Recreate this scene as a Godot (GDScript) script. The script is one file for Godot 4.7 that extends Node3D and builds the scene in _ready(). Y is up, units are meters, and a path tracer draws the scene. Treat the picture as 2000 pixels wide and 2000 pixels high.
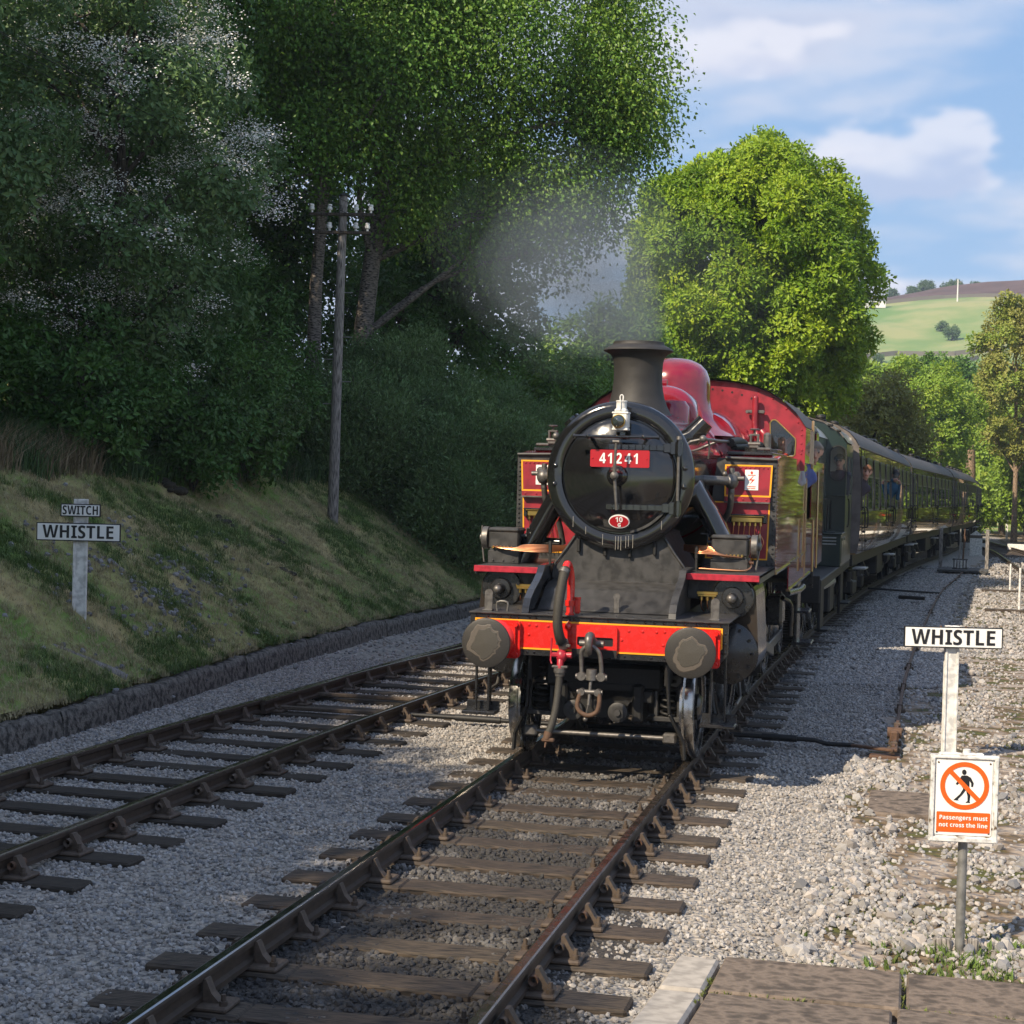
extends Node3D

# ---------------------------------------------------------------- mesh collector
class B:
	var v := PackedVector3Array()
	var n := PackedVector3Array()
	var u := PackedVector2Array()
	var c := PackedColorArray()
	var t := Transform3D()
	var tint := Color(1, 1, 1)
	var flip := false

	func at(x: Transform3D) -> B:
		t = x
		flip = x.basis.determinant() < 0.0
		return self

	func p(a: Vector3, k: Vector3, q: Vector2) -> void:
		v.push_back(t * a)
		n.push_back((t.basis * k).normalized())
		u.push_back(q)
		c.push_back(tint)

	# corners run counter-clockwise seen from outside
	func tris(a: Vector3, ka: Vector3, b: Vector3, kb: Vector3, d: Vector3, kd: Vector3) -> void:
		p(a, ka, Vector2(a.x, a.y))
		if flip:
			p(b, kb, Vector2(b.x, b.y))
			p(d, kd, Vector2(d.x, d.y))
		else:
			p(d, kd, Vector2(d.x, d.y))
			p(b, kb, Vector2(b.x, b.y))

	func tri(a: Vector3, b: Vector3, d: Vector3) -> void:
		var k := (b - a).cross(d - a).normalized()
		tris(a, k, b, k, d, k)

	func quad(a: Vector3, b: Vector3, d: Vector3, e: Vector3) -> void:
		tri(a, b, d)
		tri(a, d, e)

	func away(pts: Array, mid: Vector3) -> void:
		var a: Vector3 = pts[0]
		var b: Vector3 = pts[1]
		var d: Vector3 = pts[2]
		if (b - a).cross(d - a).dot((a + d) * 0.5 - mid) < 0.0:
			pts.reverse()
		for i in range(1, pts.size() - 1):
			tri(pts[0], pts[i], pts[i + 1])

	func box(m: Vector3, s: Vector3, bev := 0.0) -> void:
		var h := s * 0.5
		if bev <= 0.0:
			for ax in 3:
				for sg in [-1.0, 1.0]:
					var a1 := (ax + 1) % 3
					var a2 := (ax + 2) % 3
					var pts := []
					for q in [[-1, -1], [1, -1], [1, 1], [-1, 1]]:
						var w := Vector3.ZERO
						w[ax] = h[ax] * sg
						w[a1] = h[a1] * q[0]
						w[a2] = h[a2] * q[1]
						pts.append(m + w)
					away(pts, m)
			return
		bev = minf(bev, minf(h.x, minf(h.y, h.z)) * 0.95)
		var g := func(sx: float, sy: float, sz: float, ax: int) -> Vector3:
			var w := Vector3(h.x * sx, h.y * sy, h.z * sz)
			var sgn := Vector3(sx, sy, sz)
			for k in 3:
				if k != ax:
					w[k] -= sgn[k] * bev
			return m + w
		for ax in 3:
			var a1 := (ax + 1) % 3
			var a2 := (ax + 2) % 3
			for sg in [-1.0, 1.0]:
				var pts := []
				for q in [[-1, -1], [1, -1], [1, 1], [-1, 1]]:
					var w := Vector3.ZERO
					w[ax] = sg
					w[a1] = q[0]
					w[a2] = q[1]
					pts.append(g.call(w.x, w.y, w.z, ax))
				away(pts, m)
				for sg2 in [-1.0, 1.0]:
					var pe := []
					for q in [[-1, ax], [1, ax], [1, a1], [-1, a1]]:
						var w := Vector3.ZERO
						w[ax] = sg
						w[a1] = sg2
						w[a2] = q[0]
						pe.append(g.call(w.x, w.y, w.z, q[1]))
					away(pe, m)
		for sx in [-1.0, 1.0]:
			for sy in [-1.0, 1.0]:
				for sz in [-1.0, 1.0]:
					away([g.call(sx, sy, sz, 0), g.call(sx, sy, sz, 1), g.call(sx, sy, sz, 2)], m)

	# a box between two points, w wide and h high
	func bar(a: Vector3, b: Vector3, w: float, h: float, bev := 0.0, up := Vector3.UP) -> void:
		var keep := t
		var kf := flip
		var z := (b - a).normalized()
		if absf(z.dot(up)) > 0.98:
			up = Vector3.RIGHT
		var x := up.cross(z).normalized()
		t = keep * Transform3D(Basis(x, z.cross(x), z), (a + b) * 0.5)
		box(Vector3.ZERO, Vector3(w, h, a.distance_to(b)), bev)
		t = keep
		flip = kf

	func frame(z: Vector3) -> Array:
		var up := Vector3.UP if absf(z.y) < 0.9 else Vector3.RIGHT
		var x := up.cross(z).normalized()
		return [x, z.cross(x)]

	func cyl(a: Vector3, b: Vector3, r1: float, r2 := -1.0, seg := 16, caps := true) -> void:
		if r2 < 0.0:
			r2 = r1
		var z := (b - a).normalized()
		var f := frame(z)
		var x: Vector3 = f[0]
		var y: Vector3 = f[1]
		var sl := (r1 - r2) / maxf(a.distance_to(b), 1e-5)
		for i in seg:
			var t0 := TAU * i / seg
			var t1 := TAU * (i + 1) / seg
			var d0 := x * cos(t0) + y * sin(t0)
			var d1 := x * cos(t1) + y * sin(t1)
			var k0 := (d0 + z * sl).normalized()
			var k1 := (d1 + z * sl).normalized()
			tris(a + d0 * r1, k0, a + d1 * r1, k1, b + d1 * r2, k1)
			tris(a + d0 * r1, k0, b + d1 * r2, k1, b + d0 * r2, k0)
			if caps:
				if r1 > 0.0:
					tris(a, -z, a + d1 * r1, -z, a + d0 * r1, -z)
				if r2 > 0.0:
					tris(b, z, b + d0 * r2, z, b + d1 * r2, z)

	# round rod along a path; r is a number or one radius per point
	func tube(pts: Array, r: Variant, seg := 8, caps := true) -> void:
		var m := pts.size()
		var rings := []
		var norms := []
		var x := Vector3.ZERO
		for i in m:
			var a: Vector3 = pts[maxi(i - 1, 0)]
			var b: Vector3 = pts[mini(i + 1, m - 1)]
			var z := (b - a).normalized()
			if i == 0:
				x = frame(z)[0]
			else:
				x = (x - z * x.dot(z)).normalized()
			var y := z.cross(x)
			var rr: float = r[i] if r is Array else r
			var ring := PackedVector3Array()
			var nr := PackedVector3Array()
			for j in seg + 1:
				var d := x * cos(TAU * j / seg) + y * sin(TAU * j / seg)
				ring.push_back(pts[i] + d * rr)
				nr.push_back(d)
			rings.append(ring)
			norms.append(nr)
		for i in m - 1:
			var p0: PackedVector3Array = rings[i]
			var p1: PackedVector3Array = rings[i + 1]
			var n0: PackedVector3Array = norms[i]
			var n1: PackedVector3Array = norms[i + 1]
			for j in seg:
				tris(p0[j], n0[j], p0[j + 1], n0[j + 1], p1[j + 1], n1[j + 1])
				tris(p0[j], n0[j], p1[j + 1], n1[j + 1], p1[j], n1[j])
		if caps:
			for e in [0, m - 1]:
				var ring: PackedVector3Array = rings[e]
				for j in range(1, seg - 1):
					if e == 0:
						tri(ring[0], ring[j + 1], ring[j])
					else:
						tri(ring[0], ring[j], ring[j + 1])

	# profile (radius, height along the axis) turned about an axis; listed upward for an outside wall
	func lathe(prof: Array, o: Vector3, axis := Vector3.UP, seg := 32, stretch := Vector2(1, 1)) -> void:
		var f := frame(axis)
		var x: Vector3 = f[0]
		var y: Vector3 = f[1]
		var m := prof.size()
		var sn := []
		for i in m - 1:
			var d: Vector2 = prof[i + 1] - prof[i]
			sn.append(Vector2(d.y, -d.x).normalized())
		for i in m - 1:
			var na: Vector2 = sn[i]
			var nb: Vector2 = sn[i]
			if i > 0 and sn[i - 1].dot(sn[i]) > 0.75:
				na = (sn[i] + sn[i - 1]).normalized()
			if i < m - 2 and sn[i + 1].dot(sn[i]) > 0.75:
				nb = (sn[i] + sn[i + 1]).normalized()
			var pa: Vector2 = prof[i]
			var pb: Vector2 = prof[i + 1]
			for j in seg:
				var t0 := TAU * j / seg
				var t1 := TAU * (j + 1) / seg
				var d0 := x * cos(t0) * stretch.x + y * sin(t0) * stretch.y
				var d1 := x * cos(t1) * stretch.x + y * sin(t1) * stretch.y
				if pa.x > 1e-6:
					tris(o + d0 * pa.x + axis * pa.y, d0 * na.x + axis * na.y, o + d1 * pa.x + axis * pa.y, d1 * na.x + axis * na.y, o + d1 * pb.x + axis * pb.y, d1 * nb.x + axis * nb.y)
				if pb.x > 1e-6:
					tris(o + d0 * pa.x + axis * pa.y, d0 * na.x + axis * na.y, o + d1 * pb.x + axis * pb.y, d1 * nb.x + axis * nb.y, o + d0 * pb.x + axis * pb.y, d0 * nb.x + axis * nb.y)

	func ball(o: Vector3, r: Vector3, seg := 12, rows := 8, from := -PI / 2, to := PI / 2) -> void:
		for i in rows:
			var f0 := lerpf(from, to, float(i) / rows)
			var f1 := lerpf(from, to, float(i + 1) / rows)
			for j in seg:
				var t0 := TAU * j / seg
				var t1 := TAU * (j + 1) / seg
				var a := Vector3(cos(f0) * cos(t0), sin(f0), -cos(f0) * sin(t0))
				var b := Vector3(cos(f0) * cos(t1), sin(f0), -cos(f0) * sin(t1))
				var d := Vector3(cos(f1) * cos(t1), sin(f1), -cos(f1) * sin(t1))
				var e := Vector3(cos(f1) * cos(t0), sin(f1), -cos(f1) * sin(t0))
				if i > 0 or from > -1.5:
					tris(o + a * r, (a / r).normalized(), o + b * r, (b / r).normalized(), o + d * r, (d / r).normalized())
				if i < rows - 1 or to < 1.5:
					tris(o + a * r, (a / r).normalized(), o + d * r, (d / r).normalized(), o + e * r, (e / r).normalized())

	# rivet: a low dome facing dir
	func rivet(o: Vector3, dir: Vector3, r: float) -> void:
		cyl(o, o + dir * r * 0.35, r, r * 0.9, 7, false)
		cyl(o + dir * r * 0.35, o + dir * r * 0.7, r * 0.9, r * 0.45, 7, true)

	# polygon in x, y pushed from z = 0 to z = d
	func prism(poly: PackedVector2Array, d: float, z0 := 0.0) -> void:
		if Geometry2D.is_polygon_clockwise(poly):
			poly = poly.duplicate()
			poly.reverse()
		var ix := Geometry2D.triangulate_polygon(poly)
		for i in range(0, ix.size(), 3):
			var a := poly[ix[i]]
			var b := poly[ix[i + 1]]
			var e := poly[ix[i + 2]]
			if (b - a).cross(e - a) < 0:
				var s := b
				b = e
				e = s
			tri(Vector3(a.x, a.y, z0 + d), Vector3(b.x, b.y, z0 + d), Vector3(e.x, e.y, z0 + d))
			tri(Vector3(a.x, a.y, z0), Vector3(e.x, e.y, z0), Vector3(b.x, b.y, z0))
		var m := poly.size()
		for i in m:
			var a := poly[i]
			var b := poly[(i + 1) % m]
			quad(Vector3(a.x, a.y, z0), Vector3(b.x, b.y, z0), Vector3(b.x, b.y, z0 + d), Vector3(a.x, a.y, z0 + d))

	# plate with openings
	func holed(outer: PackedVector2Array, holes: Array, d: float, z0 := 0.0) -> void:
		var pieces := [outer]
		for h: PackedVector2Array in holes:
			var mx := 0.0
			for q in h:
				mx += q.x / h.size()
			var next := []
			for pc: PackedVector2Array in pieces:
				for sd in [-1, 1]:
					var x1 := mx - 100.0 if sd < 0 else mx
					var half := PackedVector2Array([Vector2(x1, -100), Vector2(x1 + 100, -100), Vector2(x1 + 100, 100), Vector2(x1, 100)])
					for part in Geometry2D.intersect_polygons(pc, half):
						for cut in Geometry2D.clip_polygons(part, h):
							next.append(cut)
			pieces = next
		for pc in pieces:
			prism(pc, d, z0)

	# a band of width w just inside a polygon
	func outline(poly: PackedVector2Array, w: float, d: float, z0 := 0.0) -> void:
		if Geometry2D.is_polygon_clockwise(poly):
			poly = poly.duplicate()
			poly.reverse()
		var m := poly.size()
		var inn := PackedVector2Array()
		for i in m:
			var a := poly[(i - 1 + m) % m]
			var b := poly[i]
			var e := poly[(i + 1) % m]
			var n1 := (b - a).normalized().rotated(PI / 2)
			var n2 := (e - b).normalized().rotated(PI / 2)
			var k := (n1 + n2) / (1.0 + n1.dot(n2))
			inn.push_back(b + k * w)
		for i in m:
			var j := (i + 1) % m
			prism(PackedVector2Array([poly[i], poly[j], inn[j], inn[i]]), d, z0)

	# smooth skin through rows of points; rows and points run so that (along row) x (to next row) points outward
	func skin(rows: Array, closed := false) -> void:
		var m := rows.size()
		var w: int = rows[0].size()
		var nn := []
		for i in m:
			var row := PackedVector3Array()
			for j in w:
				var jm := j - 1
				var jp := j + 1
				if closed:
					jm = (j - 1 + w - 1) % (w - 1) if j == 0 else j - 1
					jp = 1 if j == w - 1 else j + 1
				else:
					jm = maxi(jm, 0)
					jp = mini(jp, w - 1)
				var du: Vector3 = rows[i][jp] - rows[i][jm]
				var dv: Vector3 = rows[mini(i + 1, m - 1)][j] - rows[maxi(i - 1, 0)][j]
				row.push_back(du.cross(dv).normalized())
			nn.append(row)
		for i in m - 1:
			for j in w - 1:
				tris(rows[i][j], nn[i][j], rows[i][j + 1], nn[i][j + 1], rows[i + 1][j + 1], nn[i + 1][j + 1])
				tris(rows[i][j], nn[i][j], rows[i + 1][j + 1], nn[i + 1][j + 1], rows[i + 1][j], nn[i + 1][j])

	func mesh() -> ArrayMesh:
		var a := []
		a.resize(Mesh.ARRAY_MAX)
		a[Mesh.ARRAY_VERTEX] = v
		a[Mesh.ARRAY_NORMAL] = n
		a[Mesh.ARRAY_TEX_UV] = u
		a[Mesh.ARRAY_COLOR] = c
		var m := ArrayMesh.new()
		m.add_surface_from_arrays(Mesh.PRIMITIVE_TRIANGLES, a)
		return m


var used := {}
var M := {}
var rng := RandomNumberGenerator.new()
var wob := FastNoiseLite.new()
var sans: SystemFont
var sans_bold: SystemFont


func numbered(called: String) -> String:
	var k: int = used.get(called, 0)
	used[called] = k + 1
	return called if k == 0 else "%s_%03d" % [called, k]


func tag(o: Node3D, label: String, category: String, group := "") -> Node3D:
	o.set_meta("label", label)
	o.set_meta("category", category)
	if group:
		o.set_meta("group", group)
	return o


func thing(called: String, label: String, category: String, where := Vector3.ZERO, turn := 0.0, group := "") -> Node3D:
	var o := Node3D.new()
	o.name = numbered(called)
	add_child(o)
	o.position = where
	o.rotation.y = turn
	return tag(o, label, category, group)


func put(called: String, shape: Variant, m: Material, parent: Node = null, kind := "") -> MeshInstance3D:
	var o := MeshInstance3D.new()
	o.mesh = shape.mesh() if shape is B else shape
	o.material_override = m
	if parent:
		o.name = called
		parent.add_child(o, true)
	else:
		o.name = numbered(called)
		add_child(o)
	if kind:
		o.set_meta("kind", kind)
	return o


func scatter(called: String, shape: Variant, m: Material, xf: Array, colors: PackedColorArray, parent: Node = null) -> MultiMeshInstance3D:
	var mm := MultiMesh.new()
	mm.transform_format = MultiMesh.TRANSFORM_3D
	mm.use_colors = true
	mm.mesh = shape.mesh() if shape is B else shape
	mm.instance_count = xf.size()
	var buf := PackedFloat32Array()
	buf.resize(xf.size() * 16)
	for i in xf.size():
		var q: Transform3D = xf[i]
		var k := i * 16
		buf[k] = q.basis.x.x
		buf[k + 1] = q.basis.y.x
		buf[k + 2] = q.basis.z.x
		buf[k + 3] = q.origin.x
		buf[k + 4] = q.basis.x.y
		buf[k + 5] = q.basis.y.y
		buf[k + 6] = q.basis.z.y
		buf[k + 7] = q.origin.y
		buf[k + 8] = q.basis.x.z
		buf[k + 9] = q.basis.y.z
		buf[k + 10] = q.basis.z.z
		buf[k + 11] = q.origin.z
		buf[k + 12] = colors[i].r
		buf[k + 13] = colors[i].g
		buf[k + 14] = colors[i].b
		buf[k + 15] = 1.0
	mm.buffer = buf
	var o := MultiMeshInstance3D.new()
	o.multimesh = mm
	o.material_override = m
	o.set_meta("kind", "stuff")
	if parent:
		o.name = called
		parent.add_child(o, true)
	else:
		o.name = numbered(called)
		add_child(o)
	return o


# letters: h is the height of a capital, x stretches sideways
func letters(called: String, words: String, h: float, m: Material, parent: Node, xf: Transform3D, bold := true, wide := 1.0, deep := 0.004) -> MeshInstance3D:
	var tm := TextMesh.new()
	tm.text = words
	tm.font = sans_bold if bold else sans
	tm.font_size = 64
	tm.pixel_size = h / (0.714 * 64.0)
	tm.depth = deep
	tm.curve_step = 1.0
	var o := put(called, tm, m, parent)
	o.transform = xf * Transform3D(Basis.from_scale(Vector3(wide, 1, 1)), Vector3.ZERO)
	return o


func noise_tex(freq: float, octaves: int, stops: Array, size := 512, kind := FastNoiseLite.TYPE_SIMPLEX_SMOOTH, salt := 1) -> NoiseTexture2D:
	var f := FastNoiseLite.new()
	f.noise_type = kind
	f.seed = salt
	f.frequency = freq
	f.fractal_octaves = octaves
	if kind == FastNoiseLite.TYPE_CELLULAR:
		f.cellular_return_type = FastNoiseLite.RETURN_CELL_VALUE
	var g := Gradient.new()
	var offs := PackedFloat32Array()
	var cols := PackedColorArray()
	for s in stops:
		offs.push_back(s[0])
		cols.push_back(s[1])
	g.offsets = offs
	g.colors = cols
	var t := NoiseTexture2D.new()
	t.width = size
	t.height = size
	t.seamless = true
	t.noise = f
	t.color_ramp = g
	return t


func relief_tex(freq: float, octaves: int, kind := FastNoiseLite.TYPE_SIMPLEX_SMOOTH, salt := 5, strength := 4.0, ret := FastNoiseLite.RETURN_DISTANCE) -> NoiseTexture2D:
	var f := FastNoiseLite.new()
	f.noise_type = kind
	f.seed = salt
	f.frequency = freq
	f.fractal_octaves = octaves
	f.cellular_return_type = ret
	var t := NoiseTexture2D.new()
	t.width = 512
	t.height = 512
	t.seamless = true
	t.noise = f
	t.as_normal_map = true
	t.bump_strength = strength
	return t


# linear base colour, roughness, metal; o: tex, scale, world, relief, relief_depth, coat, glow, vc, spec
func mat(col: Color, rough: float, metal := 0.0, o := {}) -> StandardMaterial3D:
	var m := StandardMaterial3D.new()
	m.albedo_color = col.linear_to_srgb()
	m.roughness = rough
	m.metallic = metal
	if o.has("spec"):
		m.metallic_specular = o.spec
	if o.get("vc", false):
		m.vertex_color_use_as_albedo = true
	if o.has("tex"):
		m.albedo_texture = o.tex
	if o.has("rough_tex"):
		m.roughness_texture = o.rough_tex
	if o.has("relief"):
		m.normal_enabled = true
		m.normal_texture = o.relief
		m.normal_scale = o.get("relief_depth", 1.0)
	if o.has("tex") or o.has("relief") or o.has("rough_tex"):
		m.uv1_triplanar = true
		m.uv1_world_triplanar = o.get("world", false)
		var s: Variant = o.get("scale", 1.0)
		m.uv1_scale = s if s is Vector3 else Vector3.ONE * float(s)
	if o.has("coat"):
		m.clearcoat_enabled = true
		m.clearcoat = o.coat
		m.clearcoat_roughness = o.get("coat_rough", 0.05)
	if o.has("glow"):
		m.backlight_enabled = true
		m.backlight = o.glow
	return m


func v2(a: Array) -> PackedVector2Array:
	var o := PackedVector2Array()
	for q in a:
		o.push_back(Vector2(q[0], q[1]))
	return o


func rect(x0: float, y0: float, x1: float, y1: float, r := 0.0, k := 4) -> PackedVector2Array:
	var o := PackedVector2Array()
	if r <= 0.0:
		return PackedVector2Array([Vector2(x0, y0), Vector2(x1, y0), Vector2(x1, y1), Vector2(x0, y1)])
	for q in [[x1 - r, y1 - r, 0.0], [x0 + r, y1 - r, PI / 2], [x0 + r, y0 + r, PI], [x1 - r, y0 + r, PI * 1.5]]:
		for i in k + 1:
			var a: float = q[2] + PI / 2 * i / k
			o.push_back(Vector2(q[0] + cos(a) * r, q[1] + sin(a) * r))
	return o


func ring2(cx: float, cy: float, rx: float, ry: float, seg := 24) -> PackedVector2Array:
	var o := PackedVector2Array()
	for i in seg:
		o.push_back(Vector2(cx + cos(TAU * i / seg) * rx, cy + sin(TAU * i / seg) * ry))
	return o


# a frame whose x, y, z axes are given, for prisms that face other ways
func face_z(o: Vector3) -> Transform3D:
	return Transform3D(Basis(), o)


func face_x(o: Vector3) -> Transform3D:   # polygon x runs along -z, depth along +x
	return Transform3D(Basis(Vector3(0, 0, -1), Vector3.UP, Vector3(1, 0, 0)), o)


func smooth_path(pts: Array, k := 6) -> Array:
	var o := []
	for i in pts.size() - 1:
		var a: Vector3 = pts[maxi(i - 1, 0)]
		var b: Vector3 = pts[i]
		var c: Vector3 = pts[i + 1]
		var d: Vector3 = pts[mini(i + 2, pts.size() - 1)]
		for j in k:
			o.append(b.cubic_interpolate(c, a, d, float(j) / k))
	o.append(pts[-1])
	return o


# ---------------------------------------------------------------- lines of the railway
func slope(z: float) -> float:
	return -0.0115 * maxf(0.0, -z - 7.0)


func main_x(z: float) -> float:
	var t := maxf(0.0, -58.0 - z)
	return 0.0009 * pow(maxf(0.0, -3.6 - maxf(z, -58.0)), 2) + 0.098 * t - 0.0008 * t * t


func siding_x(z: float) -> float:
	var d := 2.0 - z
	return -3.66 + 0.0351 * d + (0.00276 * d * d if d > 0.0 else 0.0)


func loop_x(z: float) -> float:
	return lerpf(7.0, main_x(z), smoothstep(-66.0, -112.0, z))


func wall_x(z: float) -> float:
	return -5.42 - 0.034 * clampf(-z - 2.0, 0.0, 10.0) + maxf(0.0, main_x(z) - main_x(-12.0))


func bank_y(x: float, z: float) -> float:
	var d := wall_x(z) - x
	var y := 0.07 + slope(z)
	y += 0.65 * clampf(d, 0.0, 3.6) + 0.3 * clampf(d - 3.6, 0.0, 8.0) + 0.06 * maxf(0.0, d - 11.6)
	var soft := smoothstep(0.0, 0.8, d)
	return y + (wob.get_noise_2d(x * 8.0, z * 8.0) * 0.16 + wob.get_noise_2d(x * 30.0, z * 30.0) * 0.05) * soft


func ground_y(x: float, z: float) -> float:
	return slope(z) - 0.200 + wob.get_noise_2d(x * 14.0 + 300.0, z * 14.0) * 0.022


func _ready() -> void:
	rng.seed = 41
	wob.seed = 7
	wob.frequency = 0.05
	wob.fractal_octaves = 3
	make_camera()
	make_sky_and_sun()
	make_materials()
	make_ground()
	make_tracks()
	make_wall_and_bank()
	make_platform()
	make_hill()
	make_trees()
	make_locomotive()
	make_shunter()
	make_coaches()
	make_people()
	make_signs()
	make_lineside()
	make_stones()
	make_grass()
	make_smoke()


func make_camera() -> void:
	var cam := Camera3D.new()
	cam.name = "camera"
	cam.fov = 33.78
	cam.near = 0.1
	cam.far = 6000.0
	var yaw := 0.2353
	var pit := -0.025
	var rol := 0.0246
	var fw := Vector3(-sin(yaw) * cos(pit), sin(pit), -cos(yaw) * cos(pit))
	var r := Vector3(cos(yaw), 0, -sin(yaw))
	var u := r.cross(fw)
	cam.transform = Transform3D(Basis(r * cos(rol) + u * sin(rol), u * cos(rol) - r * sin(rol), -fw), Vector3(2.6488, 2.5291, 13.8244))
	add_child(cam)
	cam.current = true


func make_sky_and_sun() -> void:
	var sun := DirectionalLight3D.new()
	sun.name = "sun"
	var to := Vector3(-0.63, 1.0, 1.05).normalized()
	sun.transform = Transform3D(Basis.looking_at(-to, Vector3.UP), Vector3(0, 30, 0))
	sun.light_energy = 0.78
	sun.light_color = Color(1.0, 0.93, 0.82)
	sun.light_angular_distance = 0.5
	sun.shadow_enabled = true
	add_child(sun)
	var w := 3072
	var h := 1536
	var im := Image.create(w, h, false, Image.FORMAT_RGBF)
	var big := FastNoiseLite.new()
	big.seed = 12
	big.frequency = 1.0
	big.fractal_octaves = 2
	var fine := FastNoiseLite.new()
	fine.seed = 31
	fine.frequency = 2.6
	fine.fractal_octaves = 6
	fine.fractal_gain = 0.55
	var heap := FastNoiseLite.new()
	heap.seed = 44
	heap.frequency = 1.0
	heap.fractal_octaves = 4
	var top := Color(0.072, 0.138, 0.262)
	var low := Color(0.155, 0.232, 0.325)
	var bright := Color(0.30, 0.30, 0.33)
	var grey := Color(0.16, 0.19, 0.27)
	for j in h:
		var el := PI / 2 - PI * (j + 0.5) / h
		if el < -0.02:
			im.fill_rect(Rect2i(0, j, w, h - j), Color(0.34, 0.37, 0.33))
			break
		var s := sin(el)
		var air := top.lerp(low, pow(1.0 - clampf(s, 0.0, 1.0), 3.2))
		var k := 1.0 / (maxf(s, 0.0) + 0.16)
		var ce := cos(el)
		for i in w:
			var az := TAU * (i + 0.5) / w
			var q := Vector3(sin(az) * ce * k, k * 0.9, -cos(az) * ce * k)
			var a := big.get_noise_2d(q.x * 0.52, q.z * 0.86)
			var cover := a * 0.60 + 0.25
			if cover > -0.42:
				cover += fine.get_noise_2d(q.x * 0.5, q.z * 0.8) * 0.62
			var d := smoothstep(-0.08, 0.50, cover)
			var thick := smoothstep(0.18, 0.75, cover)
			var col := air
			if d > 0.0:
				var lit := bright.lerp(grey, thick * 0.85)
				col = air.lerp(lit, d * 0.8)
			# heaped clouds low down, bright on top and greyer below
			if el < 0.62:
				var ring := Vector2(sin(az), cos(az))
				var h0 := heap.get_noise_3d(ring.x * 5.5, el * 13.0, ring.y * 5.5)
				if h0 > -0.15:
					var c0 := h0 + fine.get_noise_3d(ring.x * 4.0, el * 9.0, ring.y * 4.0) * 0.42
					var d2 := smoothstep(0.10, 0.30, c0) * (1.0 - smoothstep(0.40, 0.62, el))
					if d2 > 0.0:
						var c1 := heap.get_noise_3d(ring.x * 5.5, el * 13.0 + 0.25, ring.y * 5.5) + fine.get_noise_3d(ring.x * 4.0, el * 9.0 + 0.17, ring.y * 4.0) * 0.42
						col = col.lerp(bright.lerp(grey, smoothstep(0.05, 0.5, c1) * 0.8) * 1.06, d2 * 0.72)
			im.set_pixel(i, j, col)
	var sm := PanoramaSkyMaterial.new()
	sm.panorama = ImageTexture.create_from_image(im)
	var sky := Sky.new()
	sky.sky_material = sm
	var env := Environment.new()
	env.background_mode = Environment.BG_SKY
	env.sky = sky
	env.background_energy_multiplier = 0.98
	env.tonemap_mode = Environment.TONE_MAPPER_LINEAR
	env.tonemap_exposure = 2.95
	env.sdfgi_enabled = true
	env.ssao_enabled = true
	env.ssil_enabled = true
	env.fog_enabled = true
	env.fog_density = 0.00032
	env.fog_light_color = Color(0.75, 0.82, 0.92)
	env.volumetric_fog_enabled = true
	env.volumetric_fog_density = 0.0
	var we := WorldEnvironment.new()
	we.name = "environment"
	we.environment = env
	add_child(we)


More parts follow.
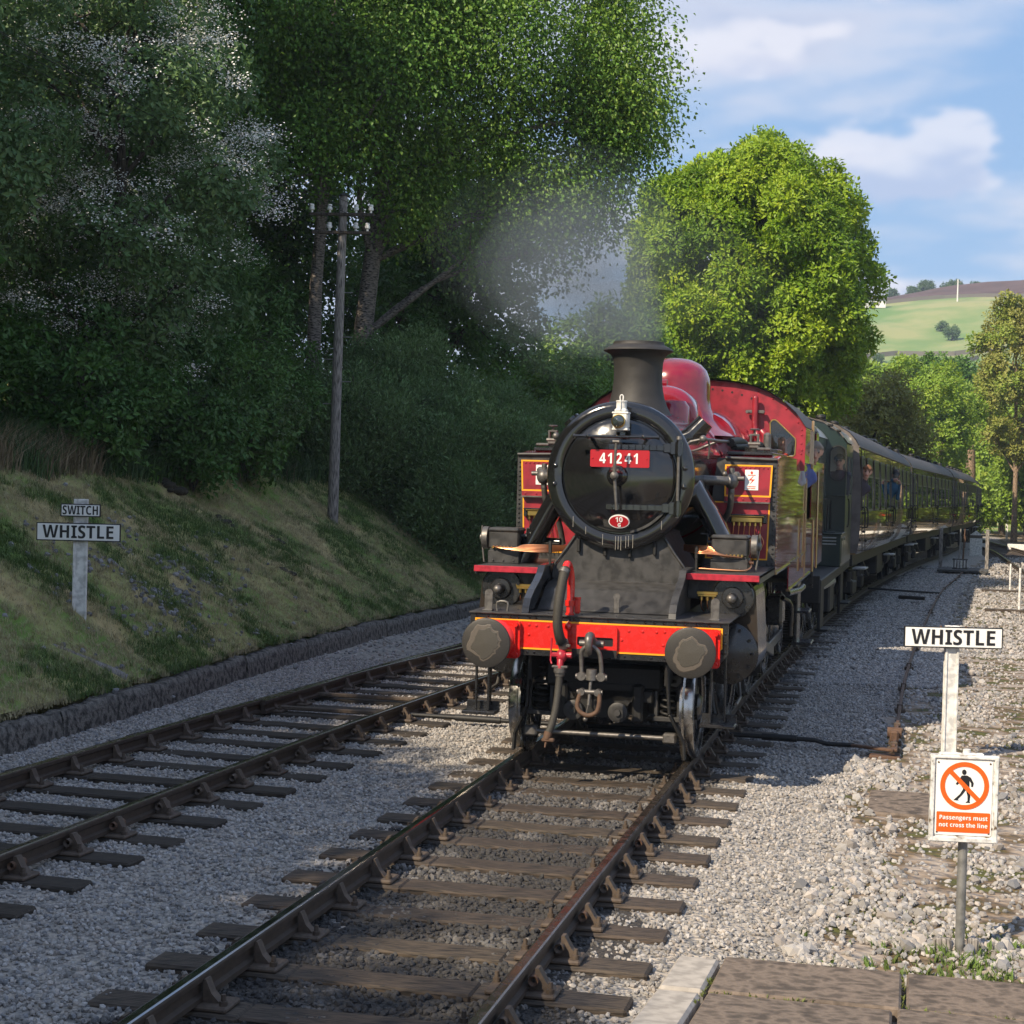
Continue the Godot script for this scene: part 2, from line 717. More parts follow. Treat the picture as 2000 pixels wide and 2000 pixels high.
func make_materials() -> void:
	sans = SystemFont.new()
	sans.font_names = PackedStringArray(["Droid Sans"])
	sans_bold = SystemFont.new()
	sans_bold.font_names = PackedStringArray(["Droid Sans"])
	sans_bold.font_weight = 700
	var W := Color(1, 1, 1)
	var g := func(a: float) -> Color: return Color(a, a, a)
	var grime := noise_tex(0.012, 5, [[0.25, g.call(0.84)], [0.5, g.call(0.95)], [0.7, W]])
	var specks := noise_tex(0.06, 4, [[0.3, g.call(0.74)], [0.5, g.call(0.94)], [0.8, W]], 512, FastNoiseLite.TYPE_SIMPLEX_SMOOTH, 9)
	var rough_t := noise_tex(0.015, 4, [[0.3, g.call(0.55)], [0.7, W]], 512, FastNoiseLite.TYPE_SIMPLEX_SMOOTH, 3)
	var fine_bump := relief_tex(0.05, 4, FastNoiseLite.TYPE_SIMPLEX_SMOOTH, 5, 3.0)
	var pebble := noise_tex(0.07, 2, [[0.0, g.call(0.5)], [0.35, g.call(0.8)], [0.6, Color(1, 0.97, 0.93)], [1.0, g.call(0.72)]], 512, FastNoiseLite.TYPE_CELLULAR, 4)
	var pebble_bump := relief_tex(0.07, 2, FastNoiseLite.TYPE_CELLULAR, 4, 9.0)
	var grain := noise_tex(0.02, 5, [[0.25, g.call(0.42)], [0.45, g.call(0.8)], [0.65, W]], 512, FastNoiseLite.TYPE_SIMPLEX_SMOOTH, 14)
	var turf := noise_tex(0.006, 5, [[0.3, Color(0.40, 0.52, 0.22)], [0.48, Color(0.52, 0.57, 0.32)], [0.6, Color(0.73, 0.67, 0.48)], [0.8, Color(0.62, 0.57, 0.40)]], 1024, FastNoiseLite.TYPE_SIMPLEX_SMOOTH, 21)
	var dirt := noise_tex(0.008, 6, [[0.25, Color(0.36, 0.38, 0.16)], [0.42, Color(0.45, 0.38, 0.28)], [0.55, Color(0.62, 0.56, 0.50)], [0.75, Color(0.74, 0.70, 0.66)]], 1024, FastNoiseLite.TYPE_SIMPLEX_SMOOTH, 8)
	M.crimson = mat(Color(0.29, 0.006, 0.020), 0.22, 0.0, {"coat": 1.0, "coat_rough": 0.03, "tex": grime, "scale": 0.6})
	M.crimson_old = mat(Color(0.30, 0.014, 0.028), 0.42, 0.0, {"tex": grime, "scale": 0.9, "coat": 0.35, "coat_rough": 0.25})
	M.maroon = mat(Color(0.36, 0.235, 0.115), 0.12, 0.4, {"coat": 1.0, "coat_rough": 0.02, "spec": 0.9})
	M.signal_red = mat(Color(0.60, 0.018, 0.014), 0.34, 0.0, {"rough_tex": rough_t, "scale": 1.5, "coat": 0.4, "coat_rough": 0.15})
	M.plate_red = mat(Color(0.38, 0.012, 0.02), 0.3)
	M.strip_red = mat(Color(0.42, 0.02, 0.04), 0.4, 0.0, {"tex": grime, "scale": 2.0})
	M.yellow = mat(Color(0.78, 0.36, 0.015), 0.4)
	M.black = mat(Color(0.016, 0.016, 0.017), 0.38, 0.0, {"coat": 0.4, "coat_rough": 0.2, "rough_tex": rough_t, "scale": 1.2})
	M.gloss = mat(Color(0.009, 0.009, 0.010), 0.16, 0.0, {"coat": 0.8, "coat_rough": 0.08, "rough_tex": rough_t, "scale": 1.3})
	M.soot = mat(Color(0.028, 0.026, 0.025), 0.62, 0.0, {"tex": grime, "scale": 1.2, "relief": fine_bump, "relief_depth": 0.15})
	M.dark = mat(Color(0.046, 0.045, 0.045), 0.5, 0.0, {"tex": noise_tex(0.012, 6, [[0.25, g.call(0.62)], [0.5, g.call(0.88)], [0.75, W]], 512, FastNoiseLite.TYPE_SIMPLEX_SMOOTH, 57), "scale": 1.1, "coat": 0.15, "coat_rough": 0.4})
	M.under = mat(Color(0.012, 0.0115, 0.011), 0.6, 0.0, {"tex": specks, "scale": 1.0})
	M.steel = mat(Color(0.46, 0.45, 0.43), 0.28, 1.0, {"rough_tex": rough_t, "scale": 2.0})
	M.dull_steel = mat(Color(0.17, 0.16, 0.15), 0.45, 0.6, {"tex": grime, "scale": 3.0})
	M.casing = mat(Color(0.045, 0.036, 0.03), 0.16, 0.3, {"rough_tex": rough_t, "scale": 1.0})
	M.copper = mat(Color(0.72, 0.33, 0.17), 0.3, 1.0)
	M.brass = mat(Color(0.62, 0.42, 0.13), 0.3, 1.0)
	M.white = mat(Color(0.78, 0.77, 0.74), 0.45, 0.0, {"tex": grime, "scale": 1.6})
	M.sign_white = mat(Color(0.82, 0.82, 0.80), 0.35)
	M.lens = mat(Color(0.03, 0.04, 0.04), 0.03, 0.0, {"spec": 1.0, "coat": 1.0, "coat_rough": 0.02})
	M.print_black = mat(Color(0.012, 0.012, 0.014), 0.45)
	M.print_white = mat(Color(0.8, 0.8, 0.79), 0.45)
	M.print_red = mat(Color(0.62, 0.05, 0.012), 0.45)
	M.orange = mat(Color(0.72, 0.11, 0.008), 0.42)
	M.rubber = mat(Color(0.045, 0.042, 0.036), 0.7, 0.0, {"tex": specks, "scale": 2.0})
	M.grease = mat(Color(0.085, 0.078, 0.066), 0.3, 0.0, {"tex": specks, "scale": 5.0, "relief": fine_bump, "relief_depth": 0.8})
	M.old_grease = mat(Color(0.115, 0.097, 0.08), 0.6, 0.0, {"tex": specks, "scale": 5.0})
	M.buffer = mat(Color(0.048, 0.045, 0.042), 0.5, 0.25, {"tex": specks, "scale": 3.0})
	M.rail_side = mat(Color(0.062, 0.043, 0.03), 0.7, 0.1, {"tex": grime, "scale": 1.5, "world": true})
	M.rail_top = mat(Color(0.33, 0.33, 0.33), 0.2, 1.0, {"rough_tex": rough_t, "scale": 0.8})
	M.rail_rusty = mat(Color(0.20, 0.165, 0.135), 0.3, 0.9, {"rough_tex": rough_t, "scale": 0.8})
	M.chair = mat(Color(0.088, 0.063, 0.045), 0.72, 0.0, {"tex": grime, "scale": 3.0})
	M.rust = mat(Color(0.11, 0.06, 0.036), 0.75, 0.0, {"tex": grime, "scale": 3.0})
	M.sleeper = mat(Color(0.080, 0.060, 0.043), 0.8, 0.0, {"vc": true, "tex": grain, "scale": Vector3(0.5, 6.0, 6.0), "relief": relief_tex(0.02, 4, FastNoiseLite.TYPE_SIMPLEX_SMOOTH, 14, 6.0), "relief_depth": 0.7})
	M.stone = mat(Color(1, 1, 1), 0.85, 0.0, {"vc": true, "tex": specks, "scale": 4.0})
	M.gravel = mat(Color(0.42, 0.40, 0.375), 0.9, 0.0, {"tex": pebble, "scale": 0.55, "world": true, "relief": pebble_bump, "relief_depth": 1.0})
	M.cinder = mat(Color(0.055, 0.05, 0.046), 0.85, 0.0, {"tex": pebble, "scale": 0.9, "world": true, "relief": pebble_bump, "relief_depth": 1.0})
	M.dirt = mat(Color(0.62, 0.60, 0.58), 0.92, 0.0, {"tex": dirt, "scale": 0.21, "world": true, "relief": pebble_bump, "relief_depth": 0.7})
	M.turf = mat(Color(0.95, 0.93, 0.9), 0.95, 0.0, {"tex": turf, "scale": 0.09, "world": true, "relief": fine_bump, "relief_depth": 1.0})
	M.earth = mat(Color(0.05, 0.045, 0.03), 0.95, 0.0, {"tex": specks, "scale": 0.4, "world": true})
	M.meadow = mat(Color(0.72, 0.78, 0.55), 0.95, 0.0, {"tex": turf, "scale": 0.011, "world": true})
	M.concrete = mat(Color(0.165, 0.155, 0.145), 0.9, 0.0, {"tex": grime, "scale": 0.8, "world": true, "relief": fine_bump, "relief_depth": 0.8})
	M.kerb = mat(Color(0.17, 0.155, 0.135), 0.92, 0.0, {"tex": grain, "scale": 0.9, "world": true, "relief": pebble_bump, "relief_depth": 0.8})
	M.slab = mat(Color(0.20, 0.155, 0.12), 0.9, 0.0, {"tex": noise_tex(0.012, 6, [[0.2, g.call(0.6)], [0.42, g.call(0.86)], [0.55, W], [0.68, g.call(0.86)], [0.8, g.call(0.7)]], 512, FastNoiseLite.TYPE_SIMPLEX_SMOOTH, 52), "scale": 0.8, "world": true, "relief": fine_bump, "relief_depth": 0.5})
	M.edge_white = mat(Color(0.44, 0.40, 0.35), 0.85, 0.0, {"tex": grime, "scale": 1.2, "world": true})
	M.timber = mat(Color(0.30, 0.275, 0.25), 0.85, 0.0, {"tex": grain, "scale": Vector3(5, 0.4, 5)})
	M.plank = mat(Color(0.085, 0.085, 0.085), 0.85, 0.0, {"tex": grain, "scale": Vector3(0.6, 5, 5)})
	M.bark = mat(Color(0.075, 0.06, 0.045), 0.9, 0.0, {"tex": grain, "scale": Vector3(3, 0.5, 3), "relief": fine_bump, "relief_depth": 1.0})
	M.birch = mat(Color(0.22, 0.19, 0.165), 0.8, 0.0, {"tex": noise_tex(0.02, 4, [[0.3, g.call(0.25)], [0.42, g.call(0.75)], [0.6, W]], 512, FastNoiseLite.TYPE_SIMPLEX_SMOOTH, 44), "scale": Vector3(0.8, 2.2, 0.8)})
	M.leaf = mat(Color(1, 1, 1), 0.5, 0.0, {"vc": true, "glow": Color(0.75, 0.75, 0.75), "spec": 0.45})
	M.blade = mat(Color(1, 1, 1), 0.65, 0.0, {"vc": true, "glow": Color(0.4, 0.4, 0.4)})
	M.petal = mat(Color(0.86, 0.86, 0.84), 0.6, 0.0, {"glow": Color(0.5, 0.5, 0.5)})
	M.green = mat(Color(0.012, 0.026, 0.022), 0.3, 0.0, {"coat": 0.7, "coat_rough": 0.1})
	M.roof_grey = mat(Color(0.30, 0.32, 0.31), 0.5, 0.0, {"tex": grime, "scale": 0.6})
	M.roof = mat(Color(0.062, 0.053, 0.048), 0.62, 0.0, {"tex": grime, "scale": 0.35})
	M.coach_end = mat(Color(0.15, 0.13, 0.12), 0.7, 0.0, {"tex": grime, "scale": 0.5})
	M.pane_dark = mat(Color(0.55, 0.56, 0.55), 0.03, 0.9, {"spec": 0.8, "coat": 1.0, "coat_rough": 0.0})
	M.glass = mat(Color(0.2, 0.22, 0.2), 0.02)
	M.glass.albedo_color.a = 0.03
	M.glass.transparency = BaseMaterial3D.TRANSPARENCY_ALPHA
	M.cab_paint = mat(Color(0.10, 0.115, 0.09), 0.6)
	M.skin = mat(Color(0.46, 0.25, 0.18), 0.55, 0.0, {"vc": true})
	M.cloth = mat(Color(1, 1, 1), 0.85, 0.0, {"vc": true})
	M.galv = mat(Color(0.32, 0.32, 0.31), 0.42, 0.5, {"tex": grime, "scale": 2.0})
	M.paint_flaky = mat(Color(0.74, 0.74, 0.72), 0.6, 0.0, {"tex": noise_tex(0.02, 5, [[0.2, Color(0.45, 0.38, 0.3)], [0.27, g.call(0.82)], [0.5, g.call(0.93)], [0.7, W]], 512, FastNoiseLite.TYPE_SIMPLEX_SMOOTH, 77), "scale": 1.2})
	M.moor = mat(Color(0.095, 0.055, 0.048), 0.95, 0.0, {"tex": grime, "scale": 0.01, "world": true})
	M.drystone = mat(Color(0.13, 0.12, 0.105), 0.95)
	M.porcelain = mat(Color(0.7, 0.7, 0.68), 0.25)
	M.bole = mat(Color(0.34, 0.24, 0.16), 0.85, 0.0, {"tex": grain, "scale": Vector3(3, 0.5, 3)})
	M.field = mat(Color(0.30, 0.35, 0.23), 0.95, 0.0, {"tex": noise_tex(0.008, 5, [[0.3, Color(0.62, 0.78, 0.5)], [0.5, Color(0.78, 0.84, 0.62)], [0.7, Color(0.95, 0.9, 0.74)]], 512, FastNoiseLite.TYPE_SIMPLEX_SMOOTH, 61), "scale": 0.006, "world": true})
	M.cream = mat(Color(0.36, 0.35, 0.31), 0.6)
	M.ash = mat(Color(0.30, 0.28, 0.25), 0.8)
	M.grass_far = mat(Color(0.85, 0.9, 0.75), 0.95, 0.0, {"vc": true})


# ---------------------------------------------------------------- setting
func sheet(called: String, xs: Callable, zs: Array, hy: Callable, m: Material) -> MeshInstance3D:
	var b := B.new()
	var rows := []
	for z in zs:
		var row := PackedVector3Array()
		for x in xs.call(z):
			row.push_back(Vector3(x, hy.call(x, z), z))
		rows.append(row)
	b.skin(rows)
	var o := put(called, b, m)
	o.set_meta("kind", "structure")
	return o


func steps(a: float, b: float, n: int, bend := 1.0) -> Array:
	var o := []
	for i in n + 1:
		o.append(lerpf(a, b, pow(float(i) / n, bend)))
	return o


func yard_edge(z: float) -> float:
	var e := 2.35 + wob.get_noise_2d(z * 12.0, 50.0) * 0.5
	return e + main_x(z) + smoothstep(-2.0, -14.0, z) * 0.3


func make_ground() -> void:
	sheet("ground", func(_z): return [-1600, -300, -60, -20, 0, 14, 40, 200, 1600], [60, 24, 0, -60, -130, -300, -1500, -2400], func(x, z): return slope(maxf(z, -300.0)) - 0.55 - (0.0 if absf(x) < 100 else 0.5), M.meadow)
	sheet("gravel", func(z): return steps(wall_x(z) - 0.1, yard_edge(z), 34), steps(24, -132, 420), func(x, z): return ground_y(x, z), M.gravel)
	sheet("yard", func(z): return steps(yard_edge(z) - 0.05, 16.0, 24, 1.6), steps(24, -132, 300), func(x, z): return ground_y(x, z) + 0.004 + wob.get_noise_2d(x * 7.0, z * 7.0 + 90.0) * 0.02, M.dirt)
	var bed := func(z: float) -> Array:
		var l := main_x(z) - 1.0 + wob.get_noise_2d(z * 18.0, 5.0) * 0.35
		var r := main_x(z) + 1.05 + wob.get_noise_2d(z * 18.0, 25.0) * 0.3
		return steps(l, r, 12)
	sheet("track_bed", bed, steps(24, -30, 160), func(x, z): return ground_y(x, z) + 0.004, M.cinder)


func side(f: Callable, z: float) -> Vector3:
	var d: float = f.call(z - 0.05) - f.call(z + 0.05)
	return Vector3(0.1, 0, d).normalized()    # to the right of travel away from the camera, x with growing z


# bullhead rail swept along a line; f gives the track's middle
func rail(track: Node3D, f: Callable, off: float, z0: float, z1: float, top: Material, cant := 0.0) -> void:
	var b := B.new()
	var hd := B.new()
	var prof := [Vector2(-0.032, -0.006), Vector2(-0.036, -0.016), Vector2(-0.034, -0.042), Vector2(-0.010, -0.056), Vector2(-0.0095, -0.105), Vector2(-0.033, -0.118), Vector2(-0.033, -0.145), Vector2(0.033, -0.145), Vector2(0.033, -0.118), Vector2(0.0095, -0.105), Vector2(0.010, -0.056), Vector2(0.034, -0.042), Vector2(0.036, -0.016), Vector2(0.032, -0.006)]
	var n := int(ceil((z0 - z1) / 0.8))
	var last := []
	var lasth := []
	for i in n + 1:
		var z := lerpf(z0, z1, float(i) / n)
		var r := side(f, z)
		var o := Vector3(f.call(z), slope(z) + cant, z) + r * off
		var ring := []
		for q in prof:
			ring.append(o + r * q.x + Vector3.UP * q.y)
		var h := [o - r * 0.0318 + Vector3.DOWN * 0.0058, o - r * 0.022 + Vector3.DOWN * 0.0008, o + r * 0.022 + Vector3.DOWN * 0.0008, o + r * 0.0318 + Vector3.DOWN * 0.0058]
		if i > 0:
			for j in prof.size() - 1:
				b.quad(last[j + 1], last[j], ring[j], ring[j + 1])
			for j in 3:
				hd.quad(lasth[j], lasth[j + 1], h[j + 1], h[j])
		else:
			for j in range(1, prof.size() - 1):
				b.tri(ring[0], ring[j], ring[j + 1])
		last = ring
		lasth = h
	var o := put("rail", b, M.rail_side, track)
	put("running_surface", hd, top, o)


func sleeper_meshes(n: int, half: float, dark: float, ends: float) -> Array:
	var o := []
	for k in n:
		var b := B.new()
		var s := 0.82 + 0.36 * rng.randf()
		b.tint = Color(s * dark, s * dark * rng.randf_range(0.95, 1.02), s * dark * rng.randf_range(0.9, 1.0))
		b.box(Vector3(0, -0.08, 0), Vector3(1.0, 0.16, 0.245), 0.012)
		# worn, lighter ends
		b.tint = b.tint * ends
		b.box(Vector3(-half + (half - 0.5) * 0.5, -0.081, 0.0), Vector3(half - 0.5, 0.162, 0.246), 0.014)
		b.box(Vector3(half - (half - 0.5) * 0.5, -0.081, 0.0), Vector3(half - 0.5, 0.162, 0.246), 0.014)
		o.append(b.mesh())
	return o


# cast chair with its two bolts; the key side is +x
func chair_mesh() -> ArrayMesh:
	var b := B.new()
	b.box(Vector3(0, 0.014, 0), Vector3(0.37, 0.03, 0.20), 0.010)
	for s in [-1.0, 1.0]:
		var out := 0.115 if s > 0 else 0.07
		var p := v2([[0.034 * s, 0.03], [(out + 0.055) * s, 0.03], [(out + 0.01) * s, 0.075], [(0.05 if s < 0 else 0.085) * s, 0.142], [(0.038 if s < 0 else 0.066) * s, 0.142], [(0.036 if s < 0 else 0.064) * s, 0.06], [0.034 * s, 0.05]])
		b.prism(p, 0.062, -0.031)
		b.cyl(Vector3(0.155 * s, 0.02, 0.055 * s), Vector3(0.155 * s, 0.052, 0.055 * s), 0.022, 0.022, 6)
		b.cyl(Vector3(0.155 * s, 0.05, 0.055 * s), Vector3(0.155 * s, 0.085, 0.055 * s), 0.014, 0.012, 6)
	return b.mesh()


# coiled spring key driven between rail and chair
func key_mesh() -> ArrayMesh:
	var b := B.new()
	b.cyl(Vector3(0, 0, -0.075), Vector3(0, 0, 0.075), 0.03, 0.027, 10, false)
	b.cyl(Vector3(0, 0, 0.075), Vector3(0, 0, 0.06), 0.027, 0.012, 10, false)
	b.cyl(Vector3(0, 0, -0.06), Vector3(0, 0, -0.075), 0.012, 0.03, 10, false)
	return b.mesh()


func lay_track(called: String, label: String, f: Callable, spots: Array, z0: float, z1: float, dark: float, ends: float, near_chairs: float, top_l: Material, top_r: Material) -> Node3D:
	var tr := thing(called, label, "railway track")
	rail(tr, f, -0.7525, z0, z1, top_l)
	rail(tr, f, 0.7525, z0, z1, top_r)
	var ms := sleeper_meshes(5, 1.31, dark, ends)
	var ch := chair_mesh()
	var ky := key_mesh()
	for z: float in spots:
		var s := put("sleeper", ms[rng.randi() % 5], M.sleeper, tr)
		var r := side(f, z)
		var turn := Basis(r, Vector3.UP, r.cross(Vector3.UP))
		s.transform = Transform3D(turn * Basis(Vector3.UP, rng.randf_range(-0.012, 0.012)), Vector3(f.call(z), slope(z) - 0.168 + rng.randf_range(-0.006, 0.006), z))
		if z > near_chairs:
			for sd in [-1.0, 1.0]:
				var c := put("chair", ch, M.chair, s)
				c.transform = Transform3D(Basis(Vector3.UP, 0.0 if sd > 0 else PI), Vector3(0.7525 * sd, 0.0, 0))
				var k := put("key", ky, M.rust if rng.randf() < 0.25 else M.chair, s)
				k.position = Vector3((0.7525 + 0.062) * sd, 0.083, rng.randf_range(-0.02, 0.02))
	return tr


func make_tracks() -> void:
	var spots := []
	for i in range(-62, 19):
		spots.append(0.06 + 0.667 * i + rng.randf_range(-0.03, 0.03))
	lay_track("railway_track", "sooty main track that the red engine stands on, its rails running into the foreground", main_x, spots, 22.0, -128.0, 0.95, 1.25, -13.0, M.rail_top, M.rail_rusty)
	spots = []
	for i in range(-36, 18):
		spots.append(4.05 - 0.69 * 0.0 + 0.672 * i + rng.randf_range(-0.04, 0.04))
	var tr := lay_track("railway_track", "siding track with dark sleepers in grey ballast beside the grassy bank", siding_x, spots, 22.0, -21.0, 0.55, 1.0, -14.0, M.rail_rusty, M.rail_rusty)
	# the catch point: a second rail that leaves the siding towards the bank
	var stray := func(z: float) -> float: return lerpf(-4.10, -3.82, (-3.1 - z) / 6.6)
	rail(tr, stray, 0.0, -3.1, -10.6, M.rail_rusty, -0.004)
	var st := B.new()
	st.box(Vector3(-3.37, -0.12, -3.42), Vector3(1.45, 0.045, 0.06), 0.01)
	st.box(Vector3(-3.35, -0.12, -4.6), Vector3(1.45, 0.045, 0.06), 0.01)
	put("stretcher_bar", st, M.chair, tr)
	spots = []
	for i in 90:
		spots.append(-18.0 - 1.05 * i)
	lay_track("railway_track", "rusty loop track joining the main line behind the white buffer beam", loop_x, spots, -12.0, -110.0, 0.8, 1.0, 50.0, M.rail_rusty, M.rail_rusty)


func make_wall_and_bank() -> void:
	var w := thing("retaining_wall", "low dark concrete wall holding back the foot of the grassy bank", "wall")
	var z := 20.0
	while z > -60.0:
		var len := rng.randf_range(1.5, 2.6)
		var z1 := z - len
		var b := B.new()
		var gap := rng.randf_range(0.006, 0.03)
		var lean := rng.randf_range(-0.02, 0.03)
		var rows := []
		var k := 16
		for i in k + 1:
			var q := lerpf(z - gap, z1, float(i) / k)
			var x := wall_x(q) + lean
			var jag := wob.get_noise_2d(q * 40.0, 3.0) * 0.045
			var y := slope(q)
			rows.append(PackedVector3Array([Vector3(x + 0.03, y - 0.35, q), Vector3(x + 0.005 + jag * 0.3, y - 0.02 + jag, q), Vector3(x - 0.025, y + 0.06 + jag * 1.4, q), Vector3(x - 0.13, y + 0.075 + jag * 1.3, q), Vector3(x - 0.30, y - 0.05, q)]))
		rows.reverse()
		b.skin(rows)
		for e in [0, rows.size() - 1]:
			var row: PackedVector3Array = rows[e]
			for j in range(1, row.size() - 1):
				b.away([row[0], row[j], row[j + 1]], (rows[0][0] + rows[-1][0]) * 0.5)
		put("concrete_block", b, M.kerb, w)
		z = z1
	var xs := func(zz: float) -> Array:
		var o := []
		for i in 46:
			var t := float(i) / 45.0
			o.append(wall_x(zz) - 0.12 - 5.0 * t - 70.0 * pow(t, 5.0))
		o.reverse()
		return o
	var zs := steps(30, -24, 200)
	zs.append_array(steps(-24.5, -130, 90))
	sheet("bank", xs, zs, func(x, zz): return bank_y(x, zz), M.turf)


func make_platform() -> void:
	# the ramp at the platform's end, laid with worn slabs, white along the edge
	var p := thing("platform_ramp", "worn brown paved ramp at the platform's end with a pale painted edge", "platform")
	var y := func(z: float) -> float: return -0.085 + maxf(0.0, z - 5.0) * 0.108 if z < 13.6 else 0.845
	var rows := [[4.70, 5.50], [5.53, 6.6], [6.63, 7.8], [7.83, 9.0], [9.03, 10.4], [10.43, 11.8], [11.83, 13.4], [13.43, 15.0], [15.03, 17.0], [17.03, 20.0]]
	for i in rows.size():
		var x := 1.70
		var cuts := [2.66, 4.1, 5.6, 7.2] if i % 2 == 0 else [2.62, 3.9, 5.2, 7.2]
		for c: float in cuts:
			var b := B.new()
			var z0: float = rows[i][0] - (x - 1.7) * 0.03
			var z1: float = rows[i][1] - (x - 1.7) * 0.03
			var m := Vector3((x + c) * 0.5, 0, (z0 + z1) * 0.5)
			var lift := rng.randf_range(-0.006, 0.006)
			b.bar(Vector3(m.x, y.call(z0) - 0.06 + lift, z0), Vector3(m.x, y.call(z1) - 0.06 + lift, z1), c - x - 0.025, 0.12, 0.012)
			put("paving_slab", b, M.slab, p)
			x = c
		var e := B.new()
		var a: float = rows[i][0] + 0.05
		e.bar(Vector3(1.575, y.call(a) - 0.075, a), Vector3(1.575, y.call(rows[i][1]) - 0.075, rows[i][1]), 0.225, 0.15, 0.016)
		put("edging_slab", e, M.edge_white, p)
	var f := B.new()
	var side_poly := v2([[-4.9, -0.4], [-4.9, -0.16], [-13.6, 0.75], [-20.0, 0.75], [-20.0, -0.4]])
	f.at(Transform3D(Basis(Vector3(0, 0, -1), Vector3.UP, Vector3.RIGHT), Vector3(1.5, 0, 0)))
	f.prism(side_poly, 5.6)
	put("fill", f, M.concrete, p)


func make_hill() -> void:
	var hy := func(x: float, z: float) -> float:
		var d := clampf((-z - 300.0) / 330.0, 0.0, 1.0)
		var crest := 76.0 + 0.05 * x + sin(x * 0.011) * 4.0
		return -4.5 + crest * (d * d * (3.0 - 2.0 * d) * 0.35 + d * 0.65) + wob.get_noise_2d(x * 0.25, z * 0.25) * 3.0 * d
	sheet("hill", func(_z): return steps(-110, 420, 90), steps(-240, -590, 80), hy, M.field)
	sheet("moorland", func(_z): return steps(-110, 420, 90), steps(-590.0, -760, 50), func(x, z): return hy.call(x, z) + 0.3, M.moor)
	# drystone walls along the fields
	var walls := [[[-30, -470], [-4, -486], [12, -478], [42, -484]], [[-20, -430], [0, -452], [18, -470]], [[-30, -585], [10, -590], [60, -584]], [[4, -432], [20, -420], [46, -424]]]
	for i in walls.size():
		var b := B.new()
		for j in walls[i].size() - 1:
			var a := Vector2(walls[i][j][0], walls[i][j][1])
			var c := Vector2(walls[i][j + 1][0], walls[i][j + 1][1])
			for k in 8:
				var p := a.lerp(c, k / 8.0)
				var q := a.lerp(c, (k + 1.0) / 8.0)
				b.bar(Vector3(p.x, hy.call(p.x, p.y) + 0.4, p.y), Vector3(q.x, hy.call(q.x, q.y) + 0.4, q.y), 0.6, 1.5 + rng.randf() * 0.3)
		var o := put("field_wall", b, M.drystone)
		tag(o, ["drystone wall bending across the middle of the far hillside", "drystone wall climbing the slope below the middle wall", "drystone wall under the brown moor at the hilltop", "low wall above the bright bottom field of the hill"][i], "wall", "walls on the far hillside")
	var pole := thing("utility_pole", "pale pole standing alone high on the far hillside", "pole", Vector3(14.0, hy.call(14.0, -575.0), -575.0))
	var pb := B.new()
	pb.cyl(Vector3(0, -1, 0), Vector3(0, 7.5, 0), 0.28, 0.2, 8)
	put("mast", pb, M.white, pole)
	var arm := B.new()
	arm.box(Vector3(0.3, 6.6, 0), Vector3(1.6, 0.25, 0.25))
	put("crossarm", arm, M.timber, pole)
	var hut := thing("farm_building", "tiny white and dark farm building on the hill beside the oak", "building", Vector3(-13.0, hy.call(-13.0, -572.0), -572.0))
	var hb := B.new()
	hb.box(Vector3(0, 1.2, 0), Vector3(7, 2.6, 4))
	put("wall", hb, M.white, hut)
	var hr := B.new()
	hr.at(Transform3D(Basis(Vector3.BACK, Vector3.UP, Vector3.RIGHT), Vector3(-3.7, 2.5, 0)))
	hr.prism(v2([[-2.4, 0], [2.4, 0], [0, 1.5]]), 7.4)
	put("roof", hr, M.roof, hut)
	var hd := B.new()
	hd.box(Vector3(-0.6, 0.9, 2.02), Vector3(1.1, 1.9, 0.1))
	put("door", hd, M.print_black, hut)


# ---------------------------------------------------------------- the red tank engine
func spoked_wheel(parent: Node, called: String, x: float, z: float, r: float, spokes: int, sd: float) -> void:
	var y := r
	var tyre := B.new()
	var ax := Vector3(sd, 0, 0)
	tyre.lathe([Vector2(r - 0.07, -0.055), Vector2(r + 0.03, -0.05), Vector2(r + 0.028, -0.028), Vector2(r + 0.002, -0.012), Vector2(r - 0.004, 0.06), Vector2(r - 0.012, 0.068), Vector2(r - 0.07, 0.068), Vector2(r - 0.07, -0.055)], Vector3(x, y, z), ax, 48)
	var w := put(called, tyre, M.steel, parent)
	var c := B.new()
	c.lathe([Vector2(r - 0.13, -0.04), Vector2(r - 0.068, -0.045), Vector2(r - 0.068, 0.055), Vector2(r - 0.13, 0.045), Vector2(r - 0.13, -0.04)], Vector3(x, y, z), ax, 40)
	c.lathe([Vector2(0.0, -0.08), Vector2(0.11, -0.08), Vector2(0.12, 0.06), Vector2(0.085, 0.09), Vector2(0.0, 0.09)], Vector3(x, y, z), ax, 24)
	for i in spokes:
		var a := TAU * (i + 0.3) / spokes
		var d := Vector3(0, sin(a), cos(a))
		c.tube([Vector3(x, y, z) + d * 0.1, Vector3(x, y, z) + d * (r - 0.1)], [0.034, 0.024], 6, false)
	put("wheel_centre", c, M.black, w)


func bolt_row(b: B, a: Vector3, e: Vector3, n: int, dir: Vector3, r: float) -> void:
	for i in n:
		b.rivet(a.lerp(e, float(i) / maxi(n - 1, 1)), dir, r)


